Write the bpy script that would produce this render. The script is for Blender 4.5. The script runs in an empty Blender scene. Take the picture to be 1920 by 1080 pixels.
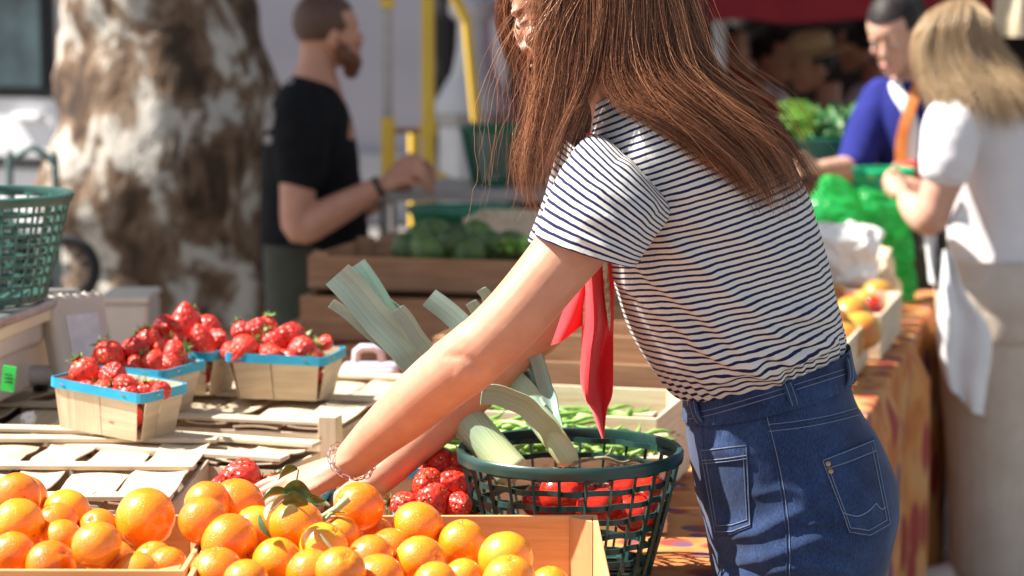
import bpy, math, random
import numpy as np
from mathutils import Vector, Matrix, noise
from mathutils.bvhtree import BVHTree
R = math.radians
random.seed(7)
rng = np.random.default_rng(7)
sc = bpy.context.scene
C = sc.collection

# ------------------------------------------------------------------ camera, sky, sun, exposure
CAM_H = 1.58
FPX = 4500.0                       # focal length in pixels of the 1920 px wide photograph
PITCH = math.atan(540 / FPX)
cd = bpy.data.cameras.new('camera')
cam = bpy.data.objects.new('camera', cd)
C.objects.link(cam)
cam.location = (0, 0, CAM_H)
cam.rotation_euler = (math.pi / 2 - PITCH, 0, 0)
cd.sensor_width = 36
cd.lens = 36 * FPX / 1920
cd.clip_start = 0.05
cd.clip_end = 2000
cd.dof.use_dof = True
cd.dof.focus_distance = 3.24
cd.dof.aperture_fstop = 4.2
sc.camera = cam

SUN = Vector((-0.63, 0.03, 0.77)).normalized()
w = bpy.data.worlds.new('World')
sc.world = w
w.use_nodes = True
nt = w.node_tree
sky = nt.nodes.new('ShaderNodeTexSky')
sky.sky_type = 'NISHITA'
sky.sun_disc = False
sky.sun_elevation = math.asin(SUN.z)
sky.sun_rotation = math.atan2(SUN.x, SUN.y) % (2 * math.pi)
bg = nt.nodes['Background']
hsv = nt.nodes.new('ShaderNodeHueSaturation')       # the camera's warm white balance
hsv.inputs['Saturation'].default_value = .55
nt.links.new(sky.outputs[0], hsv.inputs['Color'])
nt.links.new(hsv.outputs[0], bg.inputs[0])
bg.inputs[1].default_value = 0.06
sl = bpy.data.lights.new('sun', 'SUN')
sl.energy = 5.0
sl.angle = R(0.5)
sl.color = (1.0, 0.945, 0.86)
so = bpy.data.objects.new('sun', sl)
C.objects.link(so)
so.rotation_euler = SUN.to_track_quat('Z', 'Y').to_euler()
sc.view_settings.view_transform = 'Standard'
sc.view_settings.look = 'None'
sc.view_settings.gamma = 1
sc.view_settings.exposure = 1.42
sc.cycles.use_denoising = True
sc.cycles.max_bounces = 8
sc.cycles.sample_clamp_indirect = 6

# ------------------------------------------------------------------ helpers
CP, SPI = math.cos(PITCH), math.sin(PITCH)


def ray(px, py):
    a = (px - 960) / FPX
    b = -(py - 540) / FPX
    return Vector((a, CP + b * SPI, -SPI + b * CP))


def P(px, py, Y):
    """the point at depth Y seen at pixel (px, py) of the photograph"""
    d = ray(px, py)
    t = Y / d.y
    return Vector((d.x * t, Y, CAM_H + d.z * t))


def PZ(px, py, z):
    d = ray(px, py)
    t = (z - CAM_H) / d.z
    return Vector((d.x * t, d.y * t, z))


def tag(o, label, cat, group=None, kind=None):
    o['label'] = label
    o['category'] = cat
    if group:
        o['group'] = group
    if kind:
        o['kind'] = kind
    return o


def thing(name, loc, label, cat, group=None, rz=0):
    o = bpy.data.objects.new(name, None)
    C.objects.link(o)
    o.location = loc
    o.rotation_euler = (0, 0, rz)
    o.empty_display_size = 0.05
    return tag(o, label, cat, group)


def dup(root, loc, rot, label, group=None, scale=None):
    r = root.copy()
    C.objects.link(r)
    r.location = loc
    r.rotation_euler = rot
    if scale is not None:
        r.scale = scale
    r['label'] = label
    if group:
        r['group'] = group
    for ch in list(root.children):
        c = ch.copy()
        C.objects.link(c)
        c.parent = r
        for g in list(ch.children):
            d = g.copy()
            C.objects.link(d)
            d.parent = c
    return r


class MB:
    def __init__(s):
        s.v, s.f, s.uv = [], [], []

    def add(s, vs, fs, uvs=None):
        n = len(s.v)
        s.v.extend([Vector(p) for p in vs])
        for i, f in enumerate(fs):
            s.f.append([n + k for k in f])
            s.uv.append(uvs[i] if uvs else [(0, 0)] * len(f))
        return s

    def box(s, c, size, rot=None, taper=None):
        hx, hy, hz = size[0] / 2, size[1] / 2, size[2] / 2
        M3 = rot if rot is not None else Matrix.Identity(3)
        c = Vector(c)
        loc = [Vector((x, y, z)) for x in (-hx, hx) for y in (-hy, hy) for z in (-hz, hz)]
        fs = [(0, 1, 3, 2), (4, 6, 7, 5), (0, 4, 5, 1), (2, 3, 7, 6), (0, 2, 6, 4), (1, 5, 7, 3)]
        L = max(range(3), key=lambda k: size[k])
        o = [k for k in range(3) if k != L]
        ou, ov = random.random() * 5, random.random() * 5
        uvs = [[(loc[k][L] + ou, loc[k][o[0]] + loc[k][o[1]] * 1.0 + ov) for k in f] for f in fs]
        return s.add([c + M3 @ p for p in loc], fs, uvs)

    def hexa(s, p8):
        """box from 8 corners: bottom ring of four, top ring of four"""
        ou, ov = random.random() * 5, random.random() * 5
        p8 = [Vector(p) for p in p8]
        e = [(p8[1] - p8[0]), (p8[3] - p8[0]), (p8[4] - p8[0])]
        L = max(range(3), key=lambda k: e[k].length)
        u = e[L].normalized()
        o = [e[k].normalized() for k in range(3) if k != L]
        fs = [(0, 3, 2, 1), (4, 5, 6, 7), (0, 1, 5, 4), (1, 2, 6, 5), (2, 3, 7, 6), (3, 0, 4, 7)]
        q = lambda p: ((p - p8[0]).dot(u) + ou, (p - p8[0]).dot(o[0]) + (p - p8[0]).dot(o[1]) + ov)
        return s.add(p8, fs, [[q(p8[k]) for k in f] for f in fs])

    def tube(s, pts, rad, n=10, cap=True, rnd=False, flat=None):
        pts = [Vector(p) for p in pts]
        if not hasattr(rad, '__len__'):
            rad = [rad] * len(pts)
        rad = list(rad)
        if rnd:
            d0 = (pts[0] - pts[1]).normalized()
            d1 = (pts[-1] - pts[-2]).normalized()
            a = [(pts[0] + d0 * rad[0] * math.sin(t), rad[0] * math.cos(t)) for t in (1.45, 1.1, .6)]
            b = [(pts[-1] + d1 * rad[-1] * math.sin(t), rad[-1] * math.cos(t)) for t in (.6, 1.1, 1.45)]
            pts = [x[0] for x in a] + pts + [x[0] for x in b]
            rad = [x[1] for x in a] + rad + [x[1] for x in b]
        t = (pts[1] - pts[0]).normalized()
        ref = Vector((0, 0, 1)) if abs(t.z) < .9 else Vector((1, 0, 0))
        if flat:
            ref = Vector(flat[0])
        u = (ref - t * ref.dot(t)).normalized()
        vs, uvs_l = [], 0
        acc = [0]
        for i, p in enumerate(pts):
            if i == 0:
                t = (pts[1] - pts[0])
            elif i == len(pts) - 1:
                t = pts[-1] - pts[-2]
            else:
                t = (pts[i + 1] - pts[i]).normalized() + (pts[i] - pts[i - 1]).normalized()
            t = t.normalized() if t.length > 1e-9 else Vector((0, 0, 1))
            base = Vector(flat[0]) if flat else u
            u = (base - t * base.dot(t))
            u = u.normalized() if u.length > 1e-6 else Vector((1, 0, 0))
            v = t.cross(u)
            k = flat[1] if flat else 1.0
            for j in range(n):
                a = 2 * math.pi * j / n
                vs.append(p + u * (math.cos(a) * rad[i] * k) + v * (math.sin(a) * rad[i]))
            if i:
                acc.append(acc[-1] + (pts[i] - pts[i - 1]).length)
        fs, uv = [], []
        for i in range(len(pts) - 1):
            for j in range(n):
                k = (j + 1) % n
                fs.append((i * n + j, i * n + k, (i + 1) * n + k, (i + 1) * n + j))
                uv.append([(acc[i], j / n), (acc[i], (j + 1) / n), (acc[i + 1], (j + 1) / n), (acc[i + 1], j / n)])
        if cap:
            m = len(pts)
            fs.append(tuple(range(n))[::-1])
            uv.append([(0, 0)] * n)
            fs.append(tuple((m - 1) * n + j for j in range(n)))
            uv.append([(0, 0)] * n)
        return s.add(vs, fs, uv)

    def loft(s, secs, n=40, cap=True, sub=1, ex=2.0):
        """secs: (centre, A, B); ring = c + A cos + B sin; smooth interpolation when sub > 1"""
        secs = interp_secs(secs, sub)
        vs, acc = [], [0]
        for i, (c, A, B) in enumerate(secs):
            for j in range(n):
                a = 2 * math.pi * j / n
                ca, sa = math.cos(a), math.sin(a)
                ca = math.copysign(abs(ca) ** (2 / ex), ca)
                sa = math.copysign(abs(sa) ** (2 / ex), sa)
                vs.append(c + A * ca + B * sa)
            if i:
                acc.append(acc[-1] + (c - secs[i - 1][0]).length)
        fs, uv = [], []
        m = len(secs)
        for i in range(m - 1):
            for j in range(n):
                k = (j + 1) % n
                fs.append((i * n + j, i * n + k, (i + 1) * n + k, (i + 1) * n + j))
                uv.append([(j / n, acc[i]), ((j + 1) / n, acc[i]), ((j + 1) / n, acc[i + 1]), (j / n, acc[i + 1])])
        if cap:
            fs.append(tuple(range(n))[::-1])
            uv.append([(0, 0)] * n)
            fs.append(tuple((m - 1) * n + j for j in range(n)))
            uv.append([(0, 0)] * n)
        return s.add(vs, fs, uv)

    def lathe(s, prof, n=24, c=(0, 0, 0), M3=None, cap=True):
        """prof: (r, z)"""
        c = Vector(c)
        M3 = M3 or Matrix.Identity(3)
        vs = []
        for r, z in prof:
            for j in range(n):
                a = 2 * math.pi * j / n
                vs.append(c + M3 @ Vector((r * math.cos(a), r * math.sin(a), z)))
        fs = []
        for i in range(len(prof) - 1):
            for j in range(n):
                k = (j + 1) % n
                fs.append((i * n + j, i * n + k, (i + 1) * n + k, (i + 1) * n + j))
        if cap and prof[0][0] > 1e-5:
            fs.append(tuple(range(n))[::-1])
        if cap and prof[-1][0] > 1e-5:
            fs.append(tuple((len(prof) - 1) * n + j for j in range(n)))
        return s.add(vs, fs)

    def ball(s, c, r, n=16, M3=None):
        rr = r if hasattr(r, '__len__') else (r, r, r)
        c = Vector(c)
        M3 = M3 or Matrix.Identity(3)
        m = n // 2
        vs = []
        for i in range(m + 1):
            ph = math.pi * i / m
            q = max(math.sin(ph), 1e-3)
            for j in range(n):
                a = 2 * math.pi * j / n
                vs.append(c + M3 @ Vector((rr[0] * q * math.cos(a), rr[1] * q * math.sin(a), -rr[2] * math.cos(ph))))
        fs = [(i * n + j, i * n + (j + 1) % n, (i + 1) * n + (j + 1) % n, (i + 1) * n + j) for i in range(m) for j in range(n)]
        fs += [tuple(range(n))[::-1], tuple(m * n + j for j in range(n))]
        return s.add(vs, fs)

    def grid(s, pts, thick=0.0, nrm=None):
        """pts: rows of points -> sheet; thick > 0 gives it a back and edges"""
        h, wd = len(pts), len(pts[0])
        vs = [Vector(p) for row in pts for p in row]
        fs = [(i * wd + j, i * wd + j + 1, (i + 1) * wd + j + 1, (i + 1) * wd + j) for i in range(h - 1) for j in range(wd - 1)]
        uv = [[(j / (wd - 1), i / (h - 1)), ((j + 1) / (wd - 1), i / (h - 1)), ((j + 1) / (wd - 1), (i + 1) / (h - 1)), (j / (wd - 1), (i + 1) / (h - 1))]
              for i in range(h - 1) for j in range(wd - 1)]
        if thick:
            N = h * wd
            ns = []
            for i in range(h):
                for j in range(wd):
                    a = vs[min(i + 1, h - 1) * wd + j] - vs[max(i - 1, 0) * wd + j]
                    b = vs[i * wd + min(j + 1, wd - 1)] - vs[i * wd + max(j - 1, 0)]
                    q = b.cross(a)
                    ns.append(q.normalized() if q.length > 1e-12 else Vector((0, 0, 1)))
            vs = vs + [vs[k] - ns[k] * thick for k in range(N)]
            fs2 = [tuple(N + k for k in f[::-1]) for f in fs]
            uv2 = [u[::-1] for u in uv]
            rim = [i for i in range(wd)] + [i * wd + wd - 1 for i in range(1, h)] + [(h - 1) * wd + j for j in range(wd - 2, -1, -1)] + [i * wd for i in range(h - 2, 0, -1)]
            fr = [(rim[(k + 1) % len(rim)], rim[k], rim[k] + N, rim[(k + 1) % len(rim)] + N) for k in range(len(rim))]
            fs = fs + fs2 + fr
            uv = uv + uv2 + [[(0, 0)] * 4] * len(fr)
        return s.add(vs, fs, uv)

    def bvh(s):
        return BVHTree.FromPolygons(s.v, s.f)

    def mesh(s, name, origin=(0, 0, 0), smooth=True):
        o = Vector(origin)
        me = bpy.data.meshes.new(name)
        me.from_pydata([p - o for p in s.v], [], s.f)
        uvl = me.uv_layers.new(name='UVMap')
        flat = [c for f in s.uv for uv in f for c in uv]
        uvl.data.foreach_set('uv', flat)
        if smooth:
            me.shade_smooth()
        me.validate()
        me.update()
        if smooth:
            me.set_sharp_from_angle(angle=R(52))
        return me

    def build(s, name, mat, parent=None, smooth=True, bevel=0, origin=None, seg=2):
        """links the shape as one mesh object; world coordinates are made local to the parent's root"""
        if origin is None:
            r = parent
            while r is not None and r.parent is not None:
                r = r.parent
            origin = r.location.copy() if r is not None else Vector((0, 0, 0))
        me = s.mesh(name, origin, smooth)
        me.materials.append(mat)
        o = bpy.data.objects.new(name, me)
        C.objects.link(o)
        if parent is not None:
            o.parent = parent
        else:
            o.location = origin
        if bevel:
            m = o.modifiers.new('bevel', 'BEVEL')
            m.width = bevel
            m.segments = seg
            m.limit_method = 'ANGLE'
            m.harden_normals = False
        return o


def interp_secs(secs, sub):
    if sub <= 1:
        return secs
    out = []
    n = len(secs)
    for i in range(n - 1):
        q = [secs[max(i - 1, 0)], secs[i], secs[i + 1], secs[min(i + 2, n - 1)]]
        for k in range(sub):
            t = k / sub
            out.append(tuple(cr([q[j][c] for j in range(4)], t) for c in range(3)))
    out.append(secs[-1])
    return out


def cr(p, t):
    return 0.5 * ((2 * p[1]) + (p[2] - p[0]) * t + (2 * p[0] - 5 * p[1] + 4 * p[2] - p[3]) * t * t + (3 * p[1] - p[0] - 3 * p[2] + p[3]) * t ** 3)


def spline(pts, sub=8):
    pts = [np.array(p, float) for p in pts]
    out = []
    n = len(pts)
    for i in range(n - 1):
        q = [pts[max(i - 1, 0)], pts[i], pts[i + 1], pts[min(i + 2, n - 1)]]
        for k in range(sub):
            out.append(cr(q, k / sub))
    out.append(pts[-1])
    return out


def remesh(mb, name, mat, parent, voxel=0.004, it=6, fac=.5, origin=None):
    """union of the overlapping closed shapes as one continuous smooth surface"""
    o = mb.build(name, mat, parent, True, 0, origin)
    m = o.modifiers.new('r', 'REMESH')
    m.mode = 'VOXEL'
    m.voxel_size = voxel
    m.use_smooth_shade = True
    if it:
        m2 = o.modifiers.new('s', 'SMOOTH')
        m2.iterations = it
        m2.factor = fac
    dg = bpy.context.evaluated_depsgraph_get()
    dg.update()
    me = bpy.data.meshes.new_from_object(o.evaluated_get(dg))
    o.modifiers.clear()
    old = o.data
    o.data = me
    bpy.data.meshes.remove(old)
    me.name = name
    if not me.materials:
        me.materials.append(mat)
    me.shade_smooth()
    return o


def rotz(a):
    return Matrix.Rotation(a, 3, 'Z')


# ------------------------------------------------------------------ materials
def new_mat(name):
    m = bpy.data.materials.new(name)
    m.use_nodes = True
    return m, m.node_tree, m.node_tree.nodes['Principled BSDF']


def node(t, typ, **kw):
    n = t.nodes.new(typ)
    for k, v in kw.items():
        if k.startswith('i_'):
            n.inputs[k[2:].replace('_', ' ')].default_value = v
        else:
            setattr(n, k, v)
    return n


def ramp(t, src, stops):
    r = t.nodes.new('ShaderNodeValToRGB')
    el = r.color_ramp.elements
    while len(el) < len(stops):
        el.new(.5)
    for e, (p, c) in zip(el, stops):
        e.position = p
        e.color = (*c, 1) if len(c) == 3 else c
    t.links.new(src, r.inputs[0])
    return r.outputs[0]


def mixc(t, fac, a, b, mode='MIX'):
    m = t.nodes.new('ShaderNodeMix')
    m.data_type = 'RGBA'
    m.blend_type = mode
    for sck, val in ((m.inputs[0], fac), (m.inputs[6], a), (m.inputs[7], b)):
        if hasattr(val, 'is_output') or isinstance(val, bpy.types.NodeSocket):
            t.links.new(val, sck)
        else:
            sck.default_value = val if not hasattr(val, '__len__') else ((*val, 1) if len(val) == 3 else val)
    return m.outputs[2]


def math_n(t, op, a, b=None):
    m = t.nodes.new('ShaderNodeMath')
    m.operation = op
    for i, val in enumerate((a, b)):
        if val is None:
            continue
        if isinstance(val, bpy.types.NodeSocket):
            t.links.new(val, m.inputs[i])
        else:
            m.inputs[i].default_value = val
    return m.outputs[0]


def coords(t, kind='Object', scale=(1, 1, 1), rot=(0, 0, 0)):
    tc = t.nodes.new('ShaderNodeTexCoord')
    mp = t.nodes.new('ShaderNodeMapping')
    mp.inputs['Scale'].default_value = scale
    mp.inputs['Rotation'].default_value = rot
    t.links.new(tc.outputs[kind], mp.inputs[0])
    return mp.outputs[0]


def noi(t, vec, scale, detail=4, rough=.55, dist=0.0):
    n = t.nodes.new('ShaderNodeTexNoise')
    n.inputs['Scale'].default_value = scale
    n.inputs['Detail'].default_value = detail
    n.inputs['Roughness'].default_value = rough
    n.inputs['Distortion'].default_value = dist
    t.links.new(vec, n.inputs['Vector'])
    return n.outputs['Fac']


def bump(t, b, h, strength=.3, dist=.002):
    n = t.nodes.new('ShaderNodeBump')
    n.inputs['Strength'].default_value = strength
    n.inputs['Distance'].default_value = dist
    t.links.new(h, n.inputs['Height'])
    t.links.new(n.outputs[0], b.inputs['Normal'])
    return n


def plain(name, col, rough=.5, col2=None, nscale=20, bscale=None, bstr=.2, bdist=.002, metal=0, sss=0, coat=0, spec=.5, trans=0, sheen=0, alpha=1, rand=0, lo=.35, hi=.65):
    m, t, b = new_mat(name)
    b.inputs['Base Color'].default_value = (*col, 1)
    b.inputs['Roughness'].default_value = rough
    b.inputs['Metallic'].default_value = metal
    b.inputs['Specular IOR Level'].default_value = spec
    v = coords(t)
    src = None
    if col2:
        src = ramp(t, noi(t, v, nscale), [(lo, col), (hi, col2)])
    if rand:
        oi = t.nodes.new('ShaderNodeObjectInfo')
        hs = t.nodes.new('ShaderNodeHueSaturation')
        if src is not None:
            t.links.new(src, hs.inputs['Color'])
        else:
            hs.inputs['Color'].default_value = (*col, 1)
        mr = t.nodes.new('ShaderNodeMapRange')
        mr.inputs['To Min'].default_value = 1 - rand
        mr.inputs['To Max'].default_value = 1 + rand
        t.links.new(oi.outputs['Random'], mr.inputs[0])
        t.links.new(mr.outputs[0], hs.inputs['Value'])
        src = hs.outputs[0]
    if src is not None:
        t.links.new(src, b.inputs['Base Color'])
    if bscale:
        bump(t, b, noi(t, v, bscale, 5), bstr, bdist)
    if sss:
        b.inputs['Subsurface Weight'].default_value = sss
        b.inputs['Subsurface Radius'].default_value = (1, .35, .2)
        b.inputs['Subsurface Scale'].default_value = .008
    b.inputs['Coat Weight'].default_value = coat
    b.inputs['Transmission Weight'].default_value = trans
    b.inputs['Sheen Weight'].default_value = sheen
    b.inputs['Alpha'].default_value = alpha
    return m


def wood(name, c1, c2, c3, rough=.7, dirt=.25):
    m, t, b = new_mat(name)
    v = coords(t, 'UV', (4, 90, 1))
    n1 = noi(t, v, 1.0, 6, .6, .6)
    v2 = coords(t, 'UV', (7, 14, 1))
    n2 = noi(t, v2, 1.0, 3)
    c = ramp(t, n1, [(.3, c1), (.52, c2), (.75, c3)])
    d = ramp(t, n2, [(.35, (1, 1, 1)), (.8, (1 - dirt,) * 3)])
    oi = t.nodes.new('ShaderNodeObjectInfo')
    c = mixc(t, 1.0, c, d, 'MULTIPLY')
    hs = t.nodes.new('ShaderNodeHueSaturation')
    t.links.new(c, hs.inputs['Color'])
    mr = t.nodes.new('ShaderNodeMapRange')
    mr.inputs['To Min'].default_value = .85
    mr.inputs['To Max'].default_value = 1.12
    t.links.new(oi.outputs['Random'], mr.inputs[0])
    t.links.new(mr.outputs[0], hs.inputs['Value'])
    # a few dark nail marks and knots
    vo = t.nodes.new('ShaderNodeTexVoronoi')
    vo.inputs['Scale'].default_value = 1
    t.links.new(coords(t, 'UV', (9, 22, 1)), vo.inputs['Vector'])
    k = ramp(t, vo.outputs['Distance'], [(.03, (.35, .22, .14)), (.075, (1, 1, 1))])
    c = mixc(t, .8, hs.outputs[0], k, 'MULTIPLY')
    t.links.new(c, b.inputs['Base Color'])
    b.inputs['Roughness'].default_value = rough
    b.inputs['Specular IOR Level'].default_value = .3
    bump(t, b, n1, .35, .0015)
    return m


mt = {}
mt['wood'] = wood('pale_poplar_wood', (.62, .47, .31), (.70, .57, .41), (.76, .65, .50))
mt['veneer'] = wood('veneer_wood', (.56, .42, .27), (.66, .53, .37), (.73, .62, .46), .6, .25)
mt['oldwood'] = wood('brown_wood', (.30, .16, .09), (.42, .24, .13), (.50, .31, .18), .75, .35)
mt['bounce_wood'] = wood('orange_bounce_wood', (.55, .28, .11), (.62, .35, .16), (.68, .42, .21), .65, .2)  # orange bounce and shade from the fruit put into the wood colour


def skin(name, c, c2):
    m, t, b = new_mat(name)
    v = coords(t)
    n1 = noi(t, v, 22, 4)
    col = ramp(t, n1, [(.3, c), (.7, c2)])
    n2 = noi(t, v, 420, 2)
    sp = ramp(t, n2, [(.66, (1, 1, 1)), (.8, (.82, .62, .5))])
    t.links.new(mixc(t, .5, col, sp, 'MULTIPLY'), b.inputs['Base Color'])
    b.inputs['Roughness'].default_value = .47
    b.inputs['Specular IOR Level'].default_value = .45
    b.inputs['Subsurface Weight'].default_value = .14
    b.inputs['Subsurface Radius'].default_value = (1, .35, .2)
    b.inputs['Subsurface Scale'].default_value = .006
    vv = t.nodes.new('ShaderNodeTexVoronoi')
    vv.inputs['Scale'].default_value = 520
    t.links.new(v, vv.inputs['Vector'])
    bump(t, b, vv.outputs['Distance'], .2, .0007)
    return m


mt['skin'] = skin('fair_skin', (.50, .235, .145), (.60, .315, .21))
mt['skin_tan'] = skin('tanned_skin', (.46, .21, .13), (.52, .26, .17))
mt['skin_mid'] = skin('warm_skin', (.56, .30, .21), (.62, .36, .26))


def stripes():
    m, t, b = new_mat('navy_striped_cotton')
    tc = t.nodes.new('ShaderNodeTexCoord')
    sx = t.nodes.new('ShaderNodeSeparateXYZ')
    t.links.new(tc.outputs['UV'], sx.inputs[0])
    v = coords(t)
    wob = math_n(t, 'MULTIPLY', math_n(t, 'SUBTRACT', noi(t, v, 60, 3), .5), .0022)
    y = math_n(t, 'ADD', sx.outputs['Y'], wob)
    fr = math_n(t, 'FRACT', math_n(t, 'DIVIDE', y, .0093))
    d = math_n(t, 'ABSOLUTE', math_n(t, 'SUBTRACT', fr, .5))
    k = ramp(t, d, [(.17, (1, 1, 1)), (.205, (0, 0, 0))])
    white = ramp(t, noi(t, v, 35, 4), [(.3, (.80, .77, .72)), (.7, (.86, .84, .80))])
    t.links.new(mixc(t, k, white, (.022, .022, .085)), b.inputs['Base Color'])
    b.inputs['Roughness'].default_value = .85
    b.inputs['Specular IOR Level'].default_value = .15
    b.inputs['Sheen Weight'].default_value = .1
    weave = noi(t, coords(t, 'UV', (1, 1, 1)), 900, 2)
    h = math_n(t, 'ADD', math_n(t, 'MULTIPLY', noi(t, v, 45, 5), 1.0), math_n(t, 'MULTIPLY', weave, .1))
    bump(t, b, h, .4, .006)
    tr = t.nodes.new('ShaderNodeBsdfTranslucent')          # thin jersey lets some sun through
    t.links.new(mixc(t, k, (.80, .66, .52), (.03, .02, .06)), tr.inputs[0])
    ms = t.nodes.new('ShaderNodeMixShader')
    ms.inputs[0].default_value = .22
    t.links.new(b.outputs[0], ms.inputs[1])
    t.links.new(tr.outputs[0], ms.inputs[2])
    t.links.new(ms.outputs[0], t.nodes['Material Output'].inputs[0])
    return m


def denim():
    m, t, b = new_mat('blue_denim')
    v = coords(t)
    n1 = noi(t, v, 14, 5)
    n2 = noi(t, coords(t, 'Object', (700, 700, 160)), 1.0, 3)
    c = ramp(t, n1, [(.28, (.010, .022, .064)), (.72, (.033, .068, .175))])
    g = ramp(t, n2, [(.3, (.5, .5, .56)), (.7, (1.55, 1.48, 1.4))])
    t.links.new(mixc(t, 1.0, c, g, 'MULTIPLY'), b.inputs['Base Color'])
    b.inputs['Roughness'].default_value = .85
    b.inputs['Specular IOR Level'].default_value = .2
    b.inputs['Sheen Weight'].default_value = .15
    h = math_n(t, 'ADD', math_n(t, 'MULTIPLY', noi(t, v, 38, 5), 1.0), math_n(t, 'MULTIPLY', n2, .12))
    bump(t, b, h, .35, .004)
    return m


mt['stripe'] = stripes()
mt['denim'] = denim()
mt['stitch'] = plain('pale_stitching', (.17, .21, .30), .8)
mt['stitch_dark'] = plain('dark_seam', (.015, .022, .05), .9)
mt['copper'] = plain('copper_rivet', (.42, .26, .15), .4, metal=1)
mt['silver'] = plain('silver_chain', (.75, .68, .66), .22, metal=1)


def hair_mat(name, a, b_, c, rough=.32):
    m, t, b = new_mat(name)
    at = t.nodes.new('ShaderNodeAttribute')
    at.attribute_name = 'tone'
    t.links.new(ramp(t, at.outputs['Fac'], [(0, a), (.55, b_), (1, c)]), b.inputs['Base Color'])
    b.inputs['Roughness'].default_value = rough
    b.inputs['Specular IOR Level'].default_value = .75
    b.inputs['Specular Tint'].default_value = (1, .9, .8, 1)
    return m


mt['hair'] = hair_mat('brown_hair', (.022, .008, .005), (.165, .054, .024), (.48, .215, .105), .21)  # light top tone carries the sunlit sheen of the strands
mt['blonde'] = hair_mat('blonde_hair', (.24, .14, .07), (.50, .34, .19), (.75, .58, .38))
mt['darkhair'] = plain('dark_hair', (.012, .009, .009), .55, (.03, .024, .022), 60, 120, .5, .004, spec=.25)
mt['brownshort'] = plain('short_brown_hair', (.06, .028, .016), .5, (.11, .05, .028), 90, 260, .6, .003)
mt['beard'] = plain('reddish_beard', (.10, .034, .015), .6, (.17, .06, .026), 110, 260, .7, .004)


def fruit_orange():
    m, t, b = new_mat('orange_peel')
    v = coords(t)
    oi = t.nodes.new('ShaderNodeObjectInfo')
    base = ramp(t, oi.outputs['Random'], [(0, (.82, .19, .006)), (.45, (.86, .25, .008)), (.75, (.90, .33, .012)), (1, (.92, .43, .02))])
    n1 = ramp(t, noi(t, v, 28, 4), [(.3, (1.0, .80, .7)), (.7, (1, 1.14, 1.0))])
    t.links.new(mixc(t, 1.0, base, n1, 'MULTIPLY'), b.inputs['Base Color'])
    b.inputs['Roughness'].default_value = .3
    b.inputs['Specular IOR Level'].default_value = .5
    b.inputs['Coat Weight'].default_value = .6
    b.inputs['Coat Roughness'].default_value = .15
    b.inputs['Subsurface Weight'].default_value = .15
    b.inputs['Subsurface Radius'].default_value = (1, .4, .05)
    b.inputs['Subsurface Scale'].default_value = .008
    vo = t.nodes.new('ShaderNodeTexVoronoi')
    vo.inputs['Scale'].default_value = 380
    t.links.new(v, vo.inputs['Vector'])
    pores = ramp(t, vo.outputs['Distance'], [(.12, (0, 0, 0)), (.4, (1, 1, 1))])
    h = math_n(t, 'ADD', math_n(t, 'MULTIPLY', pores, .35), noi(t, v, 60, 3))
    bump(t, b, h, .5, .0018)
    return m


def fruit_berry():
    m, t, b = new_mat('strawberry_flesh')
    v = coords(t, 'Object', (1, 1, .72))
    vo = t.nodes.new('ShaderNodeTexVoronoi')
    vo.inputs['Scale'].default_value = 205
    vo.inputs['Randomness'].default_value = .3
    t.links.new(v, vo.inputs['Vector'])
    seed = ramp(t, vo.outputs['Distance'], [(.12, (.90, .56, .2)), (.18, (.42, .012, .007)), (.42, (.74, .035, .02))])
    oi = t.nodes.new('ShaderNodeObjectInfo')
    tint = ramp(t, oi.outputs['Random'], [(0, (.72, .75, .9)), (1, (1.12, 1.3, 1.1))])
    t.links.new(mixc(t, 1.0, seed, tint, 'MULTIPLY'), b.inputs['Base Color'])
    b.inputs['Roughness'].default_value = .36
    b.inputs['Coat Weight'].default_value = .12
    b.inputs['Coat Roughness'].default_value = .25
    b.inputs['Subsurface Weight'].default_value = .15
    b.inputs['Subsurface Radius'].default_value = (1, .2, .1)
    b.inputs['Subsurface Scale'].default_value = .005
    pit = ramp(t, vo.outputs['Distance'], [(.10, (.25, .25, .25)), (.2, (0, 0, 0)), (.55, (1, 1, 1))])
    bump(t, b, pit, 1.0, .0018)
    return m


mt['orange'] = fruit_orange()
mt['berry'] = fruit_berry()
mt['calyx'] = plain('strawberry_leaf_green', (.10, .24, .04), .5, (.28, .40, .13), 90)
mt['scar'] = plain('orange_stem_scar', (.30, .20, .06), .7)
mt['leaf'] = plain('citrus_leaf_green', (.035, .085, .022), .32, (.07, .14, .04), 40, spec=.6)
mt['leaf_pale'] = plain('pale_leaf_underside', (.30, .40, .24), .5, (.22, .33, .19), 50)
mt['twig'] = plain('green_twig', (.20, .22, .10), .7, (.32, .26, .16), 120)
mt['blueband'] = plain('turquoise_rim_band', (.012, .31, .52), .5, (.02, .37, .58), 30, 200, .2, .001)
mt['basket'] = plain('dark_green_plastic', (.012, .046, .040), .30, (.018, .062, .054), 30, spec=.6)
mt['basket_lit'] = plain('sunlit_green_plastic', (.03, .095, .08), .35, (.042, .115, .098), 30, spec=.6)  # lighter copy of the basket plastic, sunlight put into its colour
mt['tomato'] = plain('tomato_skin', (.58, .012, .006), .16, (.66, .03, .010), 16, coat=.5, sss=.05)
mt['bean'] = plain('green_bean_skin', (.16, .32, .055), .42, (.26, .42, .10), 40, rand=.3)


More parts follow.
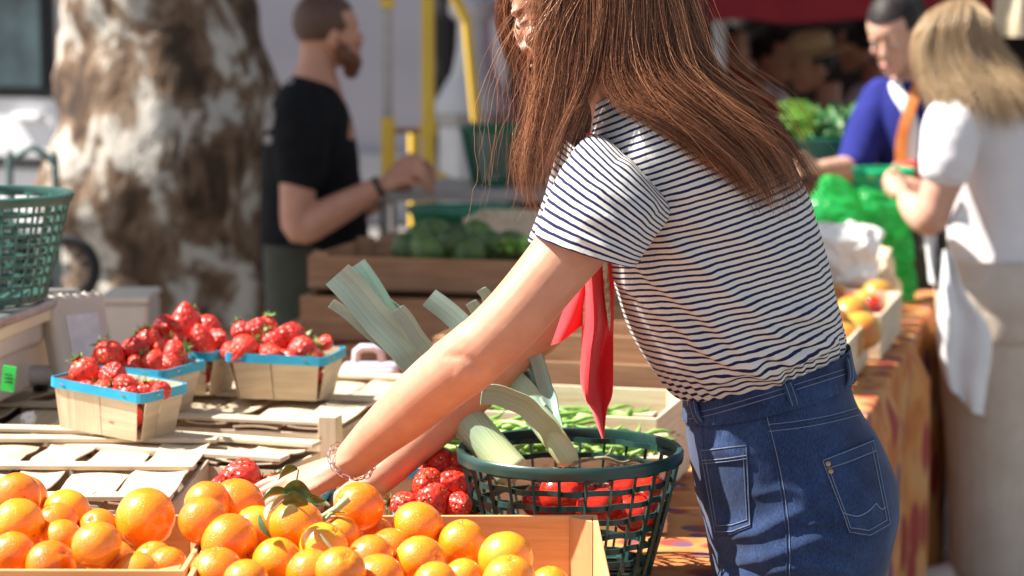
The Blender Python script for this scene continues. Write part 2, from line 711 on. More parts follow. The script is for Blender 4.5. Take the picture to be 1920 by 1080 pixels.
def leek_mat():
    m, t, b = new_mat('leek_stalk')
    tc = t.nodes.new('ShaderNodeTexCoord')
    sx = t.nodes.new('ShaderNodeSeparateXYZ')
    t.links.new(tc.outputs['UV'], sx.inputs[0])
    at = t.nodes.new('ShaderNodeAttribute')
    at.attribute_name = 'tone'
    c = ramp(t, at.outputs['Fac'], [(0, (.62, .68, .40)), (.28, (.50, .60, .32)), (.5, (.32, .44, .30)), (.75, (.22, .34, .29)), (1, (.25, .37, .34))])
    n = noi(t, coords(t, 'UV', (1.5, 95, 1)), 1.0, 4)
    g = ramp(t, n, [(.32, (.62, .68, .68)), (.66, (1.4, 1.34, 1.25))])
    t.links.new(mixc(t, 1.0, c, g, 'MULTIPLY'), b.inputs['Base Color'])
    b.inputs['Roughness'].default_value = .42
    b.inputs['Subsurface Weight'].default_value = .1
    b.inputs['Subsurface Scale'].default_value = .004
    bump(t, b, n, .35, .0012)
    return m


mt['leek'] = leek_mat()


def cloth_mat():
    m, t, b = new_mat('printed_tablecloth')
    v = coords(t)
    n = noi(t, v, 9, 3, .5, .4)
    c = ramp(t, n, [(.35, (.44, .14, .03)), (.5, (.55, .23, .06)), (.65, (.54, .28, .10))])
    vo = t.nodes.new('ShaderNodeTexVoronoi')
    vo.inputs['Scale'].default_value = 1
    t.links.new(coords(t, 'Object', (13, 13, 4.6)), vo.inputs['Vector'])
    k = ramp(t, vo.outputs['Distance'], [(.27, (1, 1, 1)), (.40, (0, 0, 0))])
    c = mixc(t, k, c, (.30, .035, .025))
    vo2 = t.nodes.new('ShaderNodeTexVoronoi')
    vo2.inputs['Scale'].default_value = 1
    t.links.new(coords(t, 'Object', (15, 15, 5), (0, 0, .4)), vo2.inputs['Vector'])
    k2 = ramp(t, vo2.outputs['Distance'], [(.2, (1, 1, 1)), (.3, (0, 0, 0))])
    c = mixc(t, k2, c, (.13, .06, .12))
    t.links.new(c, b.inputs['Base Color'])
    b.inputs['Roughness'].default_value = .8
    bump(t, b, noi(t, v, 20, 4), .3, .006)
    return m


mt['cloth'] = cloth_mat()
mt['scarf'] = plain('red_silk', (.74, .010, .018), .5, (.80, .016, .026), 12, 60, .25, .003, sheen=.2)
mt['scarf_edge'] = plain('cream_silk_border', (.74, .66, .48), .55, (.45, .28, .12), 110, lo=.45, hi=.62)
mt['black'] = plain('black_cotton', (.006, .006, .007), .9, (.010, .010, .012), 18, 30, .4, .008, spec=.15)
mt['olive'] = plain('dark_olive_cotton', (.04, .042, .03), .9, (.055, .055, .04), 12, 30, .3, .006)
mt['print'] = plain('faded_grey_print', (.30, .26, .25), .9, (.04, .035, .035), 45)
mt['blueknit'] = plain('ultramarine_knit', (.016, .02, .15), .9, (.022, .027, .20), 20, 240, .3, .002, spec=.2)
mt['whitecloth'] = plain('white_cotton', (.76, .76, .77), .85, (.82, .82, .83), 14, 24, .35, .006)
mt['greytee'] = plain('pale_grey_cotton', (.66, .64, .66), .9, (.72, .70, .71), 10, 22, .35, .008)
mt['beige'] = plain('beige_linen', (.52, .43, .35), .9, (.58, .49, .41), 14, 26, .35, .008)
mt['tanleather'] = plain('orange_leather', (.55, .16, .03), .5, (.62, .21, .05), 30)
mt['redpouch'] = plain('red_pouch', (.70, .05, .03), .5)
mt['green_tub'] = plain('green_plastic', (.008, .13, .07), .4, (.012, .16, .09), 10)
mt['bright_green'] = plain('bright_green_plastic', (.01, .40, .17), .35, (.015, .45, .2), 10)
mt['steel'] = plain('brushed_steel', (.58, .56, .54), .38, (.42, .40, .38), 30, metal=.9)
mt['beigeplastic'] = plain('beige_plastic', (.56, .50, .43), .45, (.62, .56, .49), 12)
mt['cream'] = plain('cream_plastic', (.72, .62, .42), .5)
mt['greyplastic'] = plain('grey_plastic', (.34, .32, .30), .5, (.40, .38, .36), 10)
mt['screen'] = plain('glossy_lcd', (.74, .72, .73), .12, (.62, .60, .62), 30)
mt['neon'] = plain('neon_green_sticker', (.03, .62, .09), .6)
mt['ink'] = plain('dark_ink', (.02, .10, .03), .7)
mt['paper'] = plain('white_paper', (.80, .79, .76), .8, (.88, .87, .85), 30, 60, .4, .004)
mt['yellowpaint'] = plain('yellow_paint', (.86, .56, .06), .45, (.80, .50, .05), 6)
mt['galv'] = plain('galvanised_steel', (.40, .38, .38), .45, (.50, .48, .47), 14, metal=.4)
mt['stone'] = plain('pale_stone', (.52, .53, .56), .85, (.60, .60, .62), 6, 40, .4, .01)
mt['wall'] = plain('lilac_grey_render', (.52, .49, .54), .9, (.58, .55, .59), 1.3, 14, .3, .01)
mt['asphalt'] = plain('worn_asphalt', (.13, .12, .115), .9, (.18, .17, .16), 3, 60, .5, .006)
mt['vanwhite'] = plain('white_van_paint', (.78, .78, .80), .25, (.80, .80, .82), 3, coat=.6)
mt['glass'] = plain('dark_window_glass', (.012, .025, .035), .06, (.05, .085, .10), 4, spec=.7)
mt['rubber'] = plain('black_rubber', (.014, .014, .015), .7)
mt['tubegreen'] = plain('grey_green_paint', (.12, .18, .17), .5)
mt['redcanvas'] = plain('dark_red_canvas', (.22, .008, .014), .85, (.28, .012, .02), 8)
mt['beigecanvas'] = plain('beige_canvas', (.60, .48, .32), .85, (.66, .54, .38), 6)
mt['darkshade'] = plain('dark_shade_cloth', (.02, .014, .014), .9, (.04, .025, .022), 5)  # near-black tone, holds the shade of the shop and stall back
mt['avocado'] = plain('avocado_skin', (.035, .075, .015), .5, (.09, .15, .03), 30, 140, .6, .003, rand=.35)
mt['mango'] = plain('mango_skin', (.55, .36, .04), .35, (.52, .16, .03), 9, rand=.15)
mt['lettuce'] = plain('lettuce_leaf', (.20, .46, .06), .45, (.40, .62, .16), 25)
mt['herb'] = plain('dark_herb_leaf', (.03, .13, .03), .5, (.06, .2, .04), 20)
mt['straw'] = plain('straw_hat', (.55, .40, .20), .8, (.62, .47, .26), 40)
mt['redshirt'] = plain('brick_red_cotton', (.34, .06, .04), .9)
mt['white_eye'] = plain('eye_white', (.75, .72, .70), .2)
mt['iris'] = plain('dark_iris', (.03, .018, .012), .15)
mt['lip'] = plain('lip', (.55, .20, .17), .4)


def bag_mat():
    m, t, b = new_mat('translucent_green_film')
    b.inputs['Base Color'].default_value = (.04, .48, .13, 1)
    b.inputs['Roughness'].default_value = .2
    b.inputs['Transmission Weight'].default_value = .0
    tr = t.nodes.new('ShaderNodeBsdfTranslucent')
    tr.inputs[0].default_value = (.10, .75, .22, 1)
    tp = t.nodes.new('ShaderNodeBsdfTransparent')
    tp.inputs[0].default_value = (.35, .95, .45, 1)
    m1 = t.nodes.new('ShaderNodeMixShader')
    m1.inputs[0].default_value = .45
    t.links.new(b.outputs[0], m1.inputs[1])
    t.links.new(tr.outputs[0], m1.inputs[2])
    m2 = t.nodes.new('ShaderNodeMixShader')
    m2.inputs[0].default_value = .25
    t.links.new(m1.outputs[0], m2.inputs[1])
    t.links.new(tp.outputs[0], m2.inputs[2])
    t.links.new(m2.outputs[0], t.nodes['Material Output'].inputs[0])
    bump(t, b, noi(t, coords(t), 30, 4), .6, .012)
    return m


mt['bag'] = bag_mat()


def bark():
    m, t, b = new_mat('plane_tree_bark')
    v = coords(t, 'Object', (1, 1, .55))
    n1 = noi(t, v, 6.5, 5, .62, .6)
    n2 = noi(t, v, 17, 5, .6)
    c = ramp(t, n1, [(.38, (.05, .028, .016)), (.46, (.15, .088, .05)), (.515, (.21, .15, .105)), (.56, (.47, .43, .37)), (.7, (.56, .52, .47))])
    d = ramp(t, n2, [(.36, (.35, .28, .23)), (.44, (1, 1, 1))])
    t.links.new(mixc(t, .9, c, d, 'MULTIPLY'), b.inputs['Base Color'])
    b.inputs['Roughness'].default_value = .9
    bump(t, b, math_n(t, 'ADD', n1, n2), .6, .03)
    return m


mt['bark'] = bark()
mt['treeleaf'] = plain('plane_tree_leaf', (.05, .11, .025), .5, (.08, .16, .04), 2, rand=.2)
# ------------------------------------------------------------------ ground and buildings (the setting)
def slab(name, x0, x1, y0, y1, z, mat):
    m = MB()
    m.add([(x0, y0, z), (x1, y0, z), (x1, y1, z), (x0, y1, z)], [(0, 1, 2, 3)])
    o = m.build(name, mat, None, False)
    o['kind'] = 'structure'
    return o


slab('ground', -150, 150, -60, 300, 0, mt['asphalt'])

# pale rendered house behind the market
hw = thing('rendered_house', (-2.4, 17, 0), 'pale lilac-grey rendered house wall behind the bearded man', 'building')
m = MB()
m.box((-3.4, 19.0, 4.0), (7.4, 4.0, 8.0))
m.build('wall', mt['wall'], hw, False, .02)
m = MB()
m.box((-3.4, 16.93, .25), (7.44, .12, .5))
m.build('plinth', mt['stone'], hw, False, .01)
for k, x in enumerate((-5.8, -3.9, -1.6)):
    m = MB()
    m.box((x, 16.97, 4.2), (1.0, .08, 1.7))
    wn = m.build('window', mt['stone'], hw, False, .01)
    m = MB()
    m.box((x, 16.925, 4.2), (.84, .02, 1.54))
    m.build('pane', mt['glass'], wn, False)
# far shop front on the other side, deep shade put into its near-black colours
hs = thing('shaded_shop', (3.2, 19, 0), 'dark shop front coloured as deep shade beyond the red canopy', 'building')
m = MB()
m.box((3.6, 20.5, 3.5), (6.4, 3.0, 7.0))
m.build('wall', mt['darkshade'], hs, False, .02)
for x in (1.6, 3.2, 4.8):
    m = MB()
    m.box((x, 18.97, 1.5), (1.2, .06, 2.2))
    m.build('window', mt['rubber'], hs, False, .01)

# ------------------------------------------------------------------ van behind the tree
van = thing('delivery_van', (-3.15, 12.2, 0), 'white van with a dark side window parked behind the tree trunk', 'van')
VAN_AT, VAN_TURN = (-2.78, 12.54, 0), R(-25)
m = MB()
prof = [(-3.4, .42), (.98, .42), (.98, 2.0), (.85, 2.2), (-2.6, 2.2), (-3.1, 1.9), (-3.4, 1.2)]
n = len(prof)
vs = [Vector((-3.15 + x, y, z)) for y in (11.55, 13.35) for x, z in prof]
m.add(vs, [tuple(range(n)), tuple(range(n, 2 * n))[::-1]] + [(k + n, (k + 1) % n + n, (k + 1) % n, k) for k in range(n)])
m.build('body', mt['vanwhite'], van, False, .07, seg=4)
m = MB()
m.box((-3.02, 11.54, 1.57), (1.66, .03, .92))
fr = m.build('window_frame', mt['rubber'], van, False, .012)
m = MB()
m.box((-3.02, 11.52, 1.58), (1.56, .03, .84))
m.build('pane', mt['glass'], fr, False, .01)
m = MB()
m.box((-4.36, 11.53, .8), (4.2, .03, .06))
m.build('side_moulding', mt['rubber'], van, False, .01)
m = MB()
m.box((-2.35, 11.53, 1.02), (.16, .05, .035))
m.build('door_handle', mt['vanwhite'], van, False, .01)
for x in (-5.75, -2.75):
    m = MB()
    m.tube([(x, 11.52, .34), (x, 11.76, .34)], .34, 28)
    wh = m.build('wheel', mt['rubber'], van, True, .02)
    m = MB()
    m.tube([(x, 11.505, .34), (x, 11.6, .34)], .2, 20)
    m.build('rim', mt['steel'], wh, True, .01)

van.location = VAN_AT
van.rotation_euler = (0, 0, VAN_TURN)
# ------------------------------------------------------------------ plane tree
TX, TY = -1.22, 8.6
tree = thing('plane_tree', (TX, TY, 0), 'thick plane tree trunk with pale flaking bark in dappled sun', 'tree')
levels = [(-.05, 1.5), (.1, 1.3), (.35, 1.1), (.62, 1.02), (.85, 1.0), (1.05, 1.0), (1.25, .98), (1.45, .95), (1.75, .9), (2.2, .86), (2.8, .84), (3.4, .8), (3.9, .5)]
m = MB()
nr = 72
rings = []
for s in interp_secs([(Vector((TX - .02 * z, TY, z)), Vector((.37 * k, 0, 0)), Vector((0, .36 * k, 0))) for z, k in levels], 6):
    ring = []
    for j in range(nr):
        a = 2 * math.pi * j / nr
        q = s[0] + s[1] * math.cos(a) + s[2] * math.sin(a)
        nv = (q - s[0]).normalized()
        d = .06 * noise.noise(q * 2.3) + .035 * noise.noise(q * 6) + .012 * noise.noise(q * 17)
        # swollen burl low on the sunny side
        bq = q - Vector((TX - .30, TY - .25, .86))
        d += .10 * math.exp(-(bq.x ** 2 / .05 + bq.y ** 2 / .09 + bq.z ** 2 / .022))
        bq = q - Vector((TX + .34, TY - .1, 1.20))
        d += .05 * math.exp(-(bq.length_squared) / .03)
        ring.append(q + nv * d)
    rings.append(ring)
m.grid([r + [r[0]] for r in rings])
m.build('trunk', mt['bark'], tree)
limbs = [[(TX, TY, 3.3), (TX - .8, TY - .9, 4.1), (TX - 1.5, TY - 2.0, 4.6)], [(TX, TY, 3.3), (TX + .7, TY - .4, 4.3), (TX + 1.5, TY - .6, 5.2)],
         [(TX, TY, 3.3), (TX - .9, TY + .7, 4.4), (TX - 1.9, TY + 1.2, 5.2)], [(TX, TY, 3.4), (TX - 1.4, TY - .2, 4.2), (TX - 3.0, TY - .4, 4.7)], [(TX, TY, 3.3), (TX + .1, TY + .9, 4.6), (TX + .4, TY + 1.9, 5.6)]]
for l in limbs:
    m = MB()
    pts = spline(l, 6)
    m.tube(pts, [.2 * (1 - .75 * k / (len(pts) - 1)) for k in range(len(pts))], 12)
    m.build('limb', mt['bark'], tree)


def leaves(spec, seed, size=.16):
    """leaf-sized blades spread through the crown's volume"""
    g = np.random.default_rng(seed)
    V, F = [], []
    for (c, r, cnt) in spec:
        p = g.normal(size=(cnt, 3))
        p /= np.linalg.norm(p, axis=1)[:, None]
        p *= (g.random(cnt) ** .45)[:, None] * np.array(r)
        p += np.array(c)
        a = g.normal(size=(cnt, 3))
        a[:, 2] *= .45
        a /= np.linalg.norm(a, axis=1)[:, None]
        b = g.normal(size=(cnt, 3))
        b -= a * (a * b).sum(1)[:, None]
        b /= np.linalg.norm(b, axis=1)[:, None]
        s = size * (.6 + .8 * g.random(cnt))[:, None]
        q = np.stack([p - a * s, p - a * s * .2 + b * s * .75, p + a * s, p - a * s * .2 - b * s * .75], 1).reshape(-1, 3)
        n0 = sum(len(x) for x in V)
        V.append(q)
        F.append((np.arange(cnt * 4) + n0).reshape(-1, 4))
    return np.concatenate(V), np.concatenate(F)


V, F = leaves([((-2.75, 6.3, 4.0), (1.0, .95, .5), 2000), ((-2.7, 7.3, 4.1), (.8, .8, .5), 1700), ((-3.6, 11.2, 5.5), (1.2, 1.2, .6), 1700), ((-.4, 8.6, 5.6), (1.3, 1.0, .8), 1500),
               ((-1.0, 10.2, 5.5), (2.0, 1.6, 1.0), 2600), ((-1.2, 9, 6.5), (2.4, 2.2, 1.0), 2500)], 3)  # leaf clusters out of view, placed to shade man, crates and pedestal
me = bpy.data.meshes.new('shade_crown')
me.from_pydata(V - np.array([TX, TY, 0]), [], F.tolist())
me.materials.append(mt['treeleaf'])
cr_o = bpy.data.objects.new('shade_crown', me)
C.objects.link(cr_o)
cr_o.parent = tree

# ------------------------------------------------------------------ market table, cloth
EDGE0, EDGE1 = (.155, 2.55), (1.24, 6.9)     # the table edge on the customers' side
zt = .745
tb = thing('market_table', (-.6, 4.6, 0), 'long trestle table carrying the crates under the printed cloth', 'table')
m = MB()
m.hexa([(-1.3, 2.3, zt - .03), (.10, 2.3, zt - .03), (1.21, 6.95, zt - .03), (-.45, 6.95, zt - .03), (-1.3, 2.3, zt - .004), (.10, 2.3, zt - .004), (1.21, 6.95, zt - .004), (-.45, 6.95, zt - .004)])
m.build('tabletop', mt['oldwood'], tb, False)
for x, y in ((-1.2, 2.4), (0.0, 2.4), (.0, 4.6), (-1.0, 4.6), (1.1, 6.85), (-.35, 6.85)):
    m = MB()
    m.box((x, y, .355), (.06, .06, .71))
    m.build('leg', mt['oldwood'], tb, False, .004)
# cloth: top sheet and a rippled drop along the edge
rows = []
for i in range(90):
    t = i / 89
    ex = EDGE0[0] + (EDGE1[0] - EDGE0[0]) * t
    ey = EDGE0[1] + (EDGE1[1] - EDGE0[1]) * t
    row = []
    for x in np.linspace(0, 1, 6):
        lx = -1.28 + .85 * t
        row.append((lx + (ex - .012 - lx) * x, ey, zt + .003 * noise.noise(Vector((x * 4, ey * 3, 0))) + .002))
    s = ey * 9
    for k, d in enumerate((.0, .008, .03, .08, .16, .26, .36, .46, .56, .66, .715)):
        rip = min(d * 1.2, .10) * (.30 * math.sin(s) + .22 * math.sin(s * 2.3 + 1)) + .004
        row.append((ex + rip + (.004 if k else 0), ey - rip * .25, zt - d))
    rows.append(row)
m = MB()
m.grid(rows, .0015)
tag(m.build('tablecloth', mt['cloth'], None), 'orange printed cloth hanging down over the edge of the market table', 'tablecloth')


# ------------------------------------------------------------------ crates
def crate(name, loc, rz, wdt, dep, h, label, mat='wood', slats=True, thick=.007, post=.03, top_extra=.0, group=None, open_slats=False):
    """open wooden crate, base centre at loc; width along x, depth along y"""
    t = thing(name, loc, label, 'crate', group, rz)
    L = Vector(loc)
    o = lambda *p: Vector(p) + L
    # (parts are modelled unrotated about loc; the empty carries the rotation)
    m = MB()
    nb = 5
    for k in range(nb):
        y = -dep / 2 + (k + .5) * dep / nb
        m.box(o(0, y, .006), (wdt - .004, dep / nb - .012, .005))
    m.build('bottom', mt[mat], t, False, .001)
    for sx in (-1, 1):
        m = MB()
        m.box(o(sx * (wdt / 2 - thick / 2), 0, h / 2 + .005), (thick, dep - 2 * thick - .002, h - .01))
        m.build('end_board', mt[mat], t, False, .0012)
    for sy in (-1, 1):
        m = MB()
        if open_slats:
            m.box(o(0, sy * (dep / 2 - thick / 2), h * .25), (wdt, thick * .8, h * .4))
            m.box(o(0, sy * (dep / 2 - thick / 2), h * .78), (wdt, thick * .8, h * .4))
        else:
            m.box(o(0, sy * (dep / 2 - thick / 2), h / 2 + .003), (wdt, thick, h - .004))
        m.build('side_board', mt[mat], t, False, .0012)
    for sx in (-1, 1):
        for sy in (-1, 1):
            m = MB()
            x, y = sx * (wdt / 2 - thick - .001), sy * (dep / 2 - thick - .001)
            a, b_, c_ = (x, y), (x - sx * post, y), (x, y - sy * post)
            zz = h + top_extra
            if sx * sy < 0:
                b_, c_ = c_, b_
            m.add([o(a[0], a[1], .012), o(b_[0], b_[1], .012), o(c_[0], c_[1], .012), o(a[0], a[1], zz), o(b_[0], b_[1], zz), o(c_[0], c_[1], zz)],
                  [(0, 2, 1), (3, 4, 5), (0, 1, 4, 3), (1, 2, 5, 4), (2, 0, 3, 5)], [[(0, 0)] * 3, [(0, 0)] * 3] + [[(0, 0), (0, .03), (.1, .03), (.1, 0)]] * 3)
            m.build('corner_post', mt[mat], t, False, .001)
    return t


def upturned(loc, rz, wdt, dep, h, label, nbat=3, nsl=4, posts=False, name='upturned_crate'):
    """crate turned upside down: slatted bottom uppermost, battens across it"""
    t = thing(name, loc, label, 'crate', 'empty crates turned upside down as display stands', rz)
    L = Vector(loc)
    o = lambda *p: Vector(p) + L
    sw = wdt / nsl
    for k in range(nsl):
        x = -wdt / 2 + (k + .5) * sw + random.uniform(-.004, .004)
        m = MB()
        pts = []
        for i in range(9):
            y = -dep / 2 + dep * i / 8
            zz = h - .009 + .0045 * math.sin(i * 1.4 + k) * (0 if i in (0, 4, 8) else 1)
            pts.append([o(x + (sw / 2 - (.003, .011, .004, .007, .005)[k % 5] + .002 * math.sin(i * .8 + k * 2)) * (j / 4 * 2 - 1), y, zz + .003 * ((j - 2) / 2) ** 2 * (k % 2 * 2 - 1)) for j in range(5)])
        m.grid(pts, .0025)
        for q in range(len(m.uv)):
            m.uv[q] = [(b_ * dep + k, a_ * sw) for a_, b_ in m.uv[q]]
        m.build('bottom_slat', mt['veneer'], t, False)
    for k in range(nbat):
        y = -dep / 2 + .018 + (dep - .036) * k / (nbat - 1)
        m = MB()
        m.box(o(random.uniform(-.003, .003), y, h - .002), (wdt + .004, .034, .007), rotz(random.uniform(-.012, .012)))
        b_ = m.build('batten', mt['wood'], t, False, .0012)
        m = MB()
        for x in (-wdt * .42, -wdt * .1, wdt * .2, wdt * .455):
            m.box(o(x, y + random.uniform(-.004, .004), h + .002), (.0016, .012, .0012), rotz(random.uniform(-.6, .6)))
        m.build('staple', mt['galv'], b_, False)
    for sx in (-1, 1):
        m = MB()
        m.box(o(sx * (wdt / 2 - .004), 0, h / 2 - .008), (.006, dep - .012, h - .02))
        m.build('end_board', mt['oldwood'] if False else mt['wood'], t, False, .001)
    for sy in (-1, 1):
        m = MB()
        m.box(o(0, sy * (dep / 2 - .004), h / 2 - .008), (wdt - .0, .006, h - .02))
        m.build('side_board', mt['wood'], t, False, .001)
    if posts:
        for sx in (-1, 1):
            for sy in (-1, 1):
                m = MB()
                m.box(o(sx * (wdt / 2 - .008), sy * (dep / 2 - .008), h / 2 + .006), (.032, .032, h + .012))
                m.build('corner_post', mt['wood'], t, False, .0015)
    return t


# orange crates at the near end
crate('orange_crate', (-.138, 2.96, .75), R(0.5), .51, .43, .140, 'open wooden crate of oranges in front of the dark green harvest basket', 'bounce_wood', group='crates filled with oranges')
crate('orange_crate', (-.642, 3.02, .75), R(-.5), .49, .32, .140, 'open wooden crate of oranges in front of the slatted upturned crate', 'bounce_wood', group='crates filled with oranges')
# crates turned upside down behind
upturned((-.655, 3.535, .75), R(-1.5), .365, .48, .14, 'pale upturned crate behind the oranges with three battens across its slats', 3, 4)
upturned((-.52, 3.765, .75), R(-19), .40, .165, .131, 'low upturned crate wedged between the slatted crate and a corner post', 2, 4)
upturned((-.405, 4.18, .75), R(-14), .36, .52, .14, 'upturned crate with thick corner posts beneath the far strawberry punnets', 3, 4, True)
upturned((-.80, 4.10, .75), R(-8), .42, .50, .137, 'upturned crate under the strawberry punnets beside the shop scale', 3, 5)

# bean crates
crate('bean_crate', (.0, 3.80, .75), R(-4), .50, .22, .122, 'wooden crate of green beans standing right behind the harvest basket', group='crates of green beans', post=.03)
crate('bean_crate', (.055, 4.10, .75), R(-15), .46, .30, .145, 'wooden crate with few beans and a stout corner post behind the red scarf', group='crates of green beans', post=.035, top_extra=.006)
crate('bean_crate', (.115, 4.50, .75), R(-15), .54, .36, .175, 'tall brown crate farthest behind the red scarf', 'oldwood', group='crates of green beans', post=.035, top_extra=.006)

# ------------------------------------------------------------------ punnets and strawberries
def punnet(loc, rz, label, wt=.165, dt=.118, wb=.145, db=.095, h=.078, tilt=0):
    t = thing('strawberry_punnet', loc, label, 'punnet', 'chip wood strawberry punnets with blue rims', rz)
    t.rotation_euler = (0, tilt, rz)
    L = Vector(loc)
    o = lambda *p: Vector(p) + L
    th = .0016
    m = MB()
    m.box(o(0, 0, .002), (wb, db, .002))
    m.build('base', mt['veneer'], t, False)

    def panel(c0, c1, d0, d1, nrm):
        # two sheets of veneer side by side with a slit
        mm = MB()
        cut = random.uniform(.4, .55)
        for (a, b) in ((0, cut - .006), (cut + .006, 1)):
            q = [Vector(c0).lerp(Vector(c1), a), Vector(c0).lerp(Vector(c1), b), Vector(d0).lerp(Vector(d1), b), Vector(d0).lerp(Vector(d1), a)]
            n = Vector(nrm) * th
            mm.hexa([o(*p) for p in (q[0], q[1], q[1] + n, q[0] + n)] + [o(*p) for p in (q[3], q[2], q[2] + n, q[3] + n)])
            k = len(mm.uv) - 6
            for f in range(k, k + 6):
                mm.uv[f] = [(y_ * 1.0, x_) for x_, y_ in mm.uv[f]]
        return mm
    g = .010   # open corners
    for s in (-1, 1):
        panel((-wb / 2 + g * .4, s * db / 2, 0), (wb / 2 - g * .4, s * db / 2, 0), (-wt / 2 + g, s * dt / 2, h), (wt / 2 - g, s * dt / 2, h), (0, s, 0)).build('side_panel', mt['veneer'], t, False)
        panel((s * wb / 2, -db / 2 + g * .4, 0), (s * wb / 2, db / 2 - g * .4, 0), (s * wt / 2, -dt / 2 + g, h), (s * wt / 2, dt / 2 - g, h), (s, 0, 0)).build('side_panel', mt['veneer'], t, False)
    m = MB()
    hb = .0155
    ring_o, r = [], .012
    cx, cy = wt / 2 + .003, dt / 2 + .003
    for (sx, sy, a0) in ((1, 1, 0), (-1, 1, 90), (-1, -1, 180), (1, -1, 270)):
        for k in range(4):
            a = R(a0 + 30 * k)
            ring_o.append((sx * (cx - r) + r * math.cos(a), sy * (cy - r) + r * math.sin(a)))
    nn = len(ring_o)
    vs = []
    for z, sc_ in ((h - hb + .003, 0), (h + .003, 0), (h + .003, 1), (h - hb + .003, 1)):
        for (x, y) in ring_o:
            k = 1 - .022 * sc_
            vs.append(o(x * k, y * k, z + .0015 * math.sin(x * 60)))
    fs = [(a * nn + j, a * nn + (j + 1) % nn, ((a + 1) % 4) * nn + (j + 1) % nn, ((a + 1) % 4) * nn + j) for a in range(4) for j in range(nn)]
    m.add(vs, fs)
    band = m.build('rim_band', mt['blueband'], t, False)
    m = MB()
    for (x, y, rz2) in ((-wt * .36, -cy, 0), (wt * .3, -cy, 0), (cx, -dt * .2, 1)):
        m.box(o(x - (0 if not rz2 else -.001), y - (.001 if not rz2 else 0), h - .004), (.009, .0016, .0016) if not rz2 else (.0016, .009, .0016), Matrix.Rotation(.35, 3, 'Y'))
    m.build('staple', mt['steel'], band, False)
    return t


def berry_meshes():
    out = []
    for k in range(5):
        g = random.Random(k)
        L = (.041, .036, .039, .033, .044)[k]
        W = (.0150, .0148, .0165, .0140, .0155)[k]
        m = MB()
        n, mrow = 22, 16
        vs = []
        for i in range(mrow + 1):
            t = i / mrow
            r = W * (math.sin(math.pi * min(t * 1.0, 1)) ** .62) * (1.26 - .66 * t) if 0 < t < 1 else .0004
            for j in range(n):
                a = 2 * math.pi * j / n
                p = Vector((r * math.cos(a) * (1 + .1 * k / 4), r * math.sin(a), -t * L))
                p += p.normalized() * .0022 * noise.noise(p * 70 + Vector((k * 9, 0, 0))) if t > .02 else Vector((0, 0, 0))
                vs.append(p)
        fs = [(i * n + j, (i + 1) * n + j, (i + 1) * n + (j + 1) % n, i * n + (j + 1) % n) for i in range(mrow) for j in range(n)]
        m.add(vs, fs)
        b = m.mesh('strawberry', (0, 0, 0))
        b.materials.append(mt['berry'])
        m = MB()
        for q in range(8):
            a = q * math.pi / 4 + g.uniform(-.2, .2)
            l = .015 * g.uniform(.8, 1.25)
            up = g.uniform(-.1, .9)
            d = Vector((math.cos(a), math.sin(a), 0))
            s = Vector((-math.sin(a), math.cos(a), 0))
            rows = []
            for i in range(5):
                t = i / 4
                w_ = .0036 * math.sin(math.pi * (.18 + .82 * t)) + .0001
                c = d * (l * t) + Vector((0, 0, .0012 + l * up * t * t - .002 * t))
                rows.append([c - s * w_, c + Vector((0, 0, -.0008)), c + s * w_])
            m.grid(rows, .0004)
        m.tube([(0, 0, 0), (.001, .001, .008), (.003, .002, .014)], .0011, 6)
        c = m.mesh('calyx', (0, 0, 0))
        c.materials.append(mt['calyx'])
        out.append((b, c))
    return out


BERRY = berry_meshes()


def berry(loc, ax, k, label, group, s=1.0, spin=0):
    """loc: centre of the fruit; ax: direction from tip to calyx"""
    b, c = BERRY[k % 5]
    s = s * 1.36
    o = bpy.data.objects.new('strawberry', b)
    C.objects.link(o)
    q = Vector(ax).normalized().to_track_quat('Z', 'Y')
    M3 = q.to_matrix() @ rotz(spin)
    o.rotation_euler = M3.to_euler()
    o.scale = (s, s, s)
    o.location = Vector(loc) + (M3 @ Vector((0, 0, .016 * s)))
    tag(o, label, 'strawberry', group)
    h = bpy.data.objects.new('calyx', c)
    C.objects.link(h)
    h.parent = o
    h.scale = (.66, .66, .6)
    h.location = (0, 0, -.0006)
    return o


SIZES = ['small', 'plump', 'large', 'round', 'long']


def fill_punnet(loc, rz, where, berries, h=.078, tilt=0, under=6):
    """berries: (px, py, depth offset, calyx direction, kind, scale, own words)"""
    L = Vector(loc)
    for i, (px, py, dy, ax, k, s, words) in enumerate(berries):
        c = P(px, py, L.y + dy)
        if i % 2:                       # many lie with the pointed tip turned to the viewer
            ax = (ax[0] * .8, .75, -.3 + .2 * ax[2])
        berry(c, ax, k, f'{words} strawberry in {where}', 'strawberries in the punnets', s, random.random() * 6)
    for i in range(under * 2):
        x, y = ((i % 3) - 1) * .043 + random.uniform(-.005, .005), (-.5 + (i // 3) % 2) * .046
        p = L + rotz(rz) @ Vector((x, y, (.026, .058)[i // under] + .006 * random.random()))
        berry(p, (random.uniform(-1, 1), random.uniform(-1, 1), .3), i, f'strawberry showing through the slits low in {where}', f'strawberries low in {where}', .95, i)


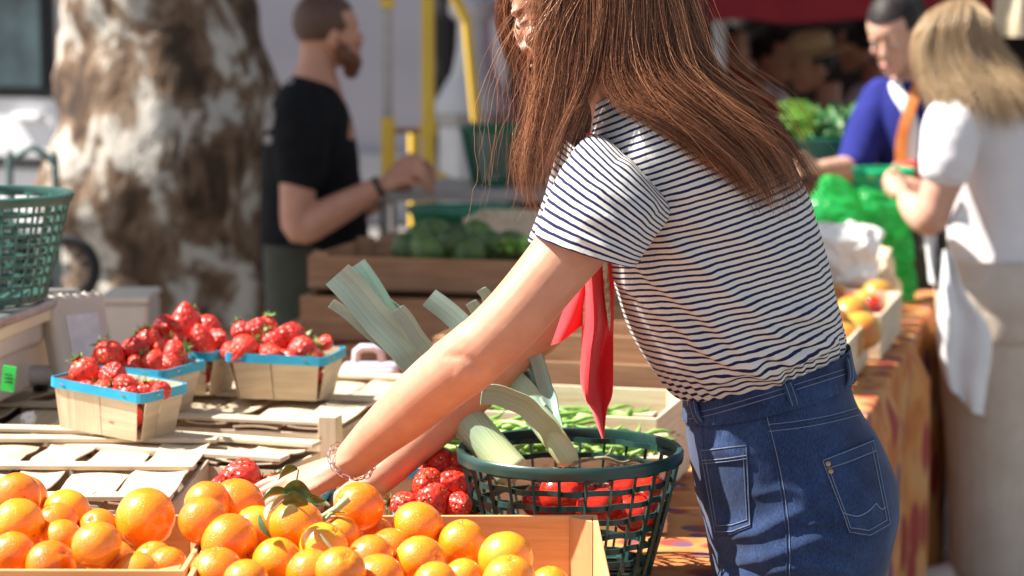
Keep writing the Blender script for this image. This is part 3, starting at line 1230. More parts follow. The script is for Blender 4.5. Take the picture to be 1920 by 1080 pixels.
ld = Vector((-1, 0, .2))
p1 = (-.632, 3.79, .897)
punnet(p1, R(-27), 'blue rimmed strawberry punnet set askew on the edge of the slatted crate', .178, .122, .155, .098, tilt=R(4))
fill_punnet(p1, R(-27), 'the nearest askew punnet', [
    (160, 700, .02, (-.5, .3, .8), 1, 1.25, 'big conical'), (212, 705, .0, (-.3, .5, .6), 2, 1.0, 'rounded middle'), (233, 724, -.03, (-.9, .1, .1), 0, .95, 'lying sideways flat'),
    (300, 733, -.04, (.4, -.2, .9), 3, .85, 'leafy topped'), (270, 738, -.03, (.1, .2, .9), 3, .9, 'half sunken'), (185, 722, .04, (.2, .8, .3), 4, .9, 'shaded rear')])
p2 = (-.632, 4.02, .892)
punnet(p2, R(-24), 'blue rimmed strawberry punnet behind the askew one, next to the scale display', .18, .13)
fill_punnet(p2, R(-24), 'the punnet beside the scale', [
    (204, 667, -.02, (-.5, .4, .7), 2, 1.25, 'very big dark'), (253, 657, .0, (.4, .5, .6), 2, 1.05, 'dark upper'), (290, 681, -.03, (-.6, .2, .5), 1, 1.1, 'dark glossy middle'),
    (255, 685, -.03, (.0, .2, .9), 3, .95, 'dark lower'), (328, 664, .0, (.9, -.2, .5), 2, 1.1, 'green tipped pale'), (318, 684, -.03, (-.2, -.5, .6), 3, 1.05, 'pale shouldered front'),
    (310, 655, .02, (.2, .3, .9), 1, 1.0, 'deep red upper'), (225, 690, -.02, (-.9, 0, .2), 0, .9, 'corner'), (280, 640, .04, (-.3, .4, .8), 0, 1.05, 'pale crowned')])
p3 = (-.585, 4.22, .892)
punnet(p3, R(-20), 'blue rimmed strawberry punnet between two others with tall pointed fruit', .18, .13)
fill_punnet(p3, R(-20), 'the heaped middle punnet', [
    (349, 622, .0, (.0, .1, -1), 4, 1.45, 'tall tip-up'), (310, 612, .0, (-.2, -.4, .9), 1, 1.1, 'leafy crowned'), (387, 615, .01, (-.7, .2, .6), 4, 1.2, 'slanting'),
    (405, 640, -.02, (-.6, .3, -.6), 0, 1.15, 'orange-red side'), (381, 652, -.04, (.2, .2, -1), 4, 1.2, 'conical front'), (340, 645, -.03, (.2, .6, .4), 2, 1.0, 'small dark'),
    (278, 637, .0, (-.8, .2, .4), 2, 1.1, 'pale red outer'), (420, 650, -.01, (-.3, .9, .2), 3, .9, 'corner'), (360, 600, .02, (.1, .3, .9), 3, .9, 'topmost')])
p4 = (-.395, 4.155, .892)
punnet(p4, R(-12), 'blue rimmed strawberry punnet standing apart on the crate with corner posts', .178, .13)
fill_punnet(p4, R(-12), 'the far separate punnet', [
    (453, 623, .03, (-.3, .3, .8), 1, .95, 'small upright rear'), (483, 620, .03, (.6, .0, .8), 2, 1.05, 'round rear'), (513, 640, .0, (-.5, .0, .8), 4, 1.05, 'tapered middle'),
    (552, 630, .02, (1, 0, .15), 4, 1.1, 'long sideways'), (460, 655, -.03, (.5, .4, .4), 2, 1.2, 'pale pebbled front'), (505, 665, -.04, (-1, .3, .1), 0, 1.0, 'flat lying front'),
    (570, 658, -.02, (.7, .4, .3), 2, 1.2, 'wide front'), (612, 642, .03, (-.8, .2, .2), 3, .75, 'little outermost'), (545, 672, -.04, (.9, .3, -.2), 3, 1.0, 'low pale'),
    (435, 660, -.01, (-.3, .5, .4), 3, 1.0, 'corner'), (500, 612, .04, (.2, .1, 1), 3, .9, 'leaf tufted top')])
p5 = (-.352, 3.445, .795)
punnet(p5, R(-10), 'blue rimmed strawberry punnet under the reaching hand')
fill_punnet(p5, R(-10), 'the punnet under the hand', [(457, 896, .0, (.9, .2, -.2), 2, 1.25, 'bright red round'), (415, 915, .0, (.2, .5, .6), 1, 1.0, 'half hidden'), (505, 915, .03, (.4, .5, .6), 0, 1.0, 'touched')])
p6 = (-.175, 3.62, .80)
punnet(p6, R(-8), 'blue rimmed strawberry punnet between the forearm and the harvest basket', .17, .12)
fill_punnet(p6, R(-8), 'the punnet beyond the forearm', [
    (758, 880, -.01, (-.4, .4, .8), 2, 1.2, 'big rounded'), (728, 885, .0, (-.8, .2, .3), 0, 1.0, 'leafy shaded'), (780, 905, .0, (.5, .3, .2), 3, 1.0, 'low'), (705, 893, .02, (.1, .3, .9), 1, .9, 'pale')])
p7 = (-.085, 3.40, .77)
punnet(p7, R(6), 'blue rimmed strawberry punnet low behind the orange crate board', .17, .12)
fill_punnet(p7, R(6), 'the punnet behind the crate board', [
    (812, 935, -.02, (-.3, .3, .8), 2, 1.15, 'round seedy'), (852, 910, .02, (.5, -.4, .3), 2, 1.3, 'bright seedy upper'), (826, 873, .05, (-.5, .3, .8), 1, 1.3, 'pale topmost'),
    (803, 906, .01, (.2, -.2, .95), 4, 1.1, 'dark tip-down'), (758, 948, -.02, (-.9, .2, .2), 0, 1.05, 'flat corner'), (862, 948, -.03, (-.3, -.6, .5), 3, 1.05, 'leafy lower'),
    (858, 876, .05, (.3, .4, .8), 1, 1.1, 'upper outer'), (790, 935, .02, (0, .6, .5), 3, 1.0, 'shaded dark')])

# ------------------------------------------------------------------ oranges
def orange_mesh(k):
    g = Vector((k * 7.3, 1, 2))
    m = MB()
    n, rows = 40, 24
    vs = []
    for i in range(rows + 1):
        ph = math.pi * i / rows
        for j in range(n):
            a = 2 * math.pi * j / n
            q = Vector((max(math.sin(ph), .002) * math.cos(a), max(math.sin(ph), .002) * math.sin(a), math.cos(ph) * (.97, .93, 1.02, .95)[k]))
            r = 1 + .02 * noise.noise(q * 1.4 + g) + .006 * noise.noise(q * 5 + g)
            r -= .10 * math.exp(-(ph / .16) ** 2) * (1 + .25 * math.cos(a * 5))          # stem dimple with folds
            r += .018 * math.exp(-((ph - .34) / .16) ** 2) * math.cos(a * 5) * (k % 2)
            r -= .03 * math.exp(-((math.pi - ph) / .13) ** 2)
            vs.append(q * r)
    fs = [(i * n + j, (i + 1) * n + j, (i + 1) * n + (j + 1) % n, i * n + (j + 1) % n) for i in range(rows) for j in range(n)]
    fs += [tuple(range(n)), tuple(rows * n + j for j in range(n))[::-1]]
    m.add([p * .04 for p in vs], fs)
    me = m.mesh('orange')
    me.materials.append(mt['orange'])
    m = MB()
    for q in range(5):
        a = q * 2 * math.pi / 5
        d = Vector((math.cos(a), math.sin(a), 0))
        s = Vector((-d.y, d.x, 0))
        m.add([Vector((0, 0, .0366 * (.97, .93, 1.02, .95)[k])) + x for x in (d * .004, s * .0012 + Vector((0, 0, .0006)), -s * .0012 + Vector((0, 0, .0006)), Vector((0, 0, -.003)))], [(0, 1, 2), (0, 3, 1), (0, 2, 3), (1, 3, 2)])
    m.ball((0, 0, .0358 * (.97, .93, 1.02, .95)[k]), .0016, 8)
    st = m.mesh('stem_scar')
    st.materials.append(mt['scar'])
    return me, st


ORANGE = [orange_mesh(k) for k in range(4)]


def put_orange(c, r, ax, k, label, group=None):
    me, st = ORANGE[k % 4]
    o = bpy.data.objects.new('orange', me)
    C.objects.link(o)
    o.location = c
    o.rotation_euler = Vector(ax).normalized().to_track_quat('Z', 'Y').to_euler()
    s = r / .04
    o.scale = (s, s, s)
    tag(o, label, 'orange', group or 'oranges heaped in the crates')
    h = bpy.data.objects.new('stem_scar', st)
    C.objects.link(h)
    h.parent = o
    return o


U = (.3, .3, -1)     # stem hidden underneath
OR = [  # px, py, r px, depth, stem direction, words
    (72, 914, 42, 3.20, U, 'rearmost orange touching the slatted crate'),
    (36, 930, 43, 3.16, (.5, -.8, .1), 'orange showing a starry stem end near the slatted crate'),
    (125, 952, 43, 3.17, U, 'smooth orange just below the rearmost one'),
    (43, 985, 49, 3.06, (.9, -.6, -.4), 'big orange with a navel low on its side'),
    (115, 980, 41, 3.12, (-.2, -.3, 1), 'wrinkled orange wedged behind the big navelled one'),
    (118, 1008, 35, 3.06, (-.3, .2, -1), 'small shaded orange under the wrinkled one'),
    (187, 988, 34, 3.10, (-.25, -.75, .65), 'yellowish orange showing its pale stem dimple'),
    (273, 984, 57, 3.07, (1, .2, -.4), 'largest orange of the heap'),
    (28, 1040, 42, 2.98, U, 'orange at the heap edge below the navelled one'),
    (100, 1060, 47, 2.94, (.7, -.4, .7), 'pale orange lying against the near rim'),
    (172, 1024, 30, 3.04, U, 'little yellow orange glimpsed between larger ones'),
    (213, 1056, 48, 2.95, (1, -.5, .0), 'broad orange below the yellow dimpled one'),
    (290, 1046, 38, 3.00, (-.2, -.3, 1), 'dull orange tucked under the largest one'),
    (150, 1075, 46, 2.92, U, 'orange half hidden by the near rim'),
    (358, 980, 33, 3.15, (.1, .2, 1), 'orange resting across the touching crate ends, farther in'),
    (427, 948, 50, 3.13, (-.5, -.2, -.9), 'round orange next to the strawberry being picked'),
    (353, 1020, 35, 3.06, U, 'orange resting across the touching crate ends, nearer the front'),
    (430, 1016, 53, 3.01, (.9, -.5, -.5), 'second largest orange, round and evenly lit'),
    (335, 1066, 32, 2.95, U, 'bright yellow orange at the end of the near rim'),
    (395, 1075, 50, 2.93, (0, 0, 1), 'orange standing out past the end of the near rim'),
    (482, 990, 44, 3.09, U, 'glossy orange behind the second largest'),
    (553, 985, 49, 3.06, (-.1, .1, 1), 'orange with dark leaves and twigs on top'),
    (520, 1054, 45, 2.98, (-.6, .3, .4), 'yellow orange with a broad white glint'),
    (606, 1024, 45, 3.01, (.6, -.3, .8), 'orange with a dry twig across it'),
    (585, 1075, 46, 2.92, U, 'bright yellow orange low at the front of the heap'),
    (642, 1072, 46, 2.90, (.3, -.6, .8), 'yellow orange beside its twin at the front'),
    (673, 960, 45, 3.12, (-.6, -.5, .3), 'orange carrying a cut green stalk'),
    (781, 990, 48, 3.10, (-.5, -.4, -.75), 'orange in front of the punnet with a navel below'),
    (867, 1018, 44, 3.09, (.0, -.2, 1), 'orange lying against the back board alone'),
    (695, 1045, 43, 2.99, U, 'orange in the middle of the crate under the stalk'),
    (787, 1052, 46, 3.00, (.7, -.6, .35), 'orange with its dimple turned toward the basket'),
    (705, 1085, 48, 2.90, U, 'front orange under the middle one'),
    (948, 1046, 50, 3.02, (-.2, .3, 1), 'outermost big orange near the crate end board'),
    (868, 1082, 36, 2.98, U, 'orange sunk between two at the front'),
    (955, 1092, 50, 2.91, (.1, -.3, 1), 'front orange below the outermost big one'),
    (735, 1028, 40, 3.08, U, 'shaded orange at the back of the row'),
    (816, 1095, 42, 2.90, U, 'front orange peeking over the frame edge'),
    (1031, 1096, 36, 2.95, (0, 0, 1), 'lone low orange beside the crate end board'),
    (642, 1000, 34, 3.10, U, 'small orange between stalk and leaves'),
    (460, 1090, 42, 2.89, U, 'front orange below the evenly lit one'),
    (250, 1098, 44, 2.91, U, 'orange pressed to the inner side of the near rim'),
    (700, 1000, 30, 3.13, U, 'small dark orange by the back board'),
]
OR = [(a, b, r, Y - .035, ax, l) for (a, b, r, Y, ax, l) in OR]
cen = [P(a, b, Y) for (a, b, r, Y, ax, l) in OR]
rad = [max(r, 36) / FPX * Y * 1.06 for (a, b, r, Y, ax, l) in OR]
view = [(c - Vector((0, 0, CAM_H))).normalized() for c in cen]
for i, q in enumerate(OR):
    if q[0] < 392:                 # the heap stays behind the near rim of its own crate
        cen[i] = P(q[0], q[1], max(q[3], 2.88 + rad[i]))
for it in range(60):          # push apart where two fruits would overlap, mostly along the depth of the crate
    for i in range(len(cen)):
        for j in range(i):
            d = cen[i] - cen[j]
            ov = rad[i] + rad[j] - d.length
            if ov > 0:
                s = 1 if d.dot(view[i]) > 0 else -1
                mv = view[i] * (s * ov * .3) + d.normalized() * ov * .06
                cen[i] = cen[i] + mv
                cen[j] = cen[j] - mv
    for i in range(len(cen)):            # every fruit stays inside its own crate
        q, c = OR[i], cen[i]
        x0, x1, y0, y1 = (-.878, -.406, 2.872, 3.168) if q[0] < 392 else (-.384, .105, 2.757, 3.163)
        r_ = rad[i] * (1 if c.z - rad[i] < .885 else .55)
        cen[i] = Vector((min(max(c.x, x0 + r_ * .6), x1 - r_), min(max(c.y, y0 + r_), y1 - r_), max(c.z, .758 + rad[i])))
cen[14], cen[16] = Vector((-.398, 3.085, .924)), Vector((-.393, 2.995, .923))   # two rest across the touching crate ends
rad[14] = rad[16] = .0315
for i, (a, b, r, Y, ax, l) in enumerate(OR):
    put_orange(cen[i], rad[i], ax, i, l)
for i in range(60):            # lower layers that show through the gaps
    x = -.838 + (i % 15) * .068
    y = (2.915, 2.99, 3.07, 2.84)[i // 15] + .012 * (i % 2)
    if abs(x + .395) < .045 or x > .07 or (x < -.39 and i // 15 == 3):
        continue
    put_orange(Vector((x, y, .797 if i // 15 < 3 else .80)), .034, (0, 0, -1), i, 'orange in the lowest layer, barely glimpsed between the others', 'oranges at the bottom of the crates')


# leaves and twigs on some oranges: parts of those fruits
def blade(mb, base, tip, side, wmax, curl=.3, n=9):
    base, tip, side = Vector(base), Vector(tip), Vector(side).normalized()
    ax = tip - base
    nr_ = ax.cross(side).normalized()
    rows = []
    for i in range(n):
        t = i / (n - 1)
        w_ = wmax * math.sin(math.pi * min(1, t * .94 + .04)) ** .8 + .0003
        c = base + ax * t + nr_ * (ax.length * curl * .5 * math.sin(math.pi * t))
        rows.append([c + side * (w_ * s) + nr_ * (w_ * .35 * abs(s)) for s in (-1, -.5, 0, .5, 1)])
    mb.grid(rows, .0005)


def on_fruit(idx, name, mb, mat):
    o = [x for x in C.objects if x.get('label') == OR[idx][5]][0]
    me = mb.mesh(name)
    M4 = (Matrix.Translation(o.location) @ o.rotation_euler.to_matrix().to_4x4() @ Matrix.Diagonal((*o.scale, 1))).inverted()
    me.transform(M4)
    me.materials.append(mat)
    c = bpy.data.objects.new(name, me)
    C.objects.link(c)
    c.parent = o


yl = cen[21].y - .03
m = MB(); m.tube([P(548, 958, yl + .02), P(553, 920, yl), P(560, 880, yl)], [.0016, .0014, .0010], 6)
m.tube([P(553, 920, yl), P(535, 935, yl - .01), P(500, 965, yl - .03)], .0011, 6)
on_fruit(21, 'twig', m, mt['twig'])
for (b_, t_, sd, w_, cu, mtn, dy) in [((532, 918), (583, 925), (.1, -.3, 1), .017, -.3, 'leaf', -.035), ((558, 880), (522, 902), (.3, -.6, 1), .010, .3, 'leaf', 0), ((545, 925), (490, 940), (.2, -.7, .8), .010, .3, 'leaf', -.03),
                                (  (540, 930), (500, 975), (.5, -.6, .5), .012, .3, 'leaf_pale', -.05), ((560, 958), (528, 972), (.2, -.6, .8), .011, .2, 'leaf_pale', -.055), ((566, 920), (612, 938), (.2, -.4, 1), .007, .3, 'leaf', -.01), ((487, 965), (508, 1008), (.8, -.5, .3), .005, .2, 'leaf', -.05), ((578, 945), (530, 945), (.0, -.5, .9), .013, .3, 'leaf', -.045)]:
    m = MB()
    blade(m, P(*b_, yl + dy), P(*t_, yl + dy - .012), sd, w_, cu)
    on_fruit(21, 'leaf', m, mt[mtn])
ys = cen[26].y - .035
m = MB(); m.tube([P(652, 935, ys - .012), P(632, 953, ys - .02), P(606, 968, ys - .01)], [.0058, .0048, .0036], 10)
m.tube([P(620, 962, ys - .02), P(600, 985, ys - .03), P(588, 990, ys - .02)], [.0025, .002, .0012], 6)
m.tube([P(645, 960, ys - .01), P(625, 960, ys - .02), P(600, 985, ys - .02)], [.0014, .0018, .0014], 6)
on_fruit(26, 'stalk', m, plain('stalk_green', (.24, .36, .16), .6, (.38, .46, .26), 60))
m = MB(); blade(m, P(618, 948, ys), P(578, 943, ys), (.1, -.3, 1), .005, .4)
on_fruit(26, 'leaf', m, mt['leaf_pale'])
yt = cen[23].y - .047
m = MB(); m.tube([P(600, 1003, yt + .012), P(622, 1028, yt - .002), P(642, 1036, yt + .004), P(662, 1044, yt + .016)], [.0022, .0018, .0020, .0012], 6)
m.tube([P(638, 1036, yt), P(634, 1048, yt + .002)], .0012, 6)
on_fruit(23, 'twig', m, mt['twig'])

# ------------------------------------------------------------------ harvest basket
def lattice(name, loc, r0, r1, h, label, mat, nst=26, rows=9, group='plastic harvest baskets', ang=0, rim_t=.016, closed=False):
    """tapered plastic basket: r1 rim radius, r0 bottom radius"""
    t = thing(name, loc, label, 'basket', group)
    L = Vector(loc)
    rr = lambda z: r0 + (r1 - r0) * (z / h) ** .9
    m = MB()
    for (z, wd, hh) in ((h - .004, rim_t, .012),):
        prof = [(rr(z) - .002, z - hh), (rr(z) + .006, z - hh), (rr(z) + wd * .55, z - hh * .3), (rr(z) + wd * .55, z + .002), (rr(z) + wd * .3, z + .005), (rr(z) - wd * .25, z + .004), (rr(z) - wd * .3, z - .002), (rr(z) - .002, z - hh)]
        m.lathe(prof, 72, L, None, False)
    m.build('rim', mat, t)
    m = MB()
    for k in range(nst):
        a = ang + 2 * math.pi * k / nst
        d = Vector((math.cos(a), math.sin(a), 0))
        pts = [L + d * (rr(h * q) + .002) + Vector((0, 0, h * q)) for q in (0.02, .35, .7, .97)]
        M3 = rotz(a)
        m.tube(pts, .0038, 4, True, flat=((-d.y, d.x, 0), .62))
    m.build('stave', mat, t, False)
    m = MB()
    for i in range(rows):
        z = h * (i + .6) / (rows + .35)
        for k in range(nst):
            a0 = ang + 2 * math.pi * k / nst
            a1 = ang + 2 * math.pi * (k + 1) / nst
            off = .0042 * (1 if (i + k) % 2 else -1)
            hh = h / rows * .17
            pr = []
            for q in range(5):
                a = a0 + (a1 - a0) * q / 4
                rad_ = rr(z) + off * math.sin(math.pi * q / 4)
                pr.append((a, rad_))
            rws = []
            for (dz, dr) in ((-hh, -.0012), (hh, -.0012)):
                rws.append([L + Vector((math.cos(a) * (r_ + dr), math.sin(a) * (r_ + dr), z + dz)) for a, r_ in pr])
            m.grid(rws, .0026)
    m.build('weave_band', mat, t, False)
    m = MB()
    for k in range(9):
        y = -r0 + 2 * r0 * (k + .5) / 9
        xl = math.sqrt(max(r0 * r0 - y * y, 0))
        m.box(L + Vector((0, y, .003)), (2 * xl, .008, .004))
        m.box(L + Vector((y, 0, .0065)), (.008, 2 * xl, .003))
    m.lathe([(r0 - .006, 0), (r0 + .004, 0), (r0 + .005, .012), (r0 - .004, .012), (r0 - .006, 0)], 48, L, None, False)
    m.build('bottom', mat, t, False)
    return t


BK = Vector((.084, 3.42, .752))
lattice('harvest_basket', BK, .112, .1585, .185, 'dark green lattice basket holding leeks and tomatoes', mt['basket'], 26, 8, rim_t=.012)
lattice('harvest_basket', (-.925, 4.12, 1.066), .112, .160, .185, 'sunlit-toned green lattice basket standing empty on the shop scale', mt['basket_lit'], 34, 10, ang=.05)

# tomatoes on the vine inside
for i, (px, py, r, dy, l) in enumerate([(1060, 925, .040, -.03, 'tomato seen low through the lattice beneath the leek root'), (1165, 915, .043, .0, 'tomato with curly vine stalk in the middle of the basket'), (1204, 922, .036, -.01, 'tomato by the side of the basket near the jeans'),
                                       (1120, 945, .036, -.05, 'front tomato pressed against the lattice'), (1190, 960, .036, -.04, 'lower front tomato behind the lattice bars'), (1020, 940, .034, .0, 'shaded tomato below the thick leek')]):
    c = P(px, py, BK.y + dy)
    tr_ = thing('tomato', c, l, 'tomato', 'tomatoes in the harvest basket')
    m = MB()
    rows = []
    for a in range(20):
        ph = math.pi * a / 19
        rows.append([c + Vector((r * math.sin(ph) * math.cos(b_) * (1 + .04 * math.cos(5 * b_)), r * math.sin(ph) * math.sin(b_) * (1 + .04 * math.cos(5 * b_)), r * (.84 * math.cos(ph) - .22 * math.exp(-(ph / .3) ** 2)))) for b_ in np.linspace(0, 2 * math.pi, 33)])
    m.grid(rows)
    m.build('fruit', mt['tomato'], tr_)
    m = MB()
    for q in range(5):
        a = q * 1.257 + i
        b0 = c + Vector((0, 0, r * .66))
        blade(m, b0, b0 + Vector((math.cos(a) * .022, math.sin(a) * .022, .008)), (-math.sin(a), math.cos(a), 0), .0026, .2, 6)
    m.tube([c + Vector((0, 0, r * .62)), c + Vector((.004, .003, r * .62 + .012)), c + Vector((.02, .006, r * .62 + .02))], [.0028, .0022, .002], 7)
    m.build('calyx', mt['twig'], tr_)
m = MB()
m.tube([Vector(q) for q in spline([P(1075, 868, 3.40), P(1130, 858, 3.39), P(1165, 868, 3.40), P(1190, 862, 3.42), P(1215, 872, 3.44)], 5)], .0024, 7)
m.tube([Vector(q) for q in spline([P(1130, 858, 3.39), P(1142, 850, 3.40), P(1148, 838, 3.41), P(1146, 848, 3.42)], 5)], .0012, 6)
tag(m.build('vine_stalk', mt['twig'], None), 'curly green vine stalk lying across the tomatoes', 'stalk')


# ------------------------------------------------------------------ leeks
def leek(label, path, r0, r1, leaves_, fan=1.0):
    """path from the root end up to the cut leaf end"""
    t = thing('leek', path[0], label, 'leek', 'leeks in the harvest basket')
    pts = [Vector(p) for p in spline(path, 10)]
    n = len(pts)
    m = MB()
    d0 = (pts[0] - pts[1]).normalized()
    side = d0.cross(Vector((0, 1, 0))).normalized()
    vs_rad = [r0 * (.80 + .2 * min(1, i / 3)) + (r1 - r0) * (i / (n - 1)) for i in range(n)]
    nn = 20
    m.tube(pts, vs_rad, nn, True)
    # slightly flattened towards the leaf end
    for i in range(n):
        for j in range(nn):
            k = i * nn + j
            f = 1 - .25 * (i / (n - 1))
            v = m.v[k] - pts[i]
            m.v[k] = pts[i] + Vector((v.x, v.y * f, v.z))
    me_o = m.build('stalk', mt['leek'], t)
    at = me_o.data.attributes.new('tone', 'FLOAT', 'POINT')
    at.data.foreach_set('value', [min(1, max(0, (k // nn) / (n - 1))) for k in range(len(m.v))])
    m = MB()
    for q in range(26):
        a = random.uniform(0, 6.28)
        b_ = pts[0] + (side * math.cos(a) + d0.cross(side) * math.sin(a)) * r0 * random.uniform(0, .6)
        m.tube([b_, b_ + d0 * .004 + Vector((random.uniform(-.004, .004), 0, random.uniform(-.003, .003)))], [.0007, .0003], 4)
    m.build('roots', plain('leek_roots', (.62, .58, .42), .8), t)
    for (i0, lst, wd, off, tones) in leaves_:
        # long folded leaf blades
        ctr = [Vector(p) for p in spline([pts[i0]] + [Vector(x) for x in lst], 8)]
        mm = MB()
        rows = []
        for k, c in enumerate(ctr):
            q = k / (len(ctr) - 1)
            tg = (ctr[min(k + 1, len(ctr) - 1)] - ctr[max(k - 1, 0)]).normalized()
            sd = tg.cross(Vector((0, 1, .0))).normalized()
            nrm = tg.cross(sd).normalized()
            w_ = wd * (.9 + .15 * math.sin(math.pi * q * .8))
            w_ += (vs_rad[min(i0, n - 1)] * .97 - w_) * max(0, 1 - q * 3.5)
            rows.append([c + sd * (w_ * s) + nrm * (w_ * .5 * (abs(s) ** 1.5) * off + .004 * off) + sd * .001 * math.sin(q * 20) for s in np.linspace(-1, 1, 9)])
        mm.grid(rows, .0018)
        for z in range(len(mm.uv)):
            mm.uv[z] = [(v_ * .3, u_) for u_, v_ in mm.uv[z]]
        lo = mm.build('leaf', mt['leek'], t)
        at = lo.data.attributes.new('tone', 'FLOAT', 'POINT')
        nv = len(ctr) * 9
        at.data.foreach_set('value', [tones[0] + (tones[1] - tones[0]) * ((k % nv) // 9) / (len(ctr) - 1) for k in range(len(mm.v))])
    return t


# thick leek leaning to the upper side behind the arm
A = [P(968, 893, 3.40), P(935, 856, 3.415), P(900, 816, 3.43), P(860, 770, 3.445), P(825, 730, 3.455)]
leek('thickest leek, its long bundled leaves cut square, leaning out past the elbow', A, .0262, .0270,
     [(22, [P(800, 700, 3.452), P(762, 656, 3.455), P(700, 587, 3.46), P(634, 513, 3.465)], .0225, .55, (.55, 1.0)),
      (26, [P(806, 690, 3.478), P(774, 652, 3.482), P(722, 582, 3.49), P(668, 496, 3.50)], .0170, .5, (.45, .78)),
      (26, [P(812, 704, 3.474), P(760, 656, 3.480), P(700, 592, 3.485), P(652, 532, 3.49)], .0215, .4, (.5, .7)),
      (24, [P(782, 700, 3.47), P(706, 634, 3.462), P(622, 567, 3.455)], .0075, .35, (.55, .95)),
      (26, [P(822, 694, 3.44), P(786, 636, 3.44), P(745, 579, 3.44)], .012, .45, (.5, .9)),
      (26, [P(806, 660, 3.50), P(770, 608, 3.505), P(722, 562, 3.51), P(690, 540, 3.515)], .008, .4, (.5, .8))])
B_ = [P(1070, 868, 3.375), P(1046, 832, 3.38), P(1020, 795, 3.40), P(1000, 768, 3.42), P(984, 745, 3.44)]
leek('leek with white root end resting on the tomatoes and arching leaves', B_, .0162, .0215,
     [(11, [P(1024, 800, 3.372), P(990, 766, 3.368), P(948, 744, 3.36), P(902, 738, 3.35)], .0145, .35, (.25, .6)),
      (24, [P(985, 735, 3.42), P(945, 690, 3.45), P(880, 622, 3.47), P(805, 557, 3.48)], .0150, -.35, (.4, .95)),
      (24, [P(975, 690, 3.48), P(915, 620, 3.50), P(884, 565, 3.50)], .009, .5, (.6, .9)),
      (26, [P(960, 660, 3.50), P(925, 580, 3.52), P(903, 540, 3.52)], .008, 1, (.6, .85)),
      (20, [P(1024, 770, 3.41), P(1012, 700, 3.44), P(995, 648, 3.46)], .012, -.35, (.5, .9)),
      (16, [P(1040, 790, 3.40), P(1025, 730, 3.43), P(1000, 655, 3.44)], .010, 1, (.6, .95))])

# ------------------------------------------------------------------ green beans
BEAN = []
for k in range(4):
    m = MB()
    L_ = .11 + .015 * k
    pts = [(-L_ / 2 + L_ * i / 10, .010 * math.sin(math.pi * i / 10) * (k - 1.2), .003 * math.sin(i * 1.3)) for i in range(11)]
    m.tube(pts, [.0008, .003] + [.0042 + .0006 * math.sin(i * 2.2) for i in range(7)] + [.003, .0006], 8)
    me = m.mesh('green_bean')
    me.materials.append(mt['bean'])
    BEAN.append(me)


def beans(c, rz, wdt, dep, z0, amp, n, label, group):
    for i in range(n):
        x, y = random.uniform(-.5, .5) * (wdt - .08), random.uniform(-.5, .5) * (dep - .06)
        z = z0 + amp * (1 - (2 * x / wdt) ** 2) * (1 - (2 * y / dep) ** 2) + random.uniform(-.012, .012)
        o = bpy.data.objects.new('green_bean', BEAN[i % 4])
        C.objects.link(o)
        p = rotz(rz) @ Vector((x, y, 0))
        o.location = Vector((c[0] + p.x, c[1] + p.y, z))
        o.rotation_euler = (random.uniform(-3, 3), random.uniform(-.35, .35), rz + random.choice((0, .3, -.3, .7, -.7, 1.3)) + random.uniform(-.3, .3))
        tag(o, label, 'green bean', group)


beans((.0, 3.80), R(-4), .50, .22, .858, .032, 170, 'green bean in the loose heap right behind the harvest basket', 'green beans in the nearer crate')
beans((.055, 4.10), R(-15), .46, .30, .835, .03, 90, 'green bean lying in the crate behind the red scarf', 'green beans in the farther crate')

# white carrying handle box behind
hb = thing('carry_box', P(690, 715, 4.75), 'small pale lilac plastic box with an arched carrying handle', 'box')
m = MB()
q = P(690, 690, 4.75)
m.box((q.x, 4.80, q.z - .045), (.115, .09, .09))
m.build('body', plain('pale_lilac_plastic', (.60, .58, .68), .45), hb, False, .012, seg=3)
m = MB()
m.tube([P(667, 680, 4.77), P(668, 660, 4.77), P(678, 652, 4.77), P(702, 652, 4.77), P(714, 660, 4.77), P(716, 680, 4.77)], .008, 10)
m.build('handle', plain('pale_lilac_handle', (.62, .60, .70), .45), hb)

# ------------------------------------------------------------------ shop scale
sy = 4.12
s0 = Vector((-1.0, sy, .892))
scale_o = thing('shop_scale', s0, 'beige counter scale with steel weighing plate and tilted display', 'scale')
RS = rotz(R(-8))
ofs = Vector((-.965, 4.13, 0))
T_ = lambda x, y, z: ofs + RS @ Vector((x, y, 0)) + Vector((0, 0, z))
def rbox(m, x0, x1, y0, y1, z0, z1):
    m.hexa([T_(x0, y0, z0), T_(x1, y0, z0), T_(x1, y1, z0), T_(x0, y1, z0), T_(x0, y0, z1), T_(x1, y0, z1), T_(x1, y1, z1), T_(x0, y1, z1)])
m = MB(); rbox(m, -.2, .158, -.235, .21, 1.044, 1.062); m.build('weighing_plate', mt['steel'], scale_o, False, .006, seg=3)
m = MB(); rbox(m, -.19, .15, -.225, .20, 1.022, 1.043); m.build('plate_support', mt['cream'], scale_o, False, .004)
m = MB(); rbox(m, -.18, .135, -.21, .19, .985, 1.021); rbox(m, -.19, .120, -.23, .20, .905, .984); m.build('body', mt['beigeplastic'], scale_o, False, .008, seg=3)
for x in (-.15, .09):
    for y in (-.2, .17):
        m = MB()
        m.tube([T_(x, y, .878), T_(x, y, .906)], .014, 14)
        m.build('foot', mt['rubber'], scale_o, False)
qa = T_(.1225, -.14, .948)
m = MB(); m.box(P(16, 710, 3.86), (.022, .003, .042), rotz(R(-8)) @ Matrix.Rotation(R(8), 3, 'Y'))
gs = m.build('sticker', mt['neon'], scale_o, False)
m = MB()
for k in range(3):
    m.box(P(16, 703 + 7 * k, 3.857), (.013, .002, .002), rotz(R(-8)) @ Matrix.Rotation(R(8), 3, 'Y'))
m.build('print', mt['ink'], gs, False)
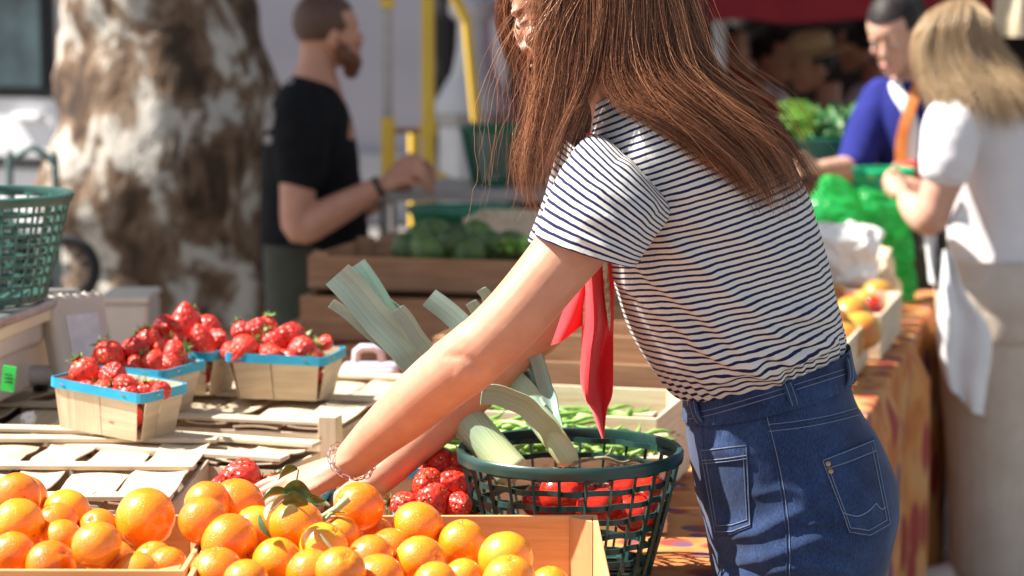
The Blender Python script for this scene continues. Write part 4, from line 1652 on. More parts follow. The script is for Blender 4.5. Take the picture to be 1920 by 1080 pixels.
# display head: tilted slab turned to the customers
DC = P(147, 642, 4.20)
MD = rotz(R(36)) @ Matrix.Rotation(R(-20), 3, 'X')
m = MB(); m.box(DC, (.112, .044, .172), MD)
dh = m.build('display', mt['beigeplastic'], scale_o, False, .010, seg=3)
m = MB(); m.box(DC + MD @ Vector((.004, -.0205, .0)), (.080, .004, .118), MD)
m.build('bezel', mt['beigeplastic'], dh, False, .004)
m = MB(); m.box(DC + MD @ Vector((.004, -.0232, .002)), (.062, .003, .088), MD)
m.build('screen', mt['screen'], dh, False, .001)
m = MB()
for k in range(6):
    m.box(DC + MD @ Vector((-.038 + .015 * k, 0, .086)), (.005, .036, .005), MD)
m.build('ridge', mt['beigeplastic'], dh, False, .001)
m = MB(); m.tube([DC + MD @ Vector((-.01, .012, -.055)), T_(.09, .02, .93)], .017, 12)
m.build('display_arm', mt['greyplastic'], scale_o)

# crumpled paper on the dark board
m = MB()
m.ball((0, 0, 0), .014, 14)
for k in range(len(m.v)):
    v = m.v[k]
    m.v[k] = P(55, 787, 3.95) + v * (1 + .5 * noise.noise(v * 120)) + Vector((0, 0, .0))
tag(m.build('paper_scrap', mt['paper'], None, False), 'crumpled scrap of white paper beside the scale', 'paper')
db = thing('display_board', (-1.03, 3.95, .745), 'dark board on the table beneath the shop scale', 'board')
m = MB(); m.box((-1.11, 4.0, .812), (.40, .62, .11), rotz(R(-4)))
m.build('board', mt['rubber'], db, False, .004)
m = MB(); m.box((-1.11, 4.0, .873), (.395, .615, .006), rotz(R(-4)))
m.build('edge_trim', mt['galv'], db, False, .002)
# ------------------------------------------------------------------ people
def chain(mb, pts, n=16, sub=5):
    """rounded tapered limb through (point, radius) pairs"""
    q = spline([(*p, r) for p, r in pts], sub)
    mb.tube([Vector(x[:3]) for x in q], [float(x[3]) for x in q], n, True, True)


def add_head(mb, M4, s=1.0):
    """head in local axes (x forward, z up, chin at z = 0, height .225) placed by M4; face features included"""
    S = [(-.002, .070, .040, .016), (.010, .088, .012, .034), (.032, .090, -.02, .049), (.055, .089, -.052, .058), (.082, .090, -.074, .065), (.102, .087, -.085, .069),
         (.118, .088, -.092, .0705), (.135, .094, -.095, .072), (.16, .088, -.097, .074), (.185, .068, -.09, .068), (.206, .036, -.068, .052), (.221, .0, -.034, .022)]
    h = MB()
    h.loft([(Vector(((f + b) / 2, 0, z)), Vector(((f - b) / 2, 0, 0)), Vector((0, w_, 0))) for z, f, b, w_ in S], 36, True, 4, 2.15)
    h.tube([(.078, 0, .128), (.092, 0, .105), (.104, 0, .084), (.098, 0, .072)], [.010, .012, .0150, .012], 12, True, True)
    for sg in (-1, 1):
        h.ball((.096, sg * .013, .075), (.011, .009, .009), 10)
        h.ball((.082, sg * .026, .127), (.012, .024, .008), 12)
        h.ball((.068, sg * .040, .085), (.018, .018, .018), 12)
        h.ball((.074, sg * .031, .110), (.014, .018, .010), 12)
        h.ball((-.004, sg * .072, .092), (.018, .008, .032), 12, rotz(sg * .35))
        h.ball((.002, sg * .070, .066), (.009, .006, .010), 10)
    h.ball((.094, 0, .048), (.010, .024, .0065), 12)
    h.ball((.093, 0, .036), (.010, .020, .0075), 12)
    h.ball((.083, 0, .012), (.014, .02, .014), 12)
    mb.add([M4 @ (p * s) for p in h.v], h.f)


def eyes(parent, M4, s=1.0):
    for sg in (-1, 1):
        m = MB()
        m.ball(M4 @ (Vector((.0795, sg * .031, .109)) * s), .0105 * s, 14)
        e = m.build('eye', mt['white_eye'], parent)
        m = MB()
        m.ball(M4 @ (Vector((.0875, sg * .031, .107)) * s), .0050 * s, 10)
        m.build('iris', mt['iris'], e)


def head_frame(chin_to_ear, yaw, pitch, roll=0, chin=None):
    M = Matrix.Rotation(yaw, 4, 'Z') @ Matrix.Rotation(pitch, 4, 'Y') @ Matrix.Rotation(roll, 4, 'X')
    M.translation = chin
    return M


def hand(mb, wrist, knuck, fingers, thumb, rp=.018, wide=None):
    """palm from wrist to the knuckle row, five separate fingers"""
    w_, k = Vector(wrist), Vector(knuck)
    roots = [Vector(f[0]) for f in fingers]
    across = (roots[-1] - roots[0])
    A = across * .5
    n = across.cross(k - w_).normalized()
    mb.loft([(w_.lerp(k, -.12), A * .62, n * .021), (w_.lerp(k, .12), A * .68, n * .0205), (w_.lerp(k, .4), A * .95, n * .019), (w_.lerp(k, .75), A * 1.15, n * .016), (w_.lerp(k, 1.02), A * 1.18, n * .012)], 24, True, 4, 2.4)
    for i, f in enumerate(fingers):
        f = [Vector(p) for p in f]
        r = (.0088, .0092, .0088, .0078)[i]
        chain(mb, [(w_.lerp(f[0], .75), r * 1.0), (f[0], r * 1.08), (f[1], r * .98), (f[1].lerp(f[2], .5), r * .88), (f[2], r * .9)] + [(p, r * .74) for p in f[3:]], 10, 3)
    t = [Vector(p) for p in thumb]
    chain(mb, [(w_.lerp(t[0], .5), .014), (t[0], .0135), (t[1], .0112), (t[2], .0088)], 10, 4)


def strands(name, mat, parent, guides, count, r=.00045, seg=18, jit=.006, clump=40, seed=1, shrink=.35, surf=None, clear=.004, wild=.0015, tonebias=0, tips=.25, wave=.005):
    """hair strands as thin tubes: guides are lists of world points; each strand follows a blend of two neighbouring guides"""
    g = np.random.default_rng(seed)
    G = np.array([np.array(spline(gd, 6)) if False else resample(gd, seg) for gd in guides])       # (ng, seg, 3)
    ng = len(G)
    ncl = max(4, count // clump)
    cl_u = g.random(ncl) * (ng - 1)
    cl_off = g.normal(size=(ncl, 3)) * jit
    cl_tone = g.random(ncl)
    cl_ph = g.random(ncl) * 6.28
    cl_len = 1 - tips * g.random(ncl) ** 2
    V, F, T = [], [], []
    K = 4
    base = 0
    for i in range(count):
        c = g.integers(ncl)
        u = min(max(cl_u[c] + g.normal() * .10, 0), ng - 1.001)
        k = int(u)
        f = u - k
        line = G[k] * (1 - f) + G[k + 1] * f
        L = cl_len[c] * (1 - .34 * g.random() ** 1.6)
        t = np.linspace(0, 1, seg)
        ts = t * L * (seg - 1)
        i0 = np.minimum(ts.astype(int), seg - 2)
        fr = (ts - i0)[:, None]
        line = line[i0] * (1 - fr) + line[i0 + 1] * fr
        spread = g.normal(size=3) * jit * .8
        env = (1 - (1 - shrink) * t)[:, None]
        wav = np.stack([np.sin(t * 5 + cl_ph[c]), np.cos(t * 4.3 + cl_ph[c] * 2), np.sin(t * 7 + cl_ph[c] * 3)], 1) * wave * t[:, None]
        wi = np.cumsum(g.normal(size=(seg, 3)), 0) * wild * (.2 + t[:, None])
        pts = line + cl_off[c] * (0.4 + .6 * t)[:, None] + spread * env + wav + wi
        if surf:
            pts = push_out(pts, surf, clear * (1 + 2.5 * g.random()))
        tg = np.gradient(pts, axis=0)
        tg /= np.linalg.norm(tg, axis=1)[:, None] + 1e-9
        ref = np.array([.31, -.9, .3])
        a = np.cross(tg, ref)
        a /= np.linalg.norm(a, axis=1)[:, None] + 1e-9
        b = np.cross(tg, a)
        rr = r * (.8 + .5 * g.random()) * (1 - .6 * t ** 3)
        ring = [pts + (a * math.cos(q) + b * math.sin(q)) * rr[:, None] for q in (0, 2.094, 4.189)]
        V.append(np.stack(ring, 1).reshape(-1, 3))
        j = np.arange(seg - 1)[:, None] * 3
        for q in range(3):
            q2 = (q + 1) % 3
            F.append(np.concatenate([j + q, j + q2, j + 3 + q2, j + 3 + q], 1) + base)
        base += seg * 3
        tone = np.clip(.42 * cl_tone[c] + .58 * g.random() + tonebias, 0, 1)
        T.append(np.full(seg * 3, tone, dtype=np.float32))
    V = np.concatenate(V)
    F = np.concatenate(F)
    T = np.concatenate(T)
    r0 = parent
    while r0 is not None and r0.parent is not None:
        r0 = r0.parent
    V = V - np.array(r0.location)
    me = bpy.data.meshes.new(name)
    me.vertices.add(len(V))
    me.vertices.foreach_set('co', V.ravel().astype(np.float32))
    me.loops.add(F.size)
    me.loops.foreach_set('vertex_index', F.ravel().astype(np.int32))
    me.polygons.add(len(F))
    me.polygons.foreach_set('loop_start', (np.arange(len(F)) * 4).astype(np.int32))
    me.update(calc_edges=True)
    me.shade_smooth()
    at = me.attributes.new('tone', 'FLOAT', 'POINT')
    at.data.foreach_set('value', T)
    me.materials.append(mat)
    o = bpy.data.objects.new(name, me)
    C.objects.link(o)
    o.parent = parent
    return o


def resample(gd, seg):
    q = np.array(spline(gd, 8))
    d = np.concatenate([[0], np.cumsum(np.linalg.norm(np.diff(q, axis=0), axis=1))])
    t = np.linspace(0, d[-1], seg)
    return np.stack([np.interp(t, d, q[:, k]) for k in range(3)], 1)


def push_out(pts, surf, clear):
    """move points that fall inside or behind the clothed body out to its near side"""
    out = pts.copy()
    for i, p in enumerate(pts):
        o = Vector((p[0], p[1] - .6, p[2]))
        best = None
        for b in surf:
            h = b.ray_cast(o, Vector((0, 1, 0)), 1.2)
            if h[0] is not None and (best is None or h[0].y < best):
                best = h[0].y
        if best is not None and p[1] > best - clear:
            out[i, 1] = best - clear
    return out


def SP(l, r, Y, b, Yl=None, Yr=None):
    """body section from its two silhouette pixels; b = half width across (towards the camera)"""
    a, c = P(*l, Yl or Y), P(*r, Yr or Y)
    return ((a + c) / 2, (c - a) / 2, Vector((0, -b, 0)))


def project(g):
    v = g - np.array([0, 0, CAM_H])
    z = v[..., 1] * CP - v[..., 2] * SPI
    y = v[..., 1] * SPI + v[..., 2] * CP
    return 960 + FPX * v[..., 0] / z, 540 - FPX * y / z


def ridge(px, py, line, width, amp, near, sharp=0.0):
    """a fold along a line: height profile across it; sharp > 0 makes one flank steep"""
    L = np.array(line, float)
    best = np.full(px.shape, 1e9)
    sgn = np.zeros(px.shape)
    tt = np.zeros(px.shape)
    tot = len(L) - 1
    for k in range(tot):
        a, b = L[k], L[k + 1]
        d = b - a
        l2 = (d ** 2).sum()
        t = np.clip(((px - a[0]) * d[0] + (py - a[1]) * d[1]) / l2, 0, 1)
        qx, qy = px - a[0] - d[0] * t, py - a[1] - d[1] * t
        dist = np.hypot(qx, qy)
        s = np.sign(d[0] * qy - d[1] * qx)
        u = dist < best
        best = np.where(u, dist, best)
        sgn = np.where(u, s, sgn)
        tt = np.where(u, (k + t) / tot, tt)
    x = best / width
    prof = np.exp(-x * x)
    if sharp:
        prof = np.where(sgn > 0, np.exp(-(x / (1 - sharp)) ** 2), np.exp(-(x / (1 + sharp)) ** 2))
    env = np.clip(np.minimum(tt, 1 - tt) * 6, 0, 1) ** .7
    return amp * prof * env * near


# ================================================================== the woman in the striped top
W = thing('person', (.40, 3.42, 0), 'woman in a navy striped top and jeans with long brown hair, reaching over the oranges', 'person')
YW = 3.41

# --- body: one continuous surface
body = MB()
HM = head_frame(0, R(180 - 14), R(20), 0, P(1046, 178, 3.385))
HM = HM @ Matrix.Translation((-.075, 0, 0))
add_head(body, HM, 1.0)
body.loft([SP((1080, 330), (1370, 190), 3.385, .09), SP((1110, 225), (1260, 130), 3.385, .058), SP((1085, 150), (1200, 80), 3.385, .052)], 24, True, 4)
tors = [SP((1300, 735), (1570, 665), 3.40, .115), SP((1260, 670), (1545, 580), 3.40, .125), SP((1220, 600), (1515, 470), 3.395, .12), SP((1180, 500), (1480, 370), 3.39, .12), SP((1140, 410), (1440, 280), 3.385, .12), SP((1120, 340), (1380, 220), 3.385, .105), SP((1120, 260), (1290, 150), 3.385, .06)]
body.loft(tors, 32, True, 4)
# left arm (towards the camera)
SH = P(1185, 330, 3.235)
EL = P(893, 668, 3.20)
WR = P(652, 872, 3.315)
arm = [(P(1160, 365, 3.24), .040), (P(1100, 425, 3.205), .050), (P(1040, 503, 3.19), .0455), (P(965, 592, 3.185), .0435), (P(893, 663, 3.195), .0435), (P(828, 713, 3.215), .0430), (P(765, 768, 3.245), .0395), (P(705, 820, 3.28), .0325), (P(662, 862, 3.31), .0270)]
chain(body, arm, 24, 6)
kn = P(548, 914, 3.335)
F_ = [[P(531, 899, 3.372), P(498, 908, 3.378), P(472, 921, 3.378), P(456, 938, 3.376)],
      [P(527, 909, 3.352), P(490, 926, 3.354), P(468, 946, 3.354), P(460, 968, 3.352)],
      [P(540, 922, 3.332), P(508, 942, 3.328), P(490, 962, 3.328), P(484, 980, 3.328)],
      [P(561, 934, 3.312), P(536, 952, 3.302), P(522, 968, 3.300), P(516, 982, 3.300)]]
hand(body, WR, kn, F_, [P(600, 893, 3.365), P(566, 906, 3.393), P(528, 926, 3.405)])
# right arm (far side), mostly behind the left
arm2 = [(P(1120, 330, 3.53), .05), (P(1070, 460, 3.50), .047), (P(1015, 600, 3.46), .043), (P(972, 636, 3.46), .041), (P(910, 704, 3.455), .039), (P(838, 776, 3.445), .034), (P(752, 858, 3.43), .028), (P(700, 903, 3.425), .026)]
chain(body, arm2, 22, 6)
wr2 = P(697, 905, 3.425)
F2 = [[P(622, 945, 3.455), P(596, 962, 3.455), P(578, 980, 3.455), P(570, 995, 3.45)], [P(618, 952, 3.435), P(590, 972, 3.435), P(574, 990, 3.435), P(568, 1004, 3.43)],
      [P(622, 960, 3.415), P(598, 980, 3.412), P(584, 998, 3.41), P(580, 1010, 3.41)], [P(634, 968, 3.395), P(614, 985, 3.392), P(603, 999, 3.39), P(600, 1010, 3.39)]]
hand(body, wr2, P(630, 950, 3.425), F2, [P(665, 925, 3.39), P(640, 950, 3.375), P(620, 972, 3.37)])
# hips, legs and feet (inside the jeans and shoes)
hip = P(1490, 870, 3.41)
body.loft([SP((1310, 740), (1560, 670), 3.40, .105), SP((1325, 830), (1605, 795), 3.41, .12), SP((1350, 930), (1635, 915), 3.42, .13), SP((1365, 1010), (1620, 1000), 3.42, .12)], 28, True, 4)
for dy, dx in ((-.085, .0), (.09, -.03)):
    x = hip.x + dx
    y = 3.42 + dy
    chain(body, [(Vector((x, y, .84)), .07), (Vector((x - .01, y, .68)), .075), (Vector((x - .015, y, .50)), .055), (Vector((x - .0, y, .36)), .055), (Vector((x + .02, y, .12)), .036), (Vector((x + .02, y, .075)), .036)], 18, 4)
    chain(body, [(Vector((x + .035, y, .045)), .034), (Vector((x - .03, y, .045)), .036), (Vector((x - .11, y, .032)), .030), (Vector((x - .16, y, .028)), .022)], 14, 4)
bo = remesh(body, 'body', mt['skin'], W, .0028, 5, .5)
# the soft crease inside the bent elbow and the tendons at the wrist
co = np.empty(len(bo.data.vertices) * 3, np.float32)
bo.data.vertices.foreach_get('co', co)
co = co.reshape(1, -1, 3).astype(float) + np.array(W.location)
nv_ = np.empty(len(bo.data.vertices) * 3, np.float32)
bo.data.vertices.foreach_get('normal', nv_)
nv_ = nv_.reshape(1, -1, 3)
px, py = project(co)
nr_ = ((nv_[..., 1] < .2) & (co[..., 1] < 3.32)).astype(float)
d_ = ridge(px, py, [(828, 668), (868, 668), (900, 684), (912, 700)], 9, -.0019, nr_) + ridge(px, py, [(850, 705), (890, 712), (930, 690)], 30, .0016, nr_) + ridge(px, py, [(800, 640), (840, 632), (880, 620)], 26, .002, nr_)
d_ = d_ + ridge(px, py, [(665, 860), (610, 880), (560, 905)], 7, .0016, np.ones_like(nr_)) + ridge(px, py, [(650, 880), (600, 910), (570, 925)], 7, .0014, np.ones_like(nr_))
co = co + nv_ * d_[..., None] - np.array(W.location)
bo.data.vertices.foreach_set('co', co.ravel().astype(np.float32))
bo.data.update()
eyes(W, HM)
m = MB()
m.ball(HM @ Vector((.1015, 0, .0475)), (.004, .018, .004), 10)
m.ball(HM @ Vector((.1000, 0, .0375)), (.004, .015, .005), 10)
m.build('lips', mt['lip'], W)
for dy, dx in ((-.085, .0), (.09, -.03)):
    x = hip.x + dx
    y = 3.42 + dy
    m = MB()
    m.loft([(Vector((x + .0, y, .0)), Vector((.145, 0, 0)), Vector((0, .048, 0))), (Vector((x - .0, y, .012)), Vector((.150, 0, 0)), Vector((0, .05, 0))), (Vector((x + .0, y, .04)), Vector((.14, 0, 0)), Vector((0, .047, 0))), (Vector((x + .03, y, .075)), Vector((.085, 0, 0)), Vector((0, .043, 0))), (Vector((x + .03, y, .11)), Vector((.055, 0, 0)), Vector((0, .043, 0)))], 28, True, 3)
    m.build('shoe', mt['whitecloth'], W)

# --- striped top: torso and sleeves as dense lofts with real folds


def dense(secs, nv, nu, ex=2.1):
    """resampled loft as a (nv, nu) grid of points and arc length"""
    s = interp_secs(secs, 24)
    c = np.array([np.array(x[0]) for x in s])
    d = np.concatenate([[0], np.cumsum(np.linalg.norm(np.diff(c, axis=0), axis=1))])
    t = np.linspace(0, d[-1], nv)
    f = lambda k: np.stack([np.interp(t, d, np.array([np.array(x[k])[i] for x in s])) for i in range(3)], 1)
    c, A, B = f(0), f(1), f(2)
    a = np.linspace(0, 2 * np.pi, nu + 1)
    ca, sa = np.cos(a), np.sin(a)
    ca = np.sign(ca) * np.abs(ca) ** (2 / ex)
    sa = np.sign(sa) * np.abs(sa) ** (2 / ex)
    return c[:, None] + A[:, None] * ca[None, :, None] + B[:, None] * sa[None, :, None], t


def normals(g):
    du = np.gradient(g, axis=1)
    du[:, 0] = du[:, -1] = (g[:, 1] - g[:, -2]) / 2
    dv = np.gradient(g, axis=0)
    n = np.cross(du, dv)
    n /= np.linalg.norm(n, axis=2)[:, :, None] + 1e-12
    c = g.mean(axis=1, keepdims=True)
    if ((g - c) * n).sum() < 0:
        n = -n
    return n


def nz(g, s, seed=0):
    f = g.reshape(-1, 3)
    return np.array([noise.noise(Vector(p) * s + Vector((seed, 0, 0))) for p in f]).reshape(g.shape[:2])


def cloth(name, g, t, mat, parent, vscale=1.0, flip=False, voff=None):
    m = MB()
    nv, nu = g.shape[:2]
    o = np.array(W.location)
    me = bpy.data.meshes.new(name)
    idx = np.arange(nv * nu).reshape(nv, nu)
    F = np.stack([idx[:-1, :-1], idx[:-1, 1:], idx[1:, 1:], idx[1:, :-1]], -1).reshape(-1, 4)
    me.from_pydata((g.reshape(-1, 3) - o), [], F.tolist())
    uv = me.uv_layers.new(name='UVMap')
    U_ = np.tile(np.linspace(0, 1, nu)[None], (nv, 1))
    V_ = np.tile(t[:, None], (1, nu)) if voff is None else t[:, None] + voff
    uu = np.stack([U_.ravel()[F.ravel()], V_.ravel()[F.ravel()]], 1)
    uv.data.foreach_set('uv', uu.ravel().astype(np.float32))
    me.shade_smooth()
    me.materials.append(mat)
    ob = bpy.data.objects.new(name, me)
    C.objects.link(ob)
    ob.parent = parent
    m.v = [Vector(p) for p in g.reshape(-1, 3)]
    m.f = F.tolist()
    sd = ob.modifiers.new('thick', 'SOLIDIFY')
    sd.thickness = .0012
    sd.offset = -1
    return ob, m.bvh()


ts = [SP((1296, 742), (1574, 662), 3.405, .122), SP((1262, 735), (1580, 640), 3.405, .132), SP((1224, 690), (1576, 600), 3.40, .145), SP((1184, 622), (1560, 530), 3.40, .153), SP((1156, 545), (1540, 455), 3.395, .158),
      SP((1134, 470), (1514, 372), 3.39, .162), SP((1112, 400), (1472, 295), 3.385, .166), SP((1102, 335), (1400, 215), 3.385, .176), SP((1108, 268), (1330, 160), 3.385, .158), SP((1112, 225), (1285, 128), 3.385, .115), SP((1112, 195), (1250, 112), 3.385, .072)]
g, t = dense(ts, 250, 300)
n = normals(g)
px, py = project(g)
near = (n[..., 1] < .25).astype(float)
dsp = .0035 * nz(g, 11, 3) + .0016 * nz(g, 26, 9)
folds = [([(1185, 470), (1235, 520), (1330, 595), (1425, 690), (1470, 715)], 20, .014, .35), ([(1140, 500), (1240, 580), (1330, 650), (1420, 715)], 16, .010, .3), ([(1225, 430), (1310, 490), (1400, 580), (1500, 690)], 22, .010, -.3),
         ([(1235, 400), (1330, 420), (1440, 470), (1530, 520)], 24, .006, 0), ([(1260, 370), (1340, 350), (1420, 350)], 18, .007, 0), ([(1290, 640), (1360, 670), (1440, 700)], 11, .008, .3), ([(1420, 610), (1490, 640), (1560, 640)], 12, .009, .3),
         ([(1450, 580), (1520, 600), (1570, 600)], 12, .007, .3), ([(1400, 650), (1470, 670), (1550, 660)], 9, .009, .3), ([(1440, 690), (1510, 660), (1570, 640)], 8, .007, 0), ([(1380, 560), (1470, 600), (1550, 575)], 14, .007, .2),
         ([(1330, 720), (1390, 690), (1430, 660)], 9, .007, 0), ([(1200, 560), (1260, 640), (1330, 715)], 14, .006, 0), ([(1480, 430), (1520, 500), (1550, 560)], 14, .005, 0)]
for (l, wd, am, sh) in folds:
    dsp = dsp + ridge(px, py, l, wd, am, near, sh)
# gathered where it is tucked into the jeans
dsp = dsp + .0022 * np.exp(-((t[:, None] - .02) / .03) ** 2) * np.sin(np.linspace(0, 2 * np.pi, 301)[None] * 34 + 3 * np.sin(np.linspace(0, 2 * np.pi, 301)[None] * 5))
dsp[:, -1] = dsp[:, 0]
g = g + n * dsp[..., None]
px, py = project(g)
# stripes hang lower on the loose front than across the back
shift = .035 * (np.clip((1330 - px) / 200, 0, 1) ** 1.2) * near * np.clip((py - 430) / 220, 0, 1) * -1
_, bvT = cloth('striped_top', g, t, mt['stripe'], W, voff=shift + .012 * nz(g, 3, 1))
top_o = [o for o in W.children if o.name.startswith('striped_top')][0]

ss = [SP((1172, 285), (1255, 368), 3.32, .030), SP((1132, 254), (1262, 384), 3.275, .066), SP((1092, 262), (1252, 412), 3.24, .076), SP((1052, 318), (1228, 446), 3.215, .074), SP((1024, 382), (1206, 478), 3.20, .071), SP((1003, 440), (1192, 500), 3.19, .068)]
g, t = dense(ss, 130, 200)
n = normals(g)
px, py = project(g)
near = (n[..., 1] < .25).astype(float)
dsp = .0022 * nz(g, 14, 5) + .001 * nz(g, 34, 2)
for (l, wd, am, sh) in [([(1215, 420), (1170, 380), (1110, 340)], 20, .006, .2), ([(1205, 450), (1150, 420), (1080, 390)], 18, .005, .2), ([(1195, 480), (1140, 465), (1060, 440)], 12, .003, 0), ([(1230, 400), (1200, 350), (1160, 300)], 16, .005, 0)]:
    dsp = dsp + ridge(px, py, l, wd, am, near, sh)
dsp = dsp + .0016 * (np.abs(t[:, None] - (t[-1] - .018)) < .0016)       # hem stitching ridge
dsp[:, -1] = dsp[:, 0]
g = g + n * dsp[..., None]
sl_o, bvS = cloth('sleeve', g, t, mt['stripe'], top_o)
# far sleeve
ss2 = [SP((1060, 262), (1200, 380), 3.47, .05), SP((1040, 300), (1190, 400), 3.50, .07), SP((1020, 370), (1160, 450), 3.51, .07), SP((990, 450), (1140, 500), 3.505, .068)]
g, t = dense(ss2, 60, 80)
cloth('sleeve', g, t, mt['stripe'], top_o)
# seam around the armhole
m = MB()
sm = []
for (x, y) in [(1118, 232), (1165, 262), (1215, 305), (1252, 345), (1270, 380), (1262, 405), (1232, 428), (1214, 440)]:
    sm.append((x, y))
sm = [tuple(q) for q in spline([(x, y, 0) for x, y in sm], 5)]


def hit(px_, py_, bvs, lift=0.0):
    d = ray(px_, py_).normalized()
    o = Vector((0, 0, CAM_H))
    best = None
    for b in bvs:
        h = b.ray_cast(o, d)
        if h[0] is not None and (best is None or h[3] < best[3]):
            best = h
    if best is None:
        return None, None
    nn_ = best[1] if best[1].dot(d) < 0 else -best[1]
    return best[0] + nn_ * lift, nn_


# --- jeans
js = [SP((1288, 742), (1583, 652), 3.41, .126), SP((1287, 800), (1600, 742), 3.41, .136), SP((1295, 860), (1645, 822), 3.415, .150), SP((1308, 920), (1676, 892), 3.42, .163), SP((1318, 970), (1682, 955), 3.42, .168), SP((1326, 1020), (1672, 1012), 3.42, .166), SP((1334, 1075), (1655, 1075), 3.425, .160), SP((1340, 1130), (1645, 1130), 3.43, .155), SP((1370, 1180), (1620, 1180), 3.43, .12)]
g, t = dense(js, 220, 260, 2.15)
n = normals(g)
px, py = project(g)
near = (n[..., 1] < .3).astype(float)
dsp = .0022 * nz(g, 10, 5) + .0014 * nz(g, 24, 2)
for (l, wd, am, sh) in [([(1500, 985), (1570, 975), (1620, 1000)], 10, .006, .3), ([(1330, 1010), (1420, 1000), (1520, 950), (1590, 960)], 16, .006, .2), ([(1340, 1060), (1430, 1050), (1540, 1010), (1610, 1040)], 16, .006, .2),
                        ([(1430, 1075), (1520, 1060), (1600, 1075)], 12, .005, .2), ([(1310, 900), (1330, 950), (1380, 1000)], 12, .005, 0), ([(1400, 930), (1470, 915), (1540, 935)], 12, .004, 0), ([(1320, 840), (1400, 850), (1480, 830)], 14, .003, 0)]:
    dsp = dsp + ridge(px, py, l, wd, am, near, sh)
dsp[:, -1] = dsp[:, 0]
g = g + n * dsp[..., None]
jo, bvJ = cloth('jeans', g, t, mt['denim'], W)
for (cx, dy, k) in ((1492, -.088, 0), (1462, .095, 1)):
    x0 = P(cx, 1000, 3.42 + dy).x
    y = 3.42 + dy
    ls = [(Vector((x0, y, .84)), Vector((.06, 0, 0)), Vector((0, -.04, 0))), (Vector((x0 - .002, y, .765)), Vector((.108 - .01 * k, 0, 0)), Vector((0, -.07, 0))), (Vector((x0 - .006, y, .68)), Vector((.110, 0, 0)), Vector((0, -.084, 0))),
          (Vector((x0 - .012, y, .50)), Vector((.09, 0, 0)), Vector((0, -.075, 0))), (Vector((x0, y, .32)), Vector((.088, 0, 0)), Vector((0, -.075, 0))), (Vector((x0 + .015, y, .10)), Vector((.10, 0, 0)), Vector((0, -.085, 0)))]
    g2, t2 = dense(ls, 160, 120)
    n2 = normals(g2)
    g2 = g2 + n2 * (.003 * nz(g2, 9, 7 + k) + .0025 * nz(g2 * np.array([1, 1, 2.2]), 16, 3))[..., None]
    g2[:, -1] = g2[:, 0]
    lo_, bl = cloth('trouser_leg', g2, t2, mt['denim'], jo)
    if k == 0:
        bvL = bl
JB = [bvJ, bvL]


def line_on(mb, pts, r, bvs, lift=.0006, sub=8, dash=None):
    q = [x for x in spline([(x, y, 0) for x, y in pts], sub)]
    w3 = []
    for x in q:
        h, nn_ = hit(x[0], x[1], bvs, lift)
        if h is not None and (not w3 or abs(h.y - w3[-1].y) < .03):
            w3.append(h)
    if len(w3) > 2:
        mb.tube(w3, r, 5)


def patch_on(poly_fn, nu, nv, bvs, lift):
    rows = []
    for i in range(nv):
        row = []
        for j in range(nu):
            x, y = poly_fn(j / (nu - 1), i / (nv - 1))
            h, nn_ = hit(x, y, bvs, lift)
            if h is None:
                h = row[-1] if row else Vector((0, 0, 0))
            row.append(h)
        rows.append(row)
    return rows


def quad_fn(a, b, c, d, dip=0):
    """a top-left, b top-right, c bottom-right, d bottom-left; dip pulls the bottom middle down"""
    def f(u, v):
        x = (a[0] * (1 - u) + b[0] * u) * (1 - v) + (d[0] * (1 - u) + c[0] * u) * v
        y = (a[1] * (1 - u) + b[1] * u) * (1 - v) + (d[1] * (1 - u) + c[1] * u) * v
        return x, y + dip * v * (1 - abs(2 * u - 1))
    return f


# waistband: a band standing proud of the jeans
wb = [SP((1284, 738), (1588, 648), 3.41, .130), SP((1284, 775), (1597, 692), 3.41, .134), SP((1284, 787), (1600, 704), 3.41, .1355)]
g, t = dense(wb, 24, 260)
n = normals(g)
g = g + n * (.0035 + .0012 * nz(g, 22, 1) + .0009 * np.sin(np.linspace(0, 2 * np.pi, 261) * 60)[None] * np.exp(-((t[:, None] - t[-1]) / .012) ** 2))[..., None]
g[:, -1] = g[:, 0]
wbo, bvW = cloth('waistband', g, t, mt['denim'], jo)
JW = [bvW]
m = MB()
line_on(m, [(1290, 786), (1340, 776), (1440, 747), (1520, 722), (1590, 700)], .0007, JW)
line_on(m, [(1290, 776), (1340, 766), (1440, 737), (1520, 712), (1590, 690)], .0006, JW)
line_on(m, [(1290, 743), (1340, 731), (1440, 700), (1520, 674), (1582, 654)], .0006, JW)
m.build('stitching', mt['stitch'], wbo)
# belt loops
for (x0, y0, x1, y1, wd) in ((1466, 692, 1490, 760, 9), (1302, 737, 1314, 792, 7), (1580, 652, 1591, 722, 5)):
    rows = []
    for i in range(14):
        q = i / 13
        arch = .0065 * math.sin(math.pi * min(1, q * 1.02)) ** .5 + .0025
        row = []
        for j in range(5):
            x = x0 + (x1 - x0) * q + (j / 4 - .5) * 2 * wd
            y = y0 + (y1 - y0) * q - (j / 4 - .5) * 5
            h, nn_ = hit(x, y, JW + JB, arch - .0012 * abs(j - 2) / 2)
            if h is None:
                h = row[-1] if row else P(x, y, 3.39)
            row.append(h)
        rows.append(row)
    m = MB()
    m.grid([r_[::-1] for r_ in rows], .002)
    bl_ = m.build('belt_loop', mt['denim'], jo)
    m = MB()
    for j in (1, 3):
        m.tube([rows[i][j] + Vector((0, -.0008, .0)) for i in range(14)], .0006, 4)
    m.build('stitching', mt['stitch'], bl_)
# button at the front
h, nn_ = hit(1294, 752, JW, .002)
if h is not None:
    m = MB(); m.ball(h, (.003, .006, .0075), 12); m.build('button', mt['copper'], jo)

